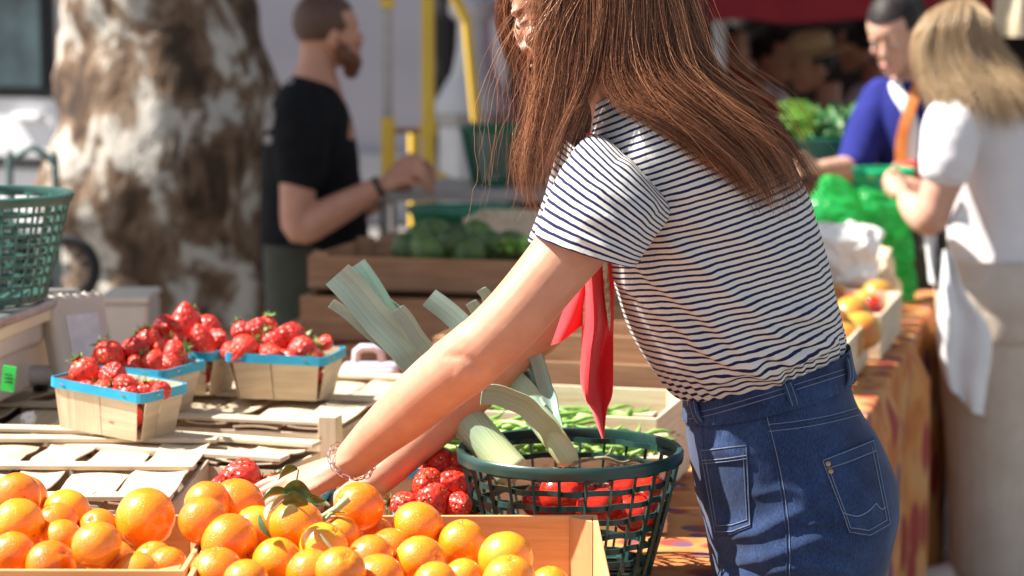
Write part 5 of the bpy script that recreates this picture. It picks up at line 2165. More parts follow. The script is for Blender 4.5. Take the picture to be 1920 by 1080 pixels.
# pockets: back pocket with flap seam, front patch pocket
pb = lambda u, v: quad_fn((1538, 862), (1640, 822), (1672, 985), (1592, 1000), 16)(u, v)
def pocket(fn, nm, lift=.0018):
    rows = patch_on(fn, 26, 26, JB, lift)
    m = MB()
    m.grid([r_[::-1] for r_ in rows], .0016)
    po = m.build(nm, mt['denim'], jo)
    hem = patch_on(lambda u, v: fn(.01 + .98 * u, v * .15 + .005), 26, 6, JB, lift + .0012)
    m = MB()
    m.grid([r_[::-1] for r_ in hem], .0012)
    m.build('hem', mt['denim'], po)
    return po, rows
bp, rows = pocket(pb, 'back_pocket')
m = MB()
def inset(fn, e):
    return [fn(e, e), fn(e, 1 - e), fn(.5, 1 - e), fn(1 - e, 1 - e), fn(1 - e, e)]
bvP = BVHTree.FromPolygons([p for r_ in rows for p in r_], [(i * 26 + j, i * 26 + j + 1, (i + 1) * 26 + j + 1, (i + 1) * 26 + j) for i in range(25) for j in range(25)])
def edge_lines(m, fn, bv, e, top=True, r=.0007):
    segs = [[fn(e, v) for v in np.linspace(e, 1 - e, 8)], [fn(u, 1 - e) for u in np.linspace(e, .5, 6)], [fn(u, 1 - e) for u in np.linspace(.5, 1 - e, 6)], [fn(1 - e, v) for v in np.linspace(1 - e, e, 8)]]
    for s in segs:
        line_on(m, s, r, [bv], .0010, 3)
edge_lines(m, pb, bvP, .03)
edge_lines(m, pb, bvP, .085)
for v in (.02, .135):
    line_on(m, [pb(u, v) for u in np.linspace(.03, .97, 8)], .0007, [bvP], .0018, 3)
line_on(m, [(1580, 962), (1605, 968), (1625, 960), (1642, 944)], .0010, [bvP], .0010)
line_on(m, [(1642, 944), (1654, 955), (1672, 938), (1681, 934)], .0010, [bvP], .0010, 3)
m.build('stitching', mt['stitch'], bp)
for (x, y) in ((1551, 870), (1556, 884)):
    h, nn_ = hit(x, y, [bvP], .0016)
    if h is not None:
        m = MB()
        m.tube([h, h + nn_ * .0018, h + nn_ * .0024], [.0040, .0038, .0018], 14)
        m.build('rivet', mt['copper'], bp)
pf = lambda u, v: quad_fn((1311, 842), (1402, 832), (1409, 988), (1340, 1002), 6)(u, v)
fp, rows = pocket(pf, 'front_pocket')
bvP = BVHTree.FromPolygons([p for r_ in rows for p in r_], [(i * 26 + j, i * 26 + j + 1, (i + 1) * 26 + j + 1, (i + 1) * 26 + j) for i in range(25) for j in range(25)])
m = MB()
edge_lines(m, pf, bvP, .03)
edge_lines(m, pf, bvP, .10)
for v in (.02, .135, .17):
    line_on(m, [pf(u, v) for u in np.linspace(.03, .97, 8)], .0007, [bvP], .0018, 3)
m.build('stitching', mt['stitch'], fp)
# seams: side seam, yoke seam
m = MB()
line_on(m, [(1426, 756), (1434, 790), (1440, 810), (1452, 860), (1464, 920), (1472, 980), (1475, 1030), (1474, 1079)], .0012, JB, .0004)
line_on(m, [(1440, 802), (1500, 795), (1560, 784), (1612, 770)], .0016, JB, .0004)
line_on(m, [(1316, 800), (1320, 840), (1330, 900)], .001, JB, .0004)
m.build('seam', mt['denim'], jo)
m = MB()
line_on(m, [(1432, 756), (1440, 790), (1446, 810), (1458, 860), (1470, 920), (1478, 980), (1481, 1030), (1480, 1079)], .0006, JB)
line_on(m, [(1440, 796), (1500, 789), (1560, 778), (1610, 764)], .0006, JB)
line_on(m, [(1440, 809), (1500, 802), (1560, 791), (1614, 777)], .0006, JB)
m.build('stitching', mt['stitch'], jo)

# --- neckerchief hanging forward from the neck
def drape(name, rows_px, mat, parent, th=.0012):
    rows = []
    for (row) in rows_px:
        q = spline([P(x, y, Y) for (x, y, Y) in row], 5)
        rows.append(q)
    cols = list(zip(*rows))
    fin = [spline(c, 8) for c in cols]
    gridp = [[Vector(fin[j][i]) for j in range(len(fin))] for i in range(len(fin[0]))]
    m = MB()
    m.grid(gridp, th)
    return m.build(name, mat, parent)


sc1 = drape('neckerchief', [
    [(1104, 250, 3.30), (1120, 252, 3.29), (1132, 255, 3.30)],
    [(1106, 380, 3.33), (1122, 385, 3.315), (1138, 390, 3.33)],
    [(1102, 500, 3.345), (1122, 495, 3.325), (1144, 500, 3.345)],
    [(1098, 600, 3.355), (1118, 605, 3.328), (1132, 600, 3.345), (1145, 600, 3.365)],
    [(1096, 660, 3.352), (1112, 665, 3.322), (1128, 650, 3.352), (1146, 660, 3.360)],
    [(1096, 725, 3.350), (1108, 740, 3.325), (1122, 705, 3.365), (1143, 735, 3.345)],
    [(1112, 775, 3.355), (1118, 770, 3.330), (1128, 765, 3.360), (1138, 770, 3.350)],
    [(1130, 822, 3.345), (1131, 822, 3.340), (1132, 822, 3.345), (1133, 820, 3.345)]] if False else [
    [(1100, 250, 3.30), (1112, 251, 3.29), (1120, 252, 3.29), (1136, 255, 3.30)],
    [(1100, 380, 3.33), (1114, 382, 3.310), (1124, 385, 3.318), (1143, 390, 3.33)],
    [(1096, 500, 3.350), (1110, 498, 3.318), (1126, 495, 3.334), (1150, 500, 3.345)],
    [(1093, 600, 3.360), (1114, 605, 3.318), (1131, 600, 3.352), (1150, 600, 3.360)],
    [(1091, 660, 3.352), (1106, 668, 3.312), (1128, 646, 3.362), (1150, 660, 3.350)],
    [(1091, 722, 3.345), (1102, 745, 3.312), (1122, 700, 3.372), (1149, 735, 3.340)],
    [(1112, 775, 3.355), (1118, 770, 3.330), (1128, 765, 3.360), (1138, 770, 3.350)],
    [(1130, 822, 3.345), (1131, 822, 3.340), (1132, 822, 3.345), (1133, 820, 3.345)]], mt['scarf'], W)
drape('tail', [[(1088, 420, 3.36), (1100, 430, 3.35), (1112, 440, 3.36)], [(1078, 520, 3.365), (1095, 525, 3.345), (1108, 530, 3.36)], [(1056, 585, 3.365), (1075, 590, 3.350), (1098, 596, 3.36)], [(1034, 648, 3.36), (1052, 640, 3.352), (1084, 614, 3.36)]], mt['scarf'], sc1)
drape('border', [[(1128, 480, 3.33), (1136, 485, 3.335), (1143, 490, 3.35)], [(1134, 560, 3.34), (1142, 565, 3.35), (1147, 570, 3.37)], [(1142, 620, 3.358), (1146, 625, 3.368), (1149, 630, 3.38)]], mt['scarf_edge'], sc1)
drape('border', [[(1096, 545, 3.35), (1102, 548, 3.345), (1108, 550, 3.35)], [(1094, 590, 3.353), (1100, 594, 3.348), (1106, 596, 3.353)], [(1095, 624, 3.356), (1099, 624, 3.350), (1103, 620, 3.354)]], mt['scarf_edge'], sc1)

# --- bracelet of oval links round the wrist
bc = P(655, 868, 3.313)
axw = (P(705, 822, 3.28) - P(652, 872, 3.315)).normalized()
u_ = axw.cross(Vector((0, 1, 0))).normalized()
v_ = axw.cross(u_).normalized()
br = MB()
N = 17
for k in range(N):
    a = 2 * math.pi * k / N
    rad_ = .0315 + .0015 * math.sin(a * 2)
    drop = axw * (-.006 * math.cos(a - .4) + .004)
    c = bc + u_ * math.cos(a) * rad_ + v_ * math.sin(a) * rad_ * 1.02 + drop
    tg = (-u_ * math.sin(a) + v_ * math.cos(a)).normalized()
    nn_ = (u_ * math.cos(a) + v_ * math.sin(a)).normalized()
    sd = axw if k % 2 else (axw * .35 + nn_ * .94).normalized()
    ring = [c + tg * (.0072 * math.copysign(abs(math.cos(q)) ** .75, math.cos(q))) + sd * (.0036 * math.sin(q)) for q in np.linspace(0, 2 * math.pi, 15)]
    br.tube(ring, .00085, 6, False)
bo_ = br.build('bracelet', mt['silver'], W)
m = MB()
m.tube([bc + u_ * math.cos(a) * .0295 + v_ * math.sin(a) * .0300 + axw * (-.004 * math.cos(a)) for a in np.linspace(0, 2 * math.pi, 33)], .0006, 5, False)
m.build('thin_chain', plain('pink_cord', (.45, .12, .16), .6), bo_)

# --- hair
bvB = BVHTree.FromPolygons([v.co + W.location for v in bo.data.vertices], [tuple(p.vertices) for p in bo.data.polygons])
SURF = [bvT, bvS, bvB]
hp = lambda pts: [P(*q) for q in pts]
# scalp cap under the strands
m = MB()
cs = HM @ Vector((-.010, 0, .122))
cap = MB()
cap.ball((0, 0, 0), (.106, .083, .116), 28)
mcap = MB()
Mh = HM.to_3x3()
keep = []
mcap.add([cs + Mh @ p for p in cap.v], [f for f in cap.f if all((cap.v[k].x < .055 or cap.v[k].z > .055) and cap.v[k].z > -.085 for k in f)])
hair_root = mcap.build('hair', mt['hair'], W)
mcap_at = hair_root.data.attributes.new('tone', 'FLOAT', 'POINT')
mcap_at.data.foreach_set('value', [.25] * len(hair_root.data.vertices))
front = [hp([(1065, -140, 3.325), (1036, -70, 3.29), (1014, 10, 3.29), (1016, 90, 3.295), (1012, 170, 3.30), (994, 260, 3.30), (978, 330, 3.30), (1002, 410, 3.31)]),
         hp([(1075, -140, 3.32), (1055, -70, 3.28), (1038, 10, 3.275), (1030, 90, 3.28), (1030, 170, 3.285), (1018, 250, 3.29), (1002, 320, 3.29), (1018, 390, 3.30)]),
         hp([(1090, -140, 3.315), (1082, -70, 3.275), (1070, 10, 3.27), (1060, 90, 3.27), (1052, 170, 3.27), (1038, 240, 3.275), (1022, 300, 3.28), (1020, 370, 3.29)]),
         hp([(1110, -140, 3.31), (1112, -70, 3.27), (1108, 10, 3.26), (1098, 90, 3.255), (1088, 150, 3.25), (1070, 210, 3.25), (1050, 270, 3.25), (1030, 350, 3.26)]),
         hp([(1130, -140, 3.31), (1140, -70, 3.268), (1140, 10, 3.26), (1130, 90, 3.25), (1118, 150, 3.24), (1095, 200, 3.235), (1068, 250, 3.235), (1045, 310, 3.25)])]
back = [hp([(1120, -140, 3.31), (1150, -70, 3.268), (1155, 20, 3.255), (1148, 100, 3.25), (1142, 160, 3.24), (1160, 205, 3.22), (1215, 228, 3.20), (1280, 260, 3.2), (1330, 305, 3.2)]),
        hp([(1130, -140, 3.31), (1175, -70, 3.27), (1185, 20, 3.26), (1180, 90, 3.255), (1180, 150, 3.24), (1215, 195, 3.22), (1280, 240, 3.2), (1350, 300, 3.2), (1415, 360, 3.22)]),
        hp([(1140, -140, 3.31), (1200, -70, 3.275), (1215, 20, 3.265), (1210, 90, 3.26), (1220, 150, 3.24), (1265, 195, 3.22), (1330, 245, 3.22), (1400, 310, 3.22), (1448, 400, 3.24)]),
        hp([(1150, -140, 3.315), (1225, -70, 3.285), (1245, 20, 3.28), (1240, 80, 3.275), (1250, 140, 3.26), (1300, 185, 3.24), (1370, 240, 3.23), (1430, 310, 3.23), (1462, 390, 3.25)]),
        hp([(1155, -140, 3.32), (1250, -70, 3.30), (1272, 10, 3.30), (1272, 70, 3.30), (1285, 130, 3.28), (1335, 175, 3.26), (1400, 225, 3.25), (1455, 290, 3.25), (1490, 370, 3.27)]),
        hp([(1155, -140, 3.33), (1252, -70, 3.33), (1278, 0, 3.33), (1284, 60, 3.33), (1300, 115, 3.32), (1345, 165, 3.30), (1408, 215, 3.29), (1468, 285, 3.28), (1518, 372, 3.29)]),
        hp([(1155, -140, 3.35), (1258, -70, 3.37), (1288, 0, 3.37), (1298, 60, 3.37), (1318, 115, 3.36), (1362, 165, 3.35), (1420, 210, 3.34), (1478, 275, 3.33), (1526, 366, 3.33)])]
far = [hp([(1130, -140, 3.45), (1240, -60, 3.48), (1280, 20, 3.47), (1300, 90, 3.46), (1355, 165, 3.47), (1425, 230, 3.48), (1495, 310, 3.48)]),
       hp([(1110, -140, 3.46), (1200, -60, 3.49), (1240, 30, 3.49), (1270, 110, 3.49), (1330, 180, 3.51), (1390, 240, 3.53), (1440, 310, 3.54)]),
       hp([(1090, -140, 3.45), (1110, -60, 3.48), (1110, 30, 3.49), (1090, 120, 3.5), (1070, 200, 3.52), (1045, 270, 3.52), (1020, 350, 3.5)]),
       hp([(1070, -140, 3.43), (1030, -60, 3.45), (1010, 30, 3.46), (1010, 120, 3.46), (1020, 200, 3.46), (1000, 280, 3.45), (990, 360, 3.44)])]
cheek = [hp([(1050, -140, 3.34), (985, -70, 3.31), (940, 0, 3.33), (944, 60, 3.34), (962, 110, 3.34), (988, 140, 3.335), (990, 230, 3.33), (966, 310, 3.33), (990, 400, 3.33)]),
         hp([(1055, -140, 3.33), (1000, -70, 3.30), (950, 0, 3.315), (952, 70, 3.32), (980, 125, 3.325), (1000, 200, 3.32), (984, 280, 3.32), (985, 340, 3.32), (1012, 420, 3.325)])]
strands('cheek_locks', mt['hair'], hair_root, cheek, 230, .00032, 28, .005, 14, 12, .6, None, .003, .0006, .1, .3)
strands('curtain', mt['hair'], hair_root, front, 2600, .00028, 26, .0085, 26, 2, .45, None, .003, .0002, .0, .5, .005)
strands('back_fall', mt['hair'], hair_root, back, 9000, .00028, 28, .0085, 34, 3, .45, SURF, .003, .0002, .0, .5, .005)
strands('far_fall', mt['hair'], hair_root, far, 1700, .00045, 20, .011, 26, 4, .6, None, .003, .0005, -.1, .3)
fly = [hp([(1060, -60, 3.30), (990, 20, 3.29), (935, 90, 3.29), (945, 180, 3.29), (930, 280, 3.29), (920, 350, 3.29)]), hp([(1080, -60, 3.28), (1000, 60, 3.27), (960, 200, 3.27), (970, 300, 3.27), (945, 400, 3.28)]),
       hp([(1100, -60, 3.26), (1050, 60, 3.25), (1020, 200, 3.25), (985, 300, 3.25), (985, 420, 3.26)])]
strands('stray_hairs', mt['hair'], hair_root, fly, 60, .00026, 26, .022, 2, 5, 1, None, .003, .0016, .25, .5)
fly2 = [hp([(1290, -40, 3.30), (1330, 60, 3.29), (1360, 120, 3.27), (1420, 170, 3.27), (1470, 210, 3.27), (1540, 330, 3.28)]), hp([(1250, -40, 3.27), (1280, 60, 3.26), (1300, 140, 3.24), (1380, 220, 3.21), (1460, 270, 3.21), (1530, 380, 3.23)]),
        hp([(1200, -40, 3.26), (1200, 60, 3.25), (1230, 150, 3.21), (1330, 240, 3.19), (1410, 320, 3.19), (1470, 410, 3.21)])]
strands('stray_hairs', mt['hair'], hair_root, fly2, 120, .00026, 26, .014, 2, 6, 1, SURF, .008, .0011, .25, .4)
# ================================================================== people farther back
def shoes_and_legs(body, cx, cy, hip_z, r=.085, sep=.095, fx=.10, fy=0):
    for s in (-1, 1):
        x, y = cx + sep * s * .35, cy + sep * s
        chain(body, [(Vector((x, y, hip_z)), r * 1.05), (Vector((x, y, hip_z * .75)), r * .95), (Vector((x, y, hip_z * .52)), r * .66), (Vector((x, y, hip_z * .38)), r * .66), (Vector((x, y, .09)), r * .45)], 14, 4)
        chain(body, [(Vector((x - fx * .4, y - fy * .4, .045)), .036), (Vector((x + fx * .6, y + fy * .6, .042)), .036), (Vector((x + fx * 1.5, y + fy * 1.5, .03)), .026)], 12, 4)


def leg_cloth(m, cx, cy, hip_z, r, sep, top):
    m.loft([(Vector((cx, cy, hip_z - .10)), Vector((r * 1.25, 0, 0)), Vector((0, r * 1.9, 0))), (Vector((cx, cy, hip_z + .02)), Vector((r * 1.35, 0, 0)), Vector((0, r * 1.95, 0))), (Vector((cx, cy, top)), Vector((r * 1.2, 0, 0)), Vector((0, r * 1.65, 0)))], 24, True, 4)
    for s in (-1, 1):
        x, y = cx + sep * s * .35, cy + sep * s
        m.loft([(Vector((x, y, hip_z + .04)), Vector((r * 1.2, 0, 0)), Vector((0, r * 1.1, 0))), (Vector((x, y, hip_z * .75)), Vector((r * 1.12, 0, 0)), Vector((0, r * 1.05, 0))), (Vector((x, y, hip_z * .5)), Vector((r * .95, 0, 0)), Vector((0, r * .95, 0))), (Vector((x + .01, y, .06)), Vector((r * .85, 0, 0)), Vector((0, r * .85, 0)))], 18, True, 4)


def shoes(parent, cx, cy, sep, fx, fy, mat):
    f = Vector((fx, fy, 0)).normalized()
    s_ = Vector((-f.y, f.x, 0))
    for s in (-1, 1):
        c = Vector((cx + sep * s * .35, cy + sep * s, 0)) + f * .045
        m_ = MB()
        m_.loft([(c + Vector((0, 0, .002)), f * .145, s_ * .05), (c + Vector((0, 0, .02)), f * .15, s_ * .053), (c + Vector((0, 0, .055)), f * .135, s_ * .05), (c - f * .05 + Vector((0, 0, .095)), f * .075, s_ * .048), (c - f * .055 + Vector((0, 0, .12)), f * .06, s_ * .046)], 24, True, 3, 2.2)
        m_.build('shoe', mat, parent)


# ---- the bearded man
YM = 7.4
MN = thing('person', (-.61, YM, 0), 'bearded man in a black T-shirt standing by the tree trunk', 'person')
b = MB()
HMm = head_frame(0, R(20), R(-2), 0, P(618, 126, YM))
add_head(b, HMm, .98)
b.loft([SP((505, 210), (668, 260), YM, .17), SP((545, 150), (640, 165), YM, .09), SP((560, 110), (630, 130), YM, .06), SP((562, 60), (630, 70), YM, .055)], 20, True, 4)
b.loft([SP((495, 540), (680, 520), YM, .15), SP((495, 420), (680, 400), YM, .16), SP((495, 300), (665, 280), YM, .18), SP((510, 200), (650, 220), YM, .19), SP((545, 160), (630, 180), YM, .12)], 28, True, 4)
sh, el, wr = P(560, 215, YM - .20), P(562, 428, YM - .27), P(712, 350, YM - .26)
chain(b, [(sh, .062), (P(562, 300, YM - .24), .060), (P(558, 370, YM - .26), .054), (el, .050), (P(610, 405, YM - .27), .051), (P(660, 378, YM - .265), .043), (wr, .031)], 18, 4)
hand(b, wr, P(768, 318, YM - .26), [[P(774, 300, YM - .24), P(790, 305, YM - .27), P(792, 325, YM - .28), P(785, 338, YM - .28)], [P(776, 312, YM - .26), P(796, 318, YM - .29), P(800, 338, YM - .29), P(795, 352, YM - .28)],
                                    [P(774, 326, YM - .28), P(794, 332, YM - .31), P(806, 350, YM - .30), P(812, 362, YM - .29)], [P(766, 340, YM - .29), P(784, 346, YM - .31), P(800, 356, YM - .30), P(810, 366, YM - .29)]],
     [P(750, 305, YM - .24), P(772, 292, YM - .22), P(790, 300, YM - .22)])
chain(b, [(P(600, 215, YM + .2), .060), (P(625, 300, YM + .25), .056), (P(650, 390, YM + .25), .05), (P(720, 360, YM + .16), .043), (P(760, 340, YM + .08), .031)], 16, 4)
hand(b, P(760, 340, YM + .08), P(795, 322, YM + .0), [[P(800, 310, YM), P(812, 318, YM - .03), P(812, 335, YM - .04)], [P(800, 320, YM - .01), P(814, 326, YM - .04), P(814, 342, YM - .05)], [P(798, 330, YM - .02), P(812, 336, YM - .05), P(812, 350, YM - .05)], [P(792, 338, YM - .03), P(804, 344, YM - .05), P(806, 354, YM - .05)]],
     [P(775, 320, YM - .02), P(790, 306, YM - .04), P(802, 304, YM - .05)])
mx = P(588, 540, YM).x
shoes_and_legs(b, mx, YM, .80, .082, .095, .09, .03)
mo = remesh(b, 'body', mt['skin_tan'], MN, .0055, 4)
eyes(MN, HMm, .98)
c = MB()
c.loft([SP((488, 532), (690, 512), YM, .175), SP((487, 450), (692, 440), YM, .18), SP((489, 350), (676, 330), YM, .195), SP((492, 270), (664, 265), YM, .215), SP((505, 205), (655, 215), YM, .215), SP((535, 155), (642, 178), YM, .14), SP((555, 138), (634, 160), YM, .085)], 32, True, 5)
chain(c, [(P(566, 200, YM - .13), .085), (P(566, 235, YM - .20), .088), (P(565, 300, YM - .24), .082), (P(565, 322, YM - .245), .078)], 20, 4)
chain(c, [(P(600, 205, YM + .13), .085), (P(615, 250, YM + .21), .085), (P(630, 315, YM + .25), .078)], 20, 4)
ts_ = remesh(c, 't_shirt', mt['black'], MN, .008, 4)
bv = BVHTree.FromPolygons([v.co + MN.location for v in ts_.data.vertices], [tuple(p.vertices) for p in ts_.data.polygons])
for (cx, cy, rx, ry) in ((503, 218, 14, 28), (542, 152, 10, 8), (504, 262, 9, 10)):
    rows = []
    for i in range(7):
        row = []
        for j in range(7):
            u, v = j / 3 - 1, i / 3 - 1
            k = 1 / max(1, math.hypot(u, v) / max(abs(u), abs(v), .01))
            h, nn_ = hit(cx + u * k * rx, cy + v * k * ry, [bv], .003)
            row.append(h if h is not None else (row[-1] if row else P(cx, cy, YM - .1)))
        rows.append(row)
    m = MB(); m.grid(rows, .001)
    m.build('shirt_print', mt['print'], ts_)
c = MB()
leg_cloth(c, mx, YM, .80, .095, .095, P(590, 512, YM).z)
remesh(c, 'trousers', mt['olive'], MN, .010, 4)
shoes(MN, mx, YM, .095, .09, .03, mt['rubber'])
# hair, beard, wristband
h_ = MB()
h_.ball((-.012, 0, .142), (.101, .0785, .098), 26)
k_ = MB()
k_.add([HMm @ (p * .98) for p in h_.v], [f for f in h_.f if all(h_.v[q].z > (.155 if h_.v[q].x > .06 else .07) for q in f)])
k_.build('hair', mt['brownshort'], MN)
bd = MB()
for (x, y, z, rx, ry, rz_) in ((.078, 0, .012, .028, .034, .030), (.070, 0, -.014, .026, .026, .026), (.055, .035, .025, .03, .018, .030), (.055, -.035, .025, .03, .018, .030), (.028, .056, .045, .028, .012, .034), (.028, -.056, .045, .028, .012, .034), (.012, .064, .072, .012, .008, .026), (.012, -.064, .072, .012, .008, .026), (.095, .0, .060, .010, .026, .006)):
    bd.ball(HMm @ (Vector((x, y, z)) * .98), (rx, ry, rz_), 14, HMm.to_3x3())
remesh(bd, 'beard', mt['beard'], MN, .005, 2)
m = MB()
ax_ = (wr - P(660, 378, YM - .265)).normalized()
m.tube([wr - ax_ * .012, wr + ax_ * .004], .0335, 18)
m.build('wristband', mt['rubber'], MN)

# ---- the woman in the blue cardigan
YB = 7.15
BW = thing('person', (1.12, YB, 0), 'dark haired woman in an ultramarine cardigan looking down beside the green bag', 'person')
b = MB()
HMb = head_frame(0, R(180 + 57), R(24), R(4), P(1692, 122, YB - .02))
add_head(b, HMb, .95)
b.loft([SP((1640, 190), (1790, 190), YB, .11), SP((1668, 150), (1745, 150), YB, .07), SP((1682, 110), (1735, 110), YB, .05), SP((1680, 60), (1730, 60), YB + .02, .05)], 20, True, 4)
b.loft([SP((1655, 420), (1790, 420), YB, .12), SP((1655, 320), (1790, 320), YB, .115), SP((1645, 230), (1785, 230), YB, .12), SP((1650, 175), (1780, 175), YB, .09)], 24, True, 4)
wl = P(1542, 318, YB - .22)
chain(b, [(P(1655, 185, YB), .05), (P(1625, 250, YB - .04), .048), (P(1607, 312, YB - .09), .043), (P(1580, 318, YB - .15), .04), (wl, .028)], 16, 4)
hand(b, wl, P(1508, 312, YB - .26), [[P(1506, 302, YB - .24), P(1494, 300, YB - .27), P(1488, 312, YB - .28)], [P(1504, 310, YB - .26), P(1490, 310, YB - .29), P(1484, 322, YB - .29)], [P(1506, 318, YB - .28), P(1492, 320, YB - .30), P(1488, 330, YB - .30)], [P(1511, 325, YB - .29), P(1500, 328, YB - .31), P(1497, 336, YB - .31)]],
     [P(1520, 303, YB - .24), P(1508, 292, YB - .26), P(1498, 290, YB - .28)])
chain(b, [(P(1780, 185, YB), .05), (P(1800, 260, YB - .03), .048), (P(1790, 330, YB - .10), .043), (P(1740, 340, YB - .17), .038), (P(1712, 335, YB - .22), .028)], 16, 4)
hand(b, P(1712, 335, YB - .22), P(1685, 325, YB - .26), [[P(1683, 316, YB - .25), P(1672, 318, YB - .28), P(1670, 330, YB - .28)], [P(1681, 323, YB - .26), P(1670, 326, YB - .29), P(1668, 338, YB - .29)], [P(1682, 330, YB - .28), P(1672, 334, YB - .30), P(1672, 344, YB - .30)], [P(1686, 336, YB - .29), P(1678, 341, YB - .31), P(1678, 348, YB - .31)]],
     [P(1696, 318, YB - .23), P(1686, 310, YB - .26), P(1678, 310, YB - .28)])
bx = P(1722, 420, YB).x
shoes_and_legs(b, bx, YB, .82, .085, .09, -.06, -.06)
remesh(b, 'body', mt['skin_mid'], BW, .005, 4)
eyes(BW, HMb, .95)
m = MB()
m.ball(HMb @ (Vector((.1015, 0, .0425)) * .95), (.006, .021, .008), 10, HMb.to_3x3())
m.build('lips', mt['lip'], BW)
m = MB()
for sg in (-1, 1):
    m.tube([HMb @ (Vector((.094 - .003 * k * k, sg * (.016 + .009 * k), .131 + .002 * k - .0012 * k * k)) * .95) for k in range(4)], [.0025, .003, .0028, .0015], 6)
m.build('eyebrows', mt['darkhair'], BW)
c = MB()
c.loft([SP((1640, 440), (1800, 440), YB, .15), SP((1648, 330), (1796, 330), YB, .14), SP((1634, 230), (1794, 230), YB, .145), SP((1640, 175), (1788, 175), YB, .12), SP((1664, 150), (1760, 152), YB, .085)], 28, True, 5)
chain(c, [(P(1655, 185, YB), .066), (P(1627, 240, YB - .04), .062), (P(1606, 300, YB - .09), .057), (P(1592, 316, YB - .12), .052)], 18, 4)
chain(c, [(P(1780, 185, YB), .066), (P(1800, 260, YB - .03), .062), (P(1790, 330, YB - .10), .056), (P(1772, 336, YB - .12), .05)], 18, 4)
cg = remesh(c, 'cardigan', mt['blueknit'], BW, .007, 4)
bvc = BVHTree.FromPolygons([v.co + BW.location for v in cg.data.vertices], [tuple(p.vertices) for p in cg.data.polygons])


def strip_on(path, wd, bvs, lift, th=.002, n=16):
    q = spline([(x, y, 0) for x, y in path], max(2, n // (len(path) - 1)))
    rows = []
    for i, p in enumerate(q):
        a, c_ = q[max(i - 1, 0)], q[min(i + 1, len(q) - 1)]
        d = np.array([c_[0] - a[0], c_[1] - a[1]])
        d /= np.hypot(*d) + 1e-9
        row = []
        for s in (-1, -.5, 0, .5, 1):
            h, nn_ = hit(p[0] - d[1] * wd * s, p[1] + d[0] * wd * s, bvs, lift)
            row.append(h)
        if all(r_ is not None for r_ in row) and (not rows or (row[2] - rows[-1][2]).length < .12):
            rows.append(row)
    m = MB()
    if len(rows) > 1:
        m.grid(rows, th)
    return m


strip_on([(1676, 142), (1684, 175), (1702, 205), (1712, 240), (1708, 300)], 11, [bvc], .006).build('white_top', mt['whitecloth'], cg)
strip_on([(1724, 158), (1712, 190), (1700, 230), (1692, 270), (1694, 320)], 10, [bvc], .012, .004).build('bag_strap', mt['tanleather'], BW)
c = MB()
leg_cloth(c, bx, YB, .82, .092, .09, P(1700, 400, YB).z)
remesh(c, 'trousers', mt['olive'], BW, .010, 4)
shoes(BW, bx, YB, .09, -.06, -.06, mt['rubber'])
h_ = MB()
h_.ball((-.016, 0, .142), (.106, .0815, .098), 26)
k_ = MB()
k_.add([HMb @ (p * .95) for p in h_.v], [f for f in h_.f if all(h_.v[q].z > (.175 if h_.v[q].x > .045 else (.12 if h_.v[q].x > .0 else .055)) for q in f)])
hb_ = k_.build('hair', mt['darkhair'], BW)
m = MB()
m.ball(HMb @ Vector((-.13, 0, .12)), (.045, .05, .05), 16)
m.build('bun', mt['darkhair'], hb_)

# pouch and what she holds
m = MB()
m.ball((0, 0, 0), 1, 16)
cc = P(1706, 322, YB - .30)
for k in range(len(m.v)):
    v = m.v[k]
    m.v[k] = cc + Vector((v.x * .036, v.y * .022, v.z * .032 + .004 * math.sin(v.x * 8)))
tag(m.build('pouch', mt['redpouch'], None), 'small red pouch held in front of the blue cardigan', 'pouch')
lattice('shopping_basket', P(1655, 405, YB - .42), .062, .082, .135, 'bright green plastic basket held above the translucent bag', mt['bright_green'], 22, 7, 'green baskets')

# translucent carrier bag hanging from her hand
def sheet_bag(name, outline, Y, depth, mat, label, cat, seed, crump=.012):
    """crumpled film bag: rows of (left px, right px, y px)"""
    m = MB()
    n = 40
    secs = []
    for (xl, xr, y) in outline:
        a, c_ = P(xl, y, Y), P(xr, y, Y)
        q = min(1, (c_ - a).length / .2)
        secs.append(((a + c_) / 2, (c_ - a) / 2, Vector((0, -depth * q, 0))))
    m.loft(secs, 64, True, 12)
    for k in range(len(m.v)):
        p = m.v[k]
        d = Vector((noise.noise(p * 14 + Vector((seed, 0, 0))), noise.noise(p * 14 + Vector((0, seed, 5))), noise.noise(p * 14 + Vector((3, 3, seed)))))
        f = Vector((noise.noise(p * 40), noise.noise(p * 40 + Vector((9, 0, 0))), 0))
        m.v[k] = p + d * crump + f * crump * .4
    return tag(m.build(name, mat, None), label, cat)


sheet_bag('carrier_bag', [(1600, 1690, 350), (1570, 1700, 385), (1590, 1702, 420), (1625, 1705, 460), (1655, 1712, 500), (1672, 1716, 540), (1690, 1712, 580), (1694, 1702, 610)], YB - .50, .09, mt['bag'], 'translucent green carrier bag drooping over the fruit crates', 'bag', 1, .034)
sheet_bag('carrier_bag', [(1540, 1580, 330), (1525, 1600, 360), (1512, 1625, 395), (1530, 1630, 425), (1560, 1610, 450)], YB - .55, .08, mt['bag'], 'green film bag bunched behind the long hair of the front woman', 'bag', 6, .034)
sheet_bag('paper_bag', [(1545, 1640, 425), (1535, 1650, 450), (1545, 1640, 480), (1560, 1640, 510), (1570, 1650, 545)], 6.15, .07, mt['paper'], 'crumpled white paper bag below the green film bag', 'bag', 11, .032)
sheet_bag('paper_bag', [(1600, 1670, 470), (1590, 1680, 500), (1590, 1690, 530), (1600, 1690, 560)], 6.3, .07, mt['beigecanvas'], 'beige paper bag between the white paper and the drooping green film', 'bag', 17, .024)
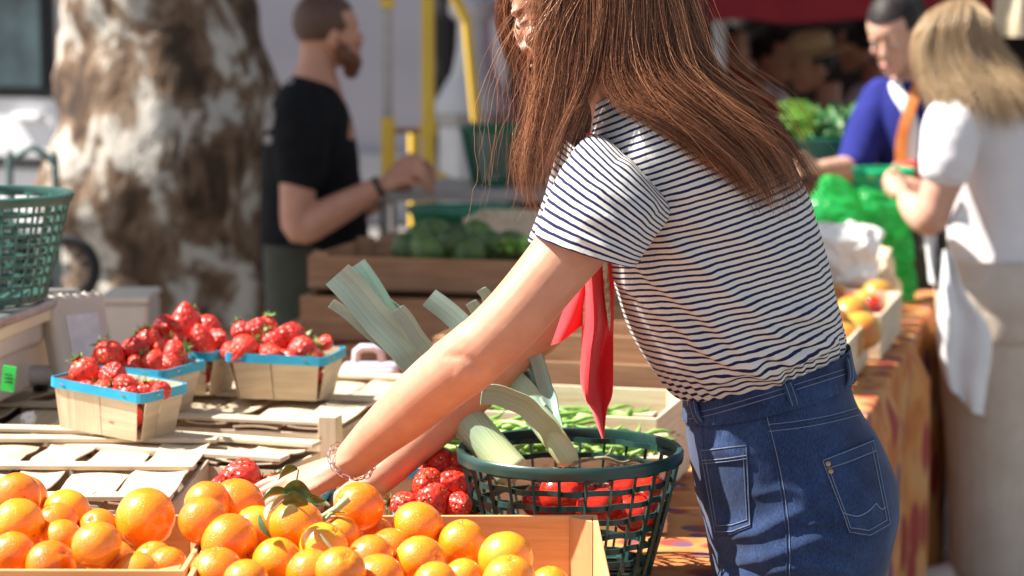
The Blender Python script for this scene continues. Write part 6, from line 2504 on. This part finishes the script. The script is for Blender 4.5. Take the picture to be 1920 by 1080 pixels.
# lettuce / celery top
lt = thing('lettuce', P(1502, 260, 6.7), 'pale green lettuce head rising behind the front woman\'s hair ends', 'lettuce')
for k in range(26):
    m = MB()
    c0 = P(1502, 265, 6.7)
    a = k * 2.4
    r_ = .02 + .045 * random.random()
    tip = c0 + Vector((math.cos(a) * r_, math.sin(a) * r_, .03 + .10 * random.random()))
    rows = []
    for i in range(7):
        t_ = i / 6
        c_ = c0.lerp(tip, t_) + Vector((0, 0, .012 * math.sin(t_ * 3)))
        w_ = .006 + .028 * t_
        s_ = Vector((-math.sin(a), math.cos(a), 0))
        rows.append([c_ + s_ * w_ * q + Vector((math.cos(a), math.sin(a), .4)) * .008 * noise.noise(Vector((t_ * 5, q * 4, k))) for q in (-1, -.6, -.2, .2, .6, 1)])
    m.grid(rows, .0006)
    m.build('leaf', mt['lettuce'], lt)

# ---- the blonde woman seen from behind
YL = 6.35
BL = thing('person', (1.28, YL, 0), 'long haired blonde woman in a pale grey T-shirt and beige trousers, seen from behind', 'person')
b = MB()
HMl = head_frame(0, R(138), R(26), 0, P(1806, 170, YL + .02))
add_head(b, HMl, .97)
b.loft([SP((1760, 240), (1930, 240), YL, .13), SP((1770, 190), (1880, 175), YL, .08), SP((1790, 160), (1860, 140), YL, .055), SP((1795, 100), (1855, 90), YL, .05)], 20, True, 4)
b.loft([SP((1785, 520), (1960, 520), YL, .14), SP((1785, 400), (1955, 400), YL, .125), SP((1765, 290), (1950, 290), YL, .15), SP((1765, 215), (1930, 215), YL, .12)], 24, True, 4)
wq = P(1702, 378, YL - .02)
chain(b, [(P(1790, 220, YL - .16), .052), (P(1778, 310, YL - .19), .052), (P(1757, 370, YL - .19), .048), (P(1745, 408, YL - .18), .046), (P(1722, 398, YL - .10), .042), (wq, .029)], 18, 5)
hand(b, wq, P(1680, 350, YL + .02), [[P(1676, 342, YL + .04), P(1668, 336, YL + .06), P(1660, 342, YL + .07)], [P(1677, 348, YL + .02), P(1667, 344, YL + .04), P(1659, 350, YL + .05)], [P(1680, 356, YL + .0), P(1670, 354, YL + .02), P(1662, 360, YL + .03)], [P(1685, 362, YL - .01), P(1676, 363, YL + .0), P(1670, 368, YL + .01)]],
     [P(1688, 346, YL + .05), P(1682, 336, YL + .06), P(1674, 332, YL + .07)])
chain(b, [(P(1800, 220, YL + .16), .052), (P(1790, 310, YL + .2), .05), (P(1765, 400, YL + .2), .045), (P(1730, 370, YL + .18), .04), (P(1700, 350, YL + .14), .029)], 16, 4)
hand(b, P(1700, 350, YL + .14), P(1675, 335, YL + .14), [[P(1672, 328, YL + .16), P(1664, 326, YL + .17), P(1660, 334, YL + .17)], [P(1671, 334, YL + .14), P(1662, 334, YL + .15), P(1658, 342, YL + .15)], [P(1673, 341, YL + .12), P(1664, 342, YL + .13), P(1660, 350, YL + .13)], [P(1677, 346, YL + .11), P(1669, 349, YL + .11), P(1666, 356, YL + .11)]],
     [P(1684, 330, YL + .12), P(1676, 322, YL + .11), P(1668, 322, YL + .11)])
lx = P(1868, 520, YL).x
shoes_and_legs(b, lx, YL, .80, .088, .09, -.09, .03)
remesh(b, 'body', mt['skin_mid'], BL, .005, 4)
eyes(BL, HMl, .97)
c = MB()
c.loft([SP((1778, 505), (1972, 505), YL, .165), SP((1776, 420), (1968, 420), YL, .155), SP((1764, 320), (1962, 320), YL, .165), SP((1756, 240), (1950, 240), YL, .175), SP((1766, 190), (1925, 190), YL, .15), SP((1785, 160), (1880, 160), YL, .08)], 30, True, 5)
chain(c, [(P(1800, 212, YL - .12), .075), (P(1786, 240, YL - .17), .078), (P(1778, 290, YL - .19), .074), (P(1774, 308, YL - .195), .072)], 20, 4)
chain(c, [(P(1805, 212, YL + .12), .075), (P(1792, 250, YL + .19), .076), (P(1785, 305, YL + .2), .070)], 20, 4)
tl = remesh(c, 't_shirt', mt['greytee'], BL, .008, 4)
c = MB()
leg_cloth(c, lx, YL, .80, .118, .085, P(1868, 480, YL).z)
tr2 = remesh(c, 'trousers', mt['beige'], BL, .010, 4)
shoes(BL, lx, YL, .09, -.09, .03, mt['whitecloth'])
bvl = BVHTree.FromPolygons([v.co + BL.location for v in tl.data.vertices], [tuple(p.vertices) for p in tl.data.polygons])
bvt = BVHTree.FromPolygons([v.co + BL.location for v in tr2.data.vertices], [tuple(p.vertices) for p in tr2.data.polygons])
# white apron: hanging tail and bow
def flat_px(name, rows_px, Y, mat, parent, th=.004, wav=.012):
    rows = []
    for k, r_ in enumerate(rows_px):
        q = spline([(x, y, 0) for x, y in r_], 5)
        rows.append([P(p[0], p[1], Y + wav * math.sin(i * 1.1 + k * .8)) for i, p in enumerate(q)])
    fin = []
    cols = [spline([r_[i] for r_ in rows], 5) for i in range(len(rows[0]))]
    fin = [[Vector(cols[i][j]) for i in range(len(cols))] for j in range(len(cols[0]))]
    m = MB()
    m.grid(fin, th)
    return m.build(name, mat, parent)


ap = flat_px('apron', [[(1768, 468), (1776, 470), (1786, 480)], [(1762, 540), (1785, 545), (1815, 560)], [(1759, 610), (1800, 615), (1850, 610)], [(1764, 670), (1800, 680), (1858, 650)], [(1780, 720), (1805, 738), (1850, 715)], [(1798, 742), (1820, 770), (1845, 780)]], YL - .26, mt['whitecloth'], BL)
flat_px('bow', [[(1778, 425), (1785, 420), (1792, 415)], [(1790, 398), (1800, 408), (1812, 420)], [(1800, 375), (1815, 395), (1818, 440)]], YL - .22, mt['whitecloth'], ap, .004, .01)
flat_px('sash', [[(1728, 420), (1740, 415), (1752, 412)], [(1736, 470), (1748, 470), (1760, 468)], [(1745, 530), (1756, 535), (1764, 538)]], YL - .16, mt['whitecloth'], ap, .004, .01)
flat_px('strap', [[(1752, 415), (1758, 414), (1764, 412)], [(1756, 470), (1762, 470), (1768, 470)], [(1758, 545), (1764, 548), (1768, 550)]], YL - .165, mt['rubber'], BL, .006, .004)
# blonde hair
h_ = MB()
h_.ball((-.012, 0, .135), (.106, .084, .100), 26)
k_ = MB()
k_.add([HMl @ (p * .97) for p in h_.v], [f for f in h_.f if all(h_.v[q].x < .05 or h_.v[q].z > .17 for q in f)])
hl = k_.build('hair', mt['blonde'], BL)
at = hl.data.attributes.new('tone', 'FLOAT', 'POINT')
at.data.foreach_set('value', [.25] * len(hl.data.vertices))
G1 = [[P(*q) for q in g_] for g_ in (
    [(1800, 20, YL), (1740, 40, YL - .10), (1716, 90, YL - .11), (1722, 140, YL - .12), (1740, 190, YL - .14)],
    [(1800, 15, YL), (1760, 35, YL - .12), (1738, 90, YL - .14), (1745, 140, YL - .15), (1765, 190, YL - .19), (1768, 230, YL - .2)],
    [(1805, 12, YL), (1785, 30, YL - .13), (1770, 90, YL - .15), (1785, 140, YL - .18), (1815, 190, YL - .22), (1830, 240, YL - .22)],
    [(1808, 12, YL), (1810, 30, YL - .12), (1805, 90, YL - .15), (1830, 140, YL - .18), (1865, 190, YL - .21), (1890, 250, YL - .22)],
    [(1812, 14, YL), (1835, 35, YL - .10), (1845, 90, YL - .13), (1875, 135, YL - .16), (1910, 180, YL - .20), (1935, 240, YL - .21)],
    [(1815, 16, YL + .02), (1850, 45, YL - .04), (1870, 95, YL - .07), (1900, 135, YL - .10), (1935, 180, YL - .12), (1955, 230, YL - .12)],
    [(1810, 14, YL + .04), (1840, 45, YL + .06), (1860, 95, YL + .08), (1895, 150, YL + .14), (1925, 210, YL + .2)])]
strands('long_hair', mt['blonde'], hl, G1, 5600, .0006, 18, .009, 20, 8, .8, None, .003, .0006, .0, .3)

# ---- shoppers in the shade under the red canopy
def shopper(px_, py_, Y, cloth_m, label, yaw, hat=False, skin_m='skin_tan'):
    c0 = P(px_, py_, Y)                # chin
    p_ = thing('person', (c0.x, Y, 0), label, 'person')
    b_ = MB()
    M_ = head_frame(0, yaw, R(12), 0, c0)
    add_head(b_, M_, 1)
    fw = Vector((math.cos(yaw), math.sin(yaw), 0))
    sd = Vector((-fw.y, fw.x, 0))
    nk = c0 - fw * .06
    z = c0.z
    b_.loft([(Vector((nk.x, nk.y, z - .14)), sd * .12, fw * .07), (Vector((nk.x, nk.y, z - .06)), sd * .056, fw * .056), (Vector((nk.x, nk.y, z + .03)), sd * .05, fw * .05)], 18, True, 4)
    b_.loft([(Vector((nk.x, nk.y, z - .70)), sd * .15, fw * .11), (Vector((nk.x, nk.y, z - .4)), sd * .16, fw * .11), (Vector((nk.x, nk.y, z - .14)), sd * .17, fw * .09)], 22, True, 4)
    for s in (-1, 1):
        w_ = Vector((nk.x, nk.y, z - .60)) + sd * .17 * s + fw * .22
        chain(b_, [(Vector((nk.x, nk.y, z - .17)) + sd * .18 * s, .05), (Vector((nk.x, nk.y, z - .45)) + sd * .22 * s, .045), (w_, .028)], 12, 4)
        hand(b_, w_, w_ + fw * .09, [[w_ + fw * .09 + sd * q, w_ + fw * .12 + sd * q, w_ + fw * .14 + sd * q - Vector((0, 0, .02))] for q in (-.03, -.01, .01, .03)], [w_ + fw * .05 + sd * -.03 * s, w_ + fw * .08 - sd * .04 * s, w_ + fw * .1 - sd * .04 * s])
    shoes_and_legs(b_, nk.x, nk.y, max(.6, z - .72), .08, .09, .06 * fw.x, .06 * fw.y)
    remesh(b_, 'body', mt[skin_m], p_, .008, 3)
    c_ = MB()
    c_.loft([(Vector((nk.x, nk.y, z - .78)), sd * .18, fw * .14), (Vector((nk.x, nk.y, z - .4)), sd * .19, fw * .14), (Vector((nk.x, nk.y, z - .15)), sd * .20, fw * .115), (Vector((nk.x, nk.y, z - .07)), sd * .09, fw * .08)], 24, True, 5)
    for s in (-1, 1):
        chain(c_, [(Vector((nk.x, nk.y, z - .17)) + sd * .17 * s, .065), (Vector((nk.x, nk.y, z - .42)) + sd * .22 * s, .06)], 14, 4)
    remesh(c_, 'shirt', cloth_m, p_, .010, 3)
    c_ = MB()
    leg_cloth(c_, nk.x, nk.y, max(.6, z - .72), .09, .09, z - .70)
    remesh(c_, 'trousers', mt['olive'], p_, .012, 3)
    hh = MB()
    hh.ball((-.014, 0, .14), (.104, .081, .098), 22)
    k2 = MB()
    k2.add([M_ @ p for p in hh.v], [f for f in hh.f if all(hh.v[q].z > (.17 if hh.v[q].x > .045 else .06) for q in f)])
    k2.build('hair', mt['darkhair'], p_)
    if hat:
        m_ = MB()
        m_.lathe([(.0, .235), (.06, .238), (.092, .215), (.100, .165), (.17, .150), (.172, .145), (.098, .152), (.088, .18), (.0, .20)], 32, (0, 0, 0))
        m2 = MB()
        m2.add([M_ @ (p + Vector((-.01, 0, .01))) for p in m_.v], m_.f)
        m2.build('straw_hat', mt['straw'], p_)


shopper(1530, 168, 10.2, mt['black'], 'shopper in a straw hat in the shade under the red canopy', R(200), True)
shopper(1618, 128, 11.0, mt['greytee'], 'shopper in a grey shirt behind the dark haired woman', R(150))
shopper(1440, 150, 10.8, mt['redshirt'], 'shopper in a brick red shirt in the canopy shade', R(-30))
shopper(1385, 125, 11.6, mt['whitecloth'], 'shopper in a white shirt glimpsed past the long brown hair', R(240))

# ------------------------------------------------------------------ red canopy stall
cs_ = thing('canopy_stall', (1.9, 11.6, 0), 'market stall under a dark red canopy', 'stall')
m = MB()
rows = []
for i in range(25):
    x = .75 + 3.6 * i / 24
    rows.append([(x, 9.2, 1.50 + .012 * math.sin(i * 2.1)), (x, 9.19, 1.60), (x, 9.2, 1.80), (x, 10.6, 2.35), (x, 12.6, 2.35), (x, 13.9, 1.8)])
m.grid(rows, .004)
m.build('canopy', mt['redcanvas'], cs_)
m = MB()
rows = []
for i in range(40):
    x = .75 + 3.6 * i / 39
    rows.append([(x, 14.0 + .03 * math.sin(i * 1.7), z) for z in (.02, .6, 1.2, 1.8)])
m.grid(rows, .004)
m.build('shade_backdrop', mt['darkshade'], cs_)  # dark sheet standing in for the shade under the canopy
m = MB()
rows = []
for i in range(30):
    y = 9.5 + 4.5 * i / 29
    rows.append([(.74 + .03 * math.sin(i * 1.7), y, z) for z in (.9, 1.3, 1.85)])
m.grid(rows, .004)
m.build('side_curtain', mt['redcanvas'], cs_)
for x, y in ((.8, 9.3), (4.3, 9.3), (.8, 13.9), (4.3, 13.9)):
    m = MB()
    m.tube([(x, y, 0), (x, y, 1.85)], .025, 12)
    m.build('pole', mt['galv'], cs_)
m = MB()
m.box((2.0, 9.75, .86), (2.2, .8, .04))
m.build('counter', mt['oldwood'], cs_, False, .006)
m = MB()
m.box((2.0, 9.36, .45), (2.2, .02, .78))
m.build('counter_front', mt['oldwood'], cs_, False, .004)
for k, (x, y, l, mat_) in enumerate([(1.22, 9.55, 'brown wooden crate on the counter under the red canopy', 'oldwood'), (1.75, 9.6, 'brown wooden crate on the counter behind the blue cardigan', 'oldwood')]):
    crate('stall_crate', (x, y, .88), R(3 - 5 * k), .48, .34, .17, l, mat_, group='crates on the shaded counter')
for k, (px_, py_, Y, l) in enumerate([(1565, 300, 7.6, 'green plastic tray of herbs beside the blue sleeve'), (1490, 330, 7.3, 'green plastic tray behind the lettuce')]):
    c0 = P(px_, py_, Y)
    t_ = thing('plastic_tray', c0, l, 'tray', 'green plastic trays by the lettuce')
    m = MB()
    m.box(c0 + Vector((0, 0, .004)), (.30, .2, .008))
    for s in (-1, 1):
        m.box(c0 + Vector((s * .15, 0, .06)), (.008, .2, .12))
        m.box(c0 + Vector((0, s * .1, .06)), (.308, .008, .12))
    m.build('tray', mt['green_tub'], t_, False, .004)
    m = MB()
    for q in range(60):
        b0 = c0 + Vector((random.uniform(-.13, .13), random.uniform(-.08, .08), .09))
        a = random.uniform(0, 6.28)
        blade(m, b0, b0 + Vector((math.cos(a) * .05, math.sin(a) * .05, random.uniform(.03, .10))), (-math.sin(a), math.cos(a), 0), .018, .3, 6)
    m.build('herbs', mt['herb'], t_)
st_ = thing('side_table', (.98, 7.45, 0), 'small table behind the lettuce and green trays', 'table')
m = MB(); m.box((.98, 7.45, P(1500, 330, 7.4).z - .02), (.75, .42, .03)); m.build('tabletop', mt['oldwood'], st_, False, .004)
for x in (.65, 1.31):
    for y in (7.28, 7.62):
        m = MB(); m.box((x, y, .5), (.04, .04, 2 * (P(1500, 330, 7.4).z - .036) - 1.0 if False else P(1500, 330, 7.4).z - .04 if False else 1.0)); m.build('leg', mt['oldwood'], st_, False)
# beige parasol edge at the upper corner
pr = thing('parasol', (2.9, 7.7, 0), 'beige market parasol whose edge shows above the blonde woman', 'parasol')
m = MB()
rows = []
for i in range(49):
    a = 2 * math.pi * i / 48
    d = Vector((math.cos(a), math.sin(a), 0))
    q = 1 - .03 * abs(math.sin(a * 4))
    rows.append([Vector((2.9, 7.7, 0)) + d * r_ * q + Vector((0, 0, z_)) for r_, z_ in ((1.355, 1.465), (1.36, 1.52), (1.355, 1.62), (.8, 2.0), (.02, 2.4))])
m.grid(rows, .004)
m.build('canopy', mt['beigecanvas'], pr)
m = MB(); m.tube([(2.9, 7.7, 0.05), (2.9, 7.7, 2.39)], .025, 14); m.build('pole', mt['oldwood'], pr)
m = MB(); m.lathe([(.25, 0), (.25, .05), (.05, .09), (.05, .2), (.03, .2)], 24, (2.9, 7.7, 0)); m.build('base', mt['stone'], pr)

# ------------------------------------------------------------------ fruit crates along the far part of the table
crate('fruit_crate', (.54, 5.30, .75), R(-15), .46, .44, .105, 'shallow wooden crate at the table edge just past the striped top', group='shallow fruit crates at the table edge', post=.03)
crate('fruit_crate', (.670, 5.775, .75), R(-15), .50, .46, .108, 'shallow wooden crate of mangoes under the drooping green bag', group='shallow fruit crates at the table edge', post=.03)
def fruit(name, c0, r, k, mat_, label, cat, group, rr=(1, 1, 1.25)):
    m_ = MB()
    m_.ball((0, 0, 0), 1, 20)
    for q in range(len(m_.v)):
        v = m_.v[q]
        f = 1 + .06 * noise.noise(v * 1.3 + Vector((k * 3, 0, 0)))
        m_.v[q] = Vector((v.x * rr[0] * (1 - .12 * v.z), v.y * rr[1] * (1 - .12 * v.z), v.z * rr[2])) * r * f
    me_ = m_.mesh(name)
    me_.transform(Matrix.Rotation(k * 1.7, 4, 'Z') @ Matrix.Rotation(1.2 + .4 * (k % 3), 4, 'X'))
    me_.materials.append(mat_)
    o_ = bpy.data.objects.new(name, me_)
    C.objects.link(o_)
    o_.location = c0
    tag(o_, label, cat, group)
    s_ = MB()
    e = Matrix.Rotation(k * 1.7, 3, 'Z') @ Matrix.Rotation(1.2 + .4 * (k % 3), 3, 'X') @ Vector((0, 0, 1))
    s_.tube([e * r * rr[2] * .96, e * r * rr[2] * 1.1], [r * .09, r * .06], 8)
    so_ = s_.mesh('stem')
    so_.materials.append(mt['twig'])
    s2_ = bpy.data.objects.new('stem', so_)
    C.objects.link(s2_)
    s2_.parent = o_
    return o_
for k, (x, y, Y, l) in enumerate([(1605, 605, 5.75, 'yellow-green mango nearest the board of the shallow crate'), (1572, 592, 5.8, 'green mango beside the striped top'), (1620, 580, 5.95, 'mango at the far side of the shallow crate'), (1585, 625, 5.6, 'small mango low in the shallow crate'), (1560, 560, 6.0, 'reddish mango farthest back'), (1650, 560, 6.02, 'mango in the far corner under the bag'), (1576, 640, 5.28, 'mango nearest the waistband of the jeans'), (1612, 622, 5.36, 'yellow mango by the near crate rim'), (1555, 606, 5.34, 'mango half hidden by the striped top'), (1596, 592, 5.42, 'mango between the two shallow crates')]):
    fruit('mango', P(x, y, Y), .045, k, mt['mango'], l, 'mango', 'mangoes in the shallow crate')
for k, (x, y, Y) in enumerate([(1590, 568, 6.05), (1612, 562, 6.08), (1635, 572, 6.0), (1650, 590, 5.9), (1575, 575, 6.0)]):
    fruit('plum_tomato', P(x, y, Y - .12), .022, k, mt['tomato'], ('red plum tomato along the back of the mango crate', 'red plum tomato second along the crate back', 'red plum tomato above the mangoes', 'red plum tomato by the crate side board', 'red plum tomato next to the striped top')[k], 'tomato', 'plum tomatoes in the mango crate')
# stacked crates with avocados in the shade
crate('produce_crate', (-.10, 5.92, .75), R(-12), .78, .36, .110, 'brown crate in the shade under the avocado crate', 'oldwood', group='brown produce crates')
crate('produce_crate', (-.07, 6.05, .862), R(-14), .80, .42, .085, 'brown crate of avocados in front of the green tub', 'oldwood', group='brown produce crates', post=.04, top_extra=.01)
crate('produce_crate', (.17, 5.02, .75), R(-15), .60, .34, .135, 'brown crate behind the beans under the reaching arm', 'oldwood', group='brown produce crates')
crate('produce_crate', (.30, 5.50, .75), R(-15), .60, .36, .150, 'brown crate behind the red neckerchief ends', 'oldwood', group='brown produce crates')
crate('produce_crate', (.10, 6.60, .86), R(-10), .42, .30, .13, 'pale crate end beside the green tub', 'wood', group='brown produce crates')
for k, (x, y, Y, l) in enumerate([(785, 452, 6.05, 'avocado at the outer end of the pile'), (815, 440, 6.1, 'dark avocado, second in the pile'), (845, 462, 6.0, 'lighter avocado low in the pile'), (862, 450, 6.1, 'avocado between a light one and a dark one'), (895, 442, 6.1, 'dark avocado at the upper end of the pile'),
                                 (925, 465, 6.05, 'avocado near the brown hair ends'), (800, 470, 5.98, 'avocado against the front board'), (955, 462, 6.1, 'avocado under the hair ends'), (770, 470, 6.02, 'small avocado in the crate corner'), (880, 475, 5.98, 'avocado low against the front board, mid crate'), (830, 475, 6.15, 'avocado buried in the pile')]):
    fruit('avocado', P(x, y, Y), .042, k, mt['avocado'], l, 'avocado', 'avocados in the brown crate')
m = MB()
for q in range(70):
    b0 = P(random.uniform(900, 985), random.uniform(462, 480), 6.05 + random.uniform(-.05, .1))
    a = random.uniform(0, 6.28)
    blade(m, b0, b0 + Vector((math.cos(a) * .04, math.sin(a) * .04, random.uniform(.0, .04))), (-math.sin(a), math.cos(a), 0), .012, .3, 5)
tag(m.build('leafy_greens', mt['lettuce'], None), 'loose leafy greens beside the avocados', 'greens', kind='stuff')
# back table with tub, basket
bt = thing('back_table', (-.08, 7.7, 0), 'grey folding table behind the produce crates', 'table')
m = MB(); m.box((.05, 7.75, P(900, 362, 7.6).z), (1.0, .6, .03)); m.build('tabletop', mt['greyplastic'], bt, False, .005)
ztb = P(900, 362, 7.6).z
for x in (-.4, .5):
    for y in (7.5, 8.0):
        m = MB(); m.tube([(x, y, 0), (x, y, ztb - .016)], .016, 10); m.build('leg', mt['galv'], bt)
tubc = P(868, 412, 6.95)
tb2 = thing('produce_tub', tubc, 'flat dark green plastic tub behind the avocados', 'tub')
m = MB()
m.loft([(tubc + Vector((0, 0, -.05)), Vector((.13, 0, 0)), Vector((0, .12, 0))), (tubc + Vector((0, 0, .02)), Vector((.15, 0, 0)), Vector((0, .14, 0))), (tubc + Vector((0, 0, .035)), Vector((.165, 0, 0)), Vector((0, .15, 0))), (tubc + Vector((0, 0, .038)), Vector((.145, 0, 0)), Vector((0, .132, 0))), (tubc + Vector((0, 0, -.03)), Vector((.12, 0, 0)), Vector((0, .11, 0)))], 40, True, 1, 4)
m.build('tub', mt['green_tub'], tb2)
m = MB()
m.box(tubc + Vector((0, -.16, .028)), (.08, .012, .012))
m.build('handle', mt['green_tub'], tb2, False, .003)
sb = thing('tub_stand', (tubc.x, tubc.y, 0), 'brown wooden stand under the flat green tub', 'stand')
m = MB(); m.box((tubc.x, tubc.y, tubc.z - .07), (.5, .4, .03)); m.build('board', mt['oldwood'], sb, False, .003)
for x in (-.2, .2):
    for y in (-.15, .15):
        m = MB(); m.box((tubc.x + x, tubc.y + y, (tubc.z - .085) / 2), (.04, .04, tubc.z - .085)); m.build('leg', mt['oldwood'], sb, False)
gb = P(955, 346, 7.75)
gb.z = ztb + .016
lattice('storage_basket', gb, .115, .155, .19, 'dark green basket standing on the grey folding table', mt['green_tub'], 40, 14, 'green baskets')

# ------------------------------------------------------------------ yellow stall frame
YS = 8.7
yf = thing('tubular_stand', (P(765, 300, YS).x, YS, 0), 'yellow and grey tubular frame standing beyond the bearded man\'s hands', 'frame')
def rod(nm, a, b_, r_, mat_):
    m_ = MB(); m_.tube([a, b_], r_, 14)
    return m_.build(nm, mat_, yf)
def vx(px_): return P(px_, 200, YS).x
def vz(py_): return P(800, py_, YS).z
rod('post', Vector((vx(727), YS, vz(222))), Vector((vx(727), YS, 2.2)), .019, mt['galv'])
rod('sleeve', Vector((vx(727), YS, 0)), Vector((vx(727), YS, vz(220))), .026, mt['yellowpaint'])
rod('sleeve', Vector((vx(727), YS, vz(15))), Vector((vx(727), YS, vz(-20))), .026, mt['yellowpaint'])
rod('post', Vector((vx(803), YS, 0)), Vector((vx(803), YS, 2.2)), .0235, mt['yellowpaint'])
rod('clamp', Vector((vx(803), YS, vz(255))), Vector((vx(803), YS, vz(228))), .031, mt['yellowpaint'])
rod('cross_bar', Vector((vx(727), YS + .03, vz(246))), Vector((vx(803), YS + .03, vz(246))), .010, mt['oldwood'])
rod('brace', Vector((vx(803), YS, vz(322))), Vector((vx(885), YS - .25, vz(352))), .02, mt['yellowpaint'])
rod('post', Vector((vx(765), YS + .5, 0)), Vector((vx(765), YS + .5, vz(262))), .022, mt['yellowpaint'])
rod('brace', Vector((vx(842), YS + .3, vz(-20))), Vector((vx(872), YS + .3, vz(40))), .02, mt['yellowpaint'])
rod('strap', Vector((vx(872), YS + .3, vz(40))), Vector((vx(890), YS + .3, vz(235))), .018, mt['yellowpaint'])

# ------------------------------------------------------------------ stone pedestal and dark post
YP = 11.2
pc = P(888, 0, YP)
pd = thing('stone_pedestal', (pc.x, YP, 0), 'pale stone pedestal flaring above a slab, between frame and brown hair', 'pedestal')
k_ = YP / FPX
zz_ = lambda y: P(888, y, YP).z
m = MB()
m.lathe([(70 * k_, 0), (70 * k_, zz_(232))], 8, (pc.x, YP, 0), rotz(R(22)))
m.build('plinth', mt['stone'], pd, False, .01)
m = MB()
m.lathe([(82 * k_, zz_(232) + .002), (82 * k_, zz_(212))], 8, (pc.x, YP, 0), rotz(R(22)))
m.build('slab', mt['greyplastic'], pd, False, .01)
m = MB()
m.lathe([(74 * k_, zz_(211)), (72 * k_, zz_(190)), (58 * k_, zz_(165)), (40 * k_, zz_(135)), (32 * k_, zz_(90)), (30 * k_, zz_(40)), (46 * k_, zz_(28)), (48 * k_, zz_(5)), (34 * k_, zz_(-5)), (30 * k_, 2.4)], 28, (pc.x, YP, 0))
m.build('shaft', mt['stone'], pd)
dk = thing('dark_post', (P(845, 100, 12.2).x, 12.2, 0), 'tall black post behind the yellow frame', 'post')
m = MB(); m.tube([(P(842, 100, 12.2).x, 12.2, 0), (P(842, 100, 12.2).x, 12.2, 3.2)], .075, 18); m.build('shaft', mt['rubber'], dk)
m = MB(); m.lathe([(.14, 0), (.14, .25), (.09, .3), (.076, .34)], 18, (P(842, 100, 12.2).x, 12.2, 0)); m.build('base', mt['rubber'], dk)
dr = thing('shuttered_doorway', (.4, 15.4, 0), 'dark doorway behind the stone pedestal and the front woman\'s head', 'doorway')
m = MB(); m.box((P(1120, 100, 14.5).x, 14.5, 1.3), (1.1, .2, 2.6)); m.build('frame', mt['rubber'], dr, False, .02)
m = MB(); m.box((P(1120, 100, 14.5).x, 14.39, 1.25), (.9, .03, 2.4)); m.build('shutter', mt['darkshade'], dr, False, .01)

# white box and bike rack by the tree
wb_ = thing('storage_box', P(232, 640, 5.6), 'pale lidded plastic box at the foot of the tree', 'box')
c0 = P(232, 590, 5.6)
m = MB(); m.box((c0.x, 5.7, c0.z - .06), (.115, .2, .17)); m.build('body', mt['beigeplastic'], wb_, False, .012, seg=3)
m = MB(); m.box((c0.x, 5.7, c0.z + .034), (.122, .21, .016)); m.build('lid', mt['beigeplastic'], wb_, False, .006, seg=2)
ws = thing('box_stand', (c0.x, 5.7, 0), 'wooden trestle carrying the pale lidded box', 'stand')
m = MB(); m.box((c0.x - .1, 5.72, c0.z - .165), (.5, .35, .03)); m.build('board', mt['oldwood'], ws, False, .003)
for x in (-.3, .1):
    for y in (-.13, .13):
        m = MB(); m.box((c0.x + x, 5.72 + y, (c0.z - .18) / 2), (.04, .04, c0.z - .18)); m.build('leg', mt['oldwood'], ws, False)
rk = thing('tubular_rack', (P(60, 300, 7.6).x, 7.6, 0), 'grey-green tubular hoop between the van and the tree trunk', 'rack')
m = MB()
zt_, xl, xr = P(60, 280, 7.6).z, P(17, 300, 7.6).x, P(104, 300, 7.6).x
q = [(xl, 7.6, 0), (xl, 7.6, zt_ - .10), (xl + .012, 7.6, zt_ - .04), (xl + .06, 7.6, zt_), (xr - .06, 7.6, zt_), (xr - .012, 7.6, zt_ - .04), (xr, 7.6, zt_ - .10), (xr, 7.6, 0)]
m.tube(spline(q, 5), .012, 12)
m.build('hoop', mt['tubegreen'], rk)
m = MB(); m.tube([(xl, 7.6, .4), (xr, 7.6, .4)], .01, 10); m.build('cross_bar', mt['tubegreen'], rk)
bk = thing('parked_wheel', (P(128, 500, 7.9).x, 7.9, 0), 'spoked wheel leaning behind the shop scale near the tree', 'wheel')
m = MB()
c0 = Vector((P(122, 505, 7.9).x, 7.9, P(122, 505, 7.9).z))
m.tube([c0 + Vector((math.cos(a) * .10, 0, math.sin(a) * .10)) for a in np.linspace(0, 2 * math.pi, 33)], .020, 10, False)
m.build('tyre', mt['rubber'], bk)
m = MB()
for a in np.linspace(0, math.pi, 7)[:-1]:
    m.tube([c0 - Vector((math.cos(a) * .09, 0, math.sin(a) * .09)), c0 + Vector((math.cos(a) * .09, 0, math.sin(a) * .09))], .002, 5)
m.tube([c0 + Vector((0, -.03, 0)), c0 + Vector((0, .03, 0))], .02, 10)
m.build('spokes', mt['steel'], bk)
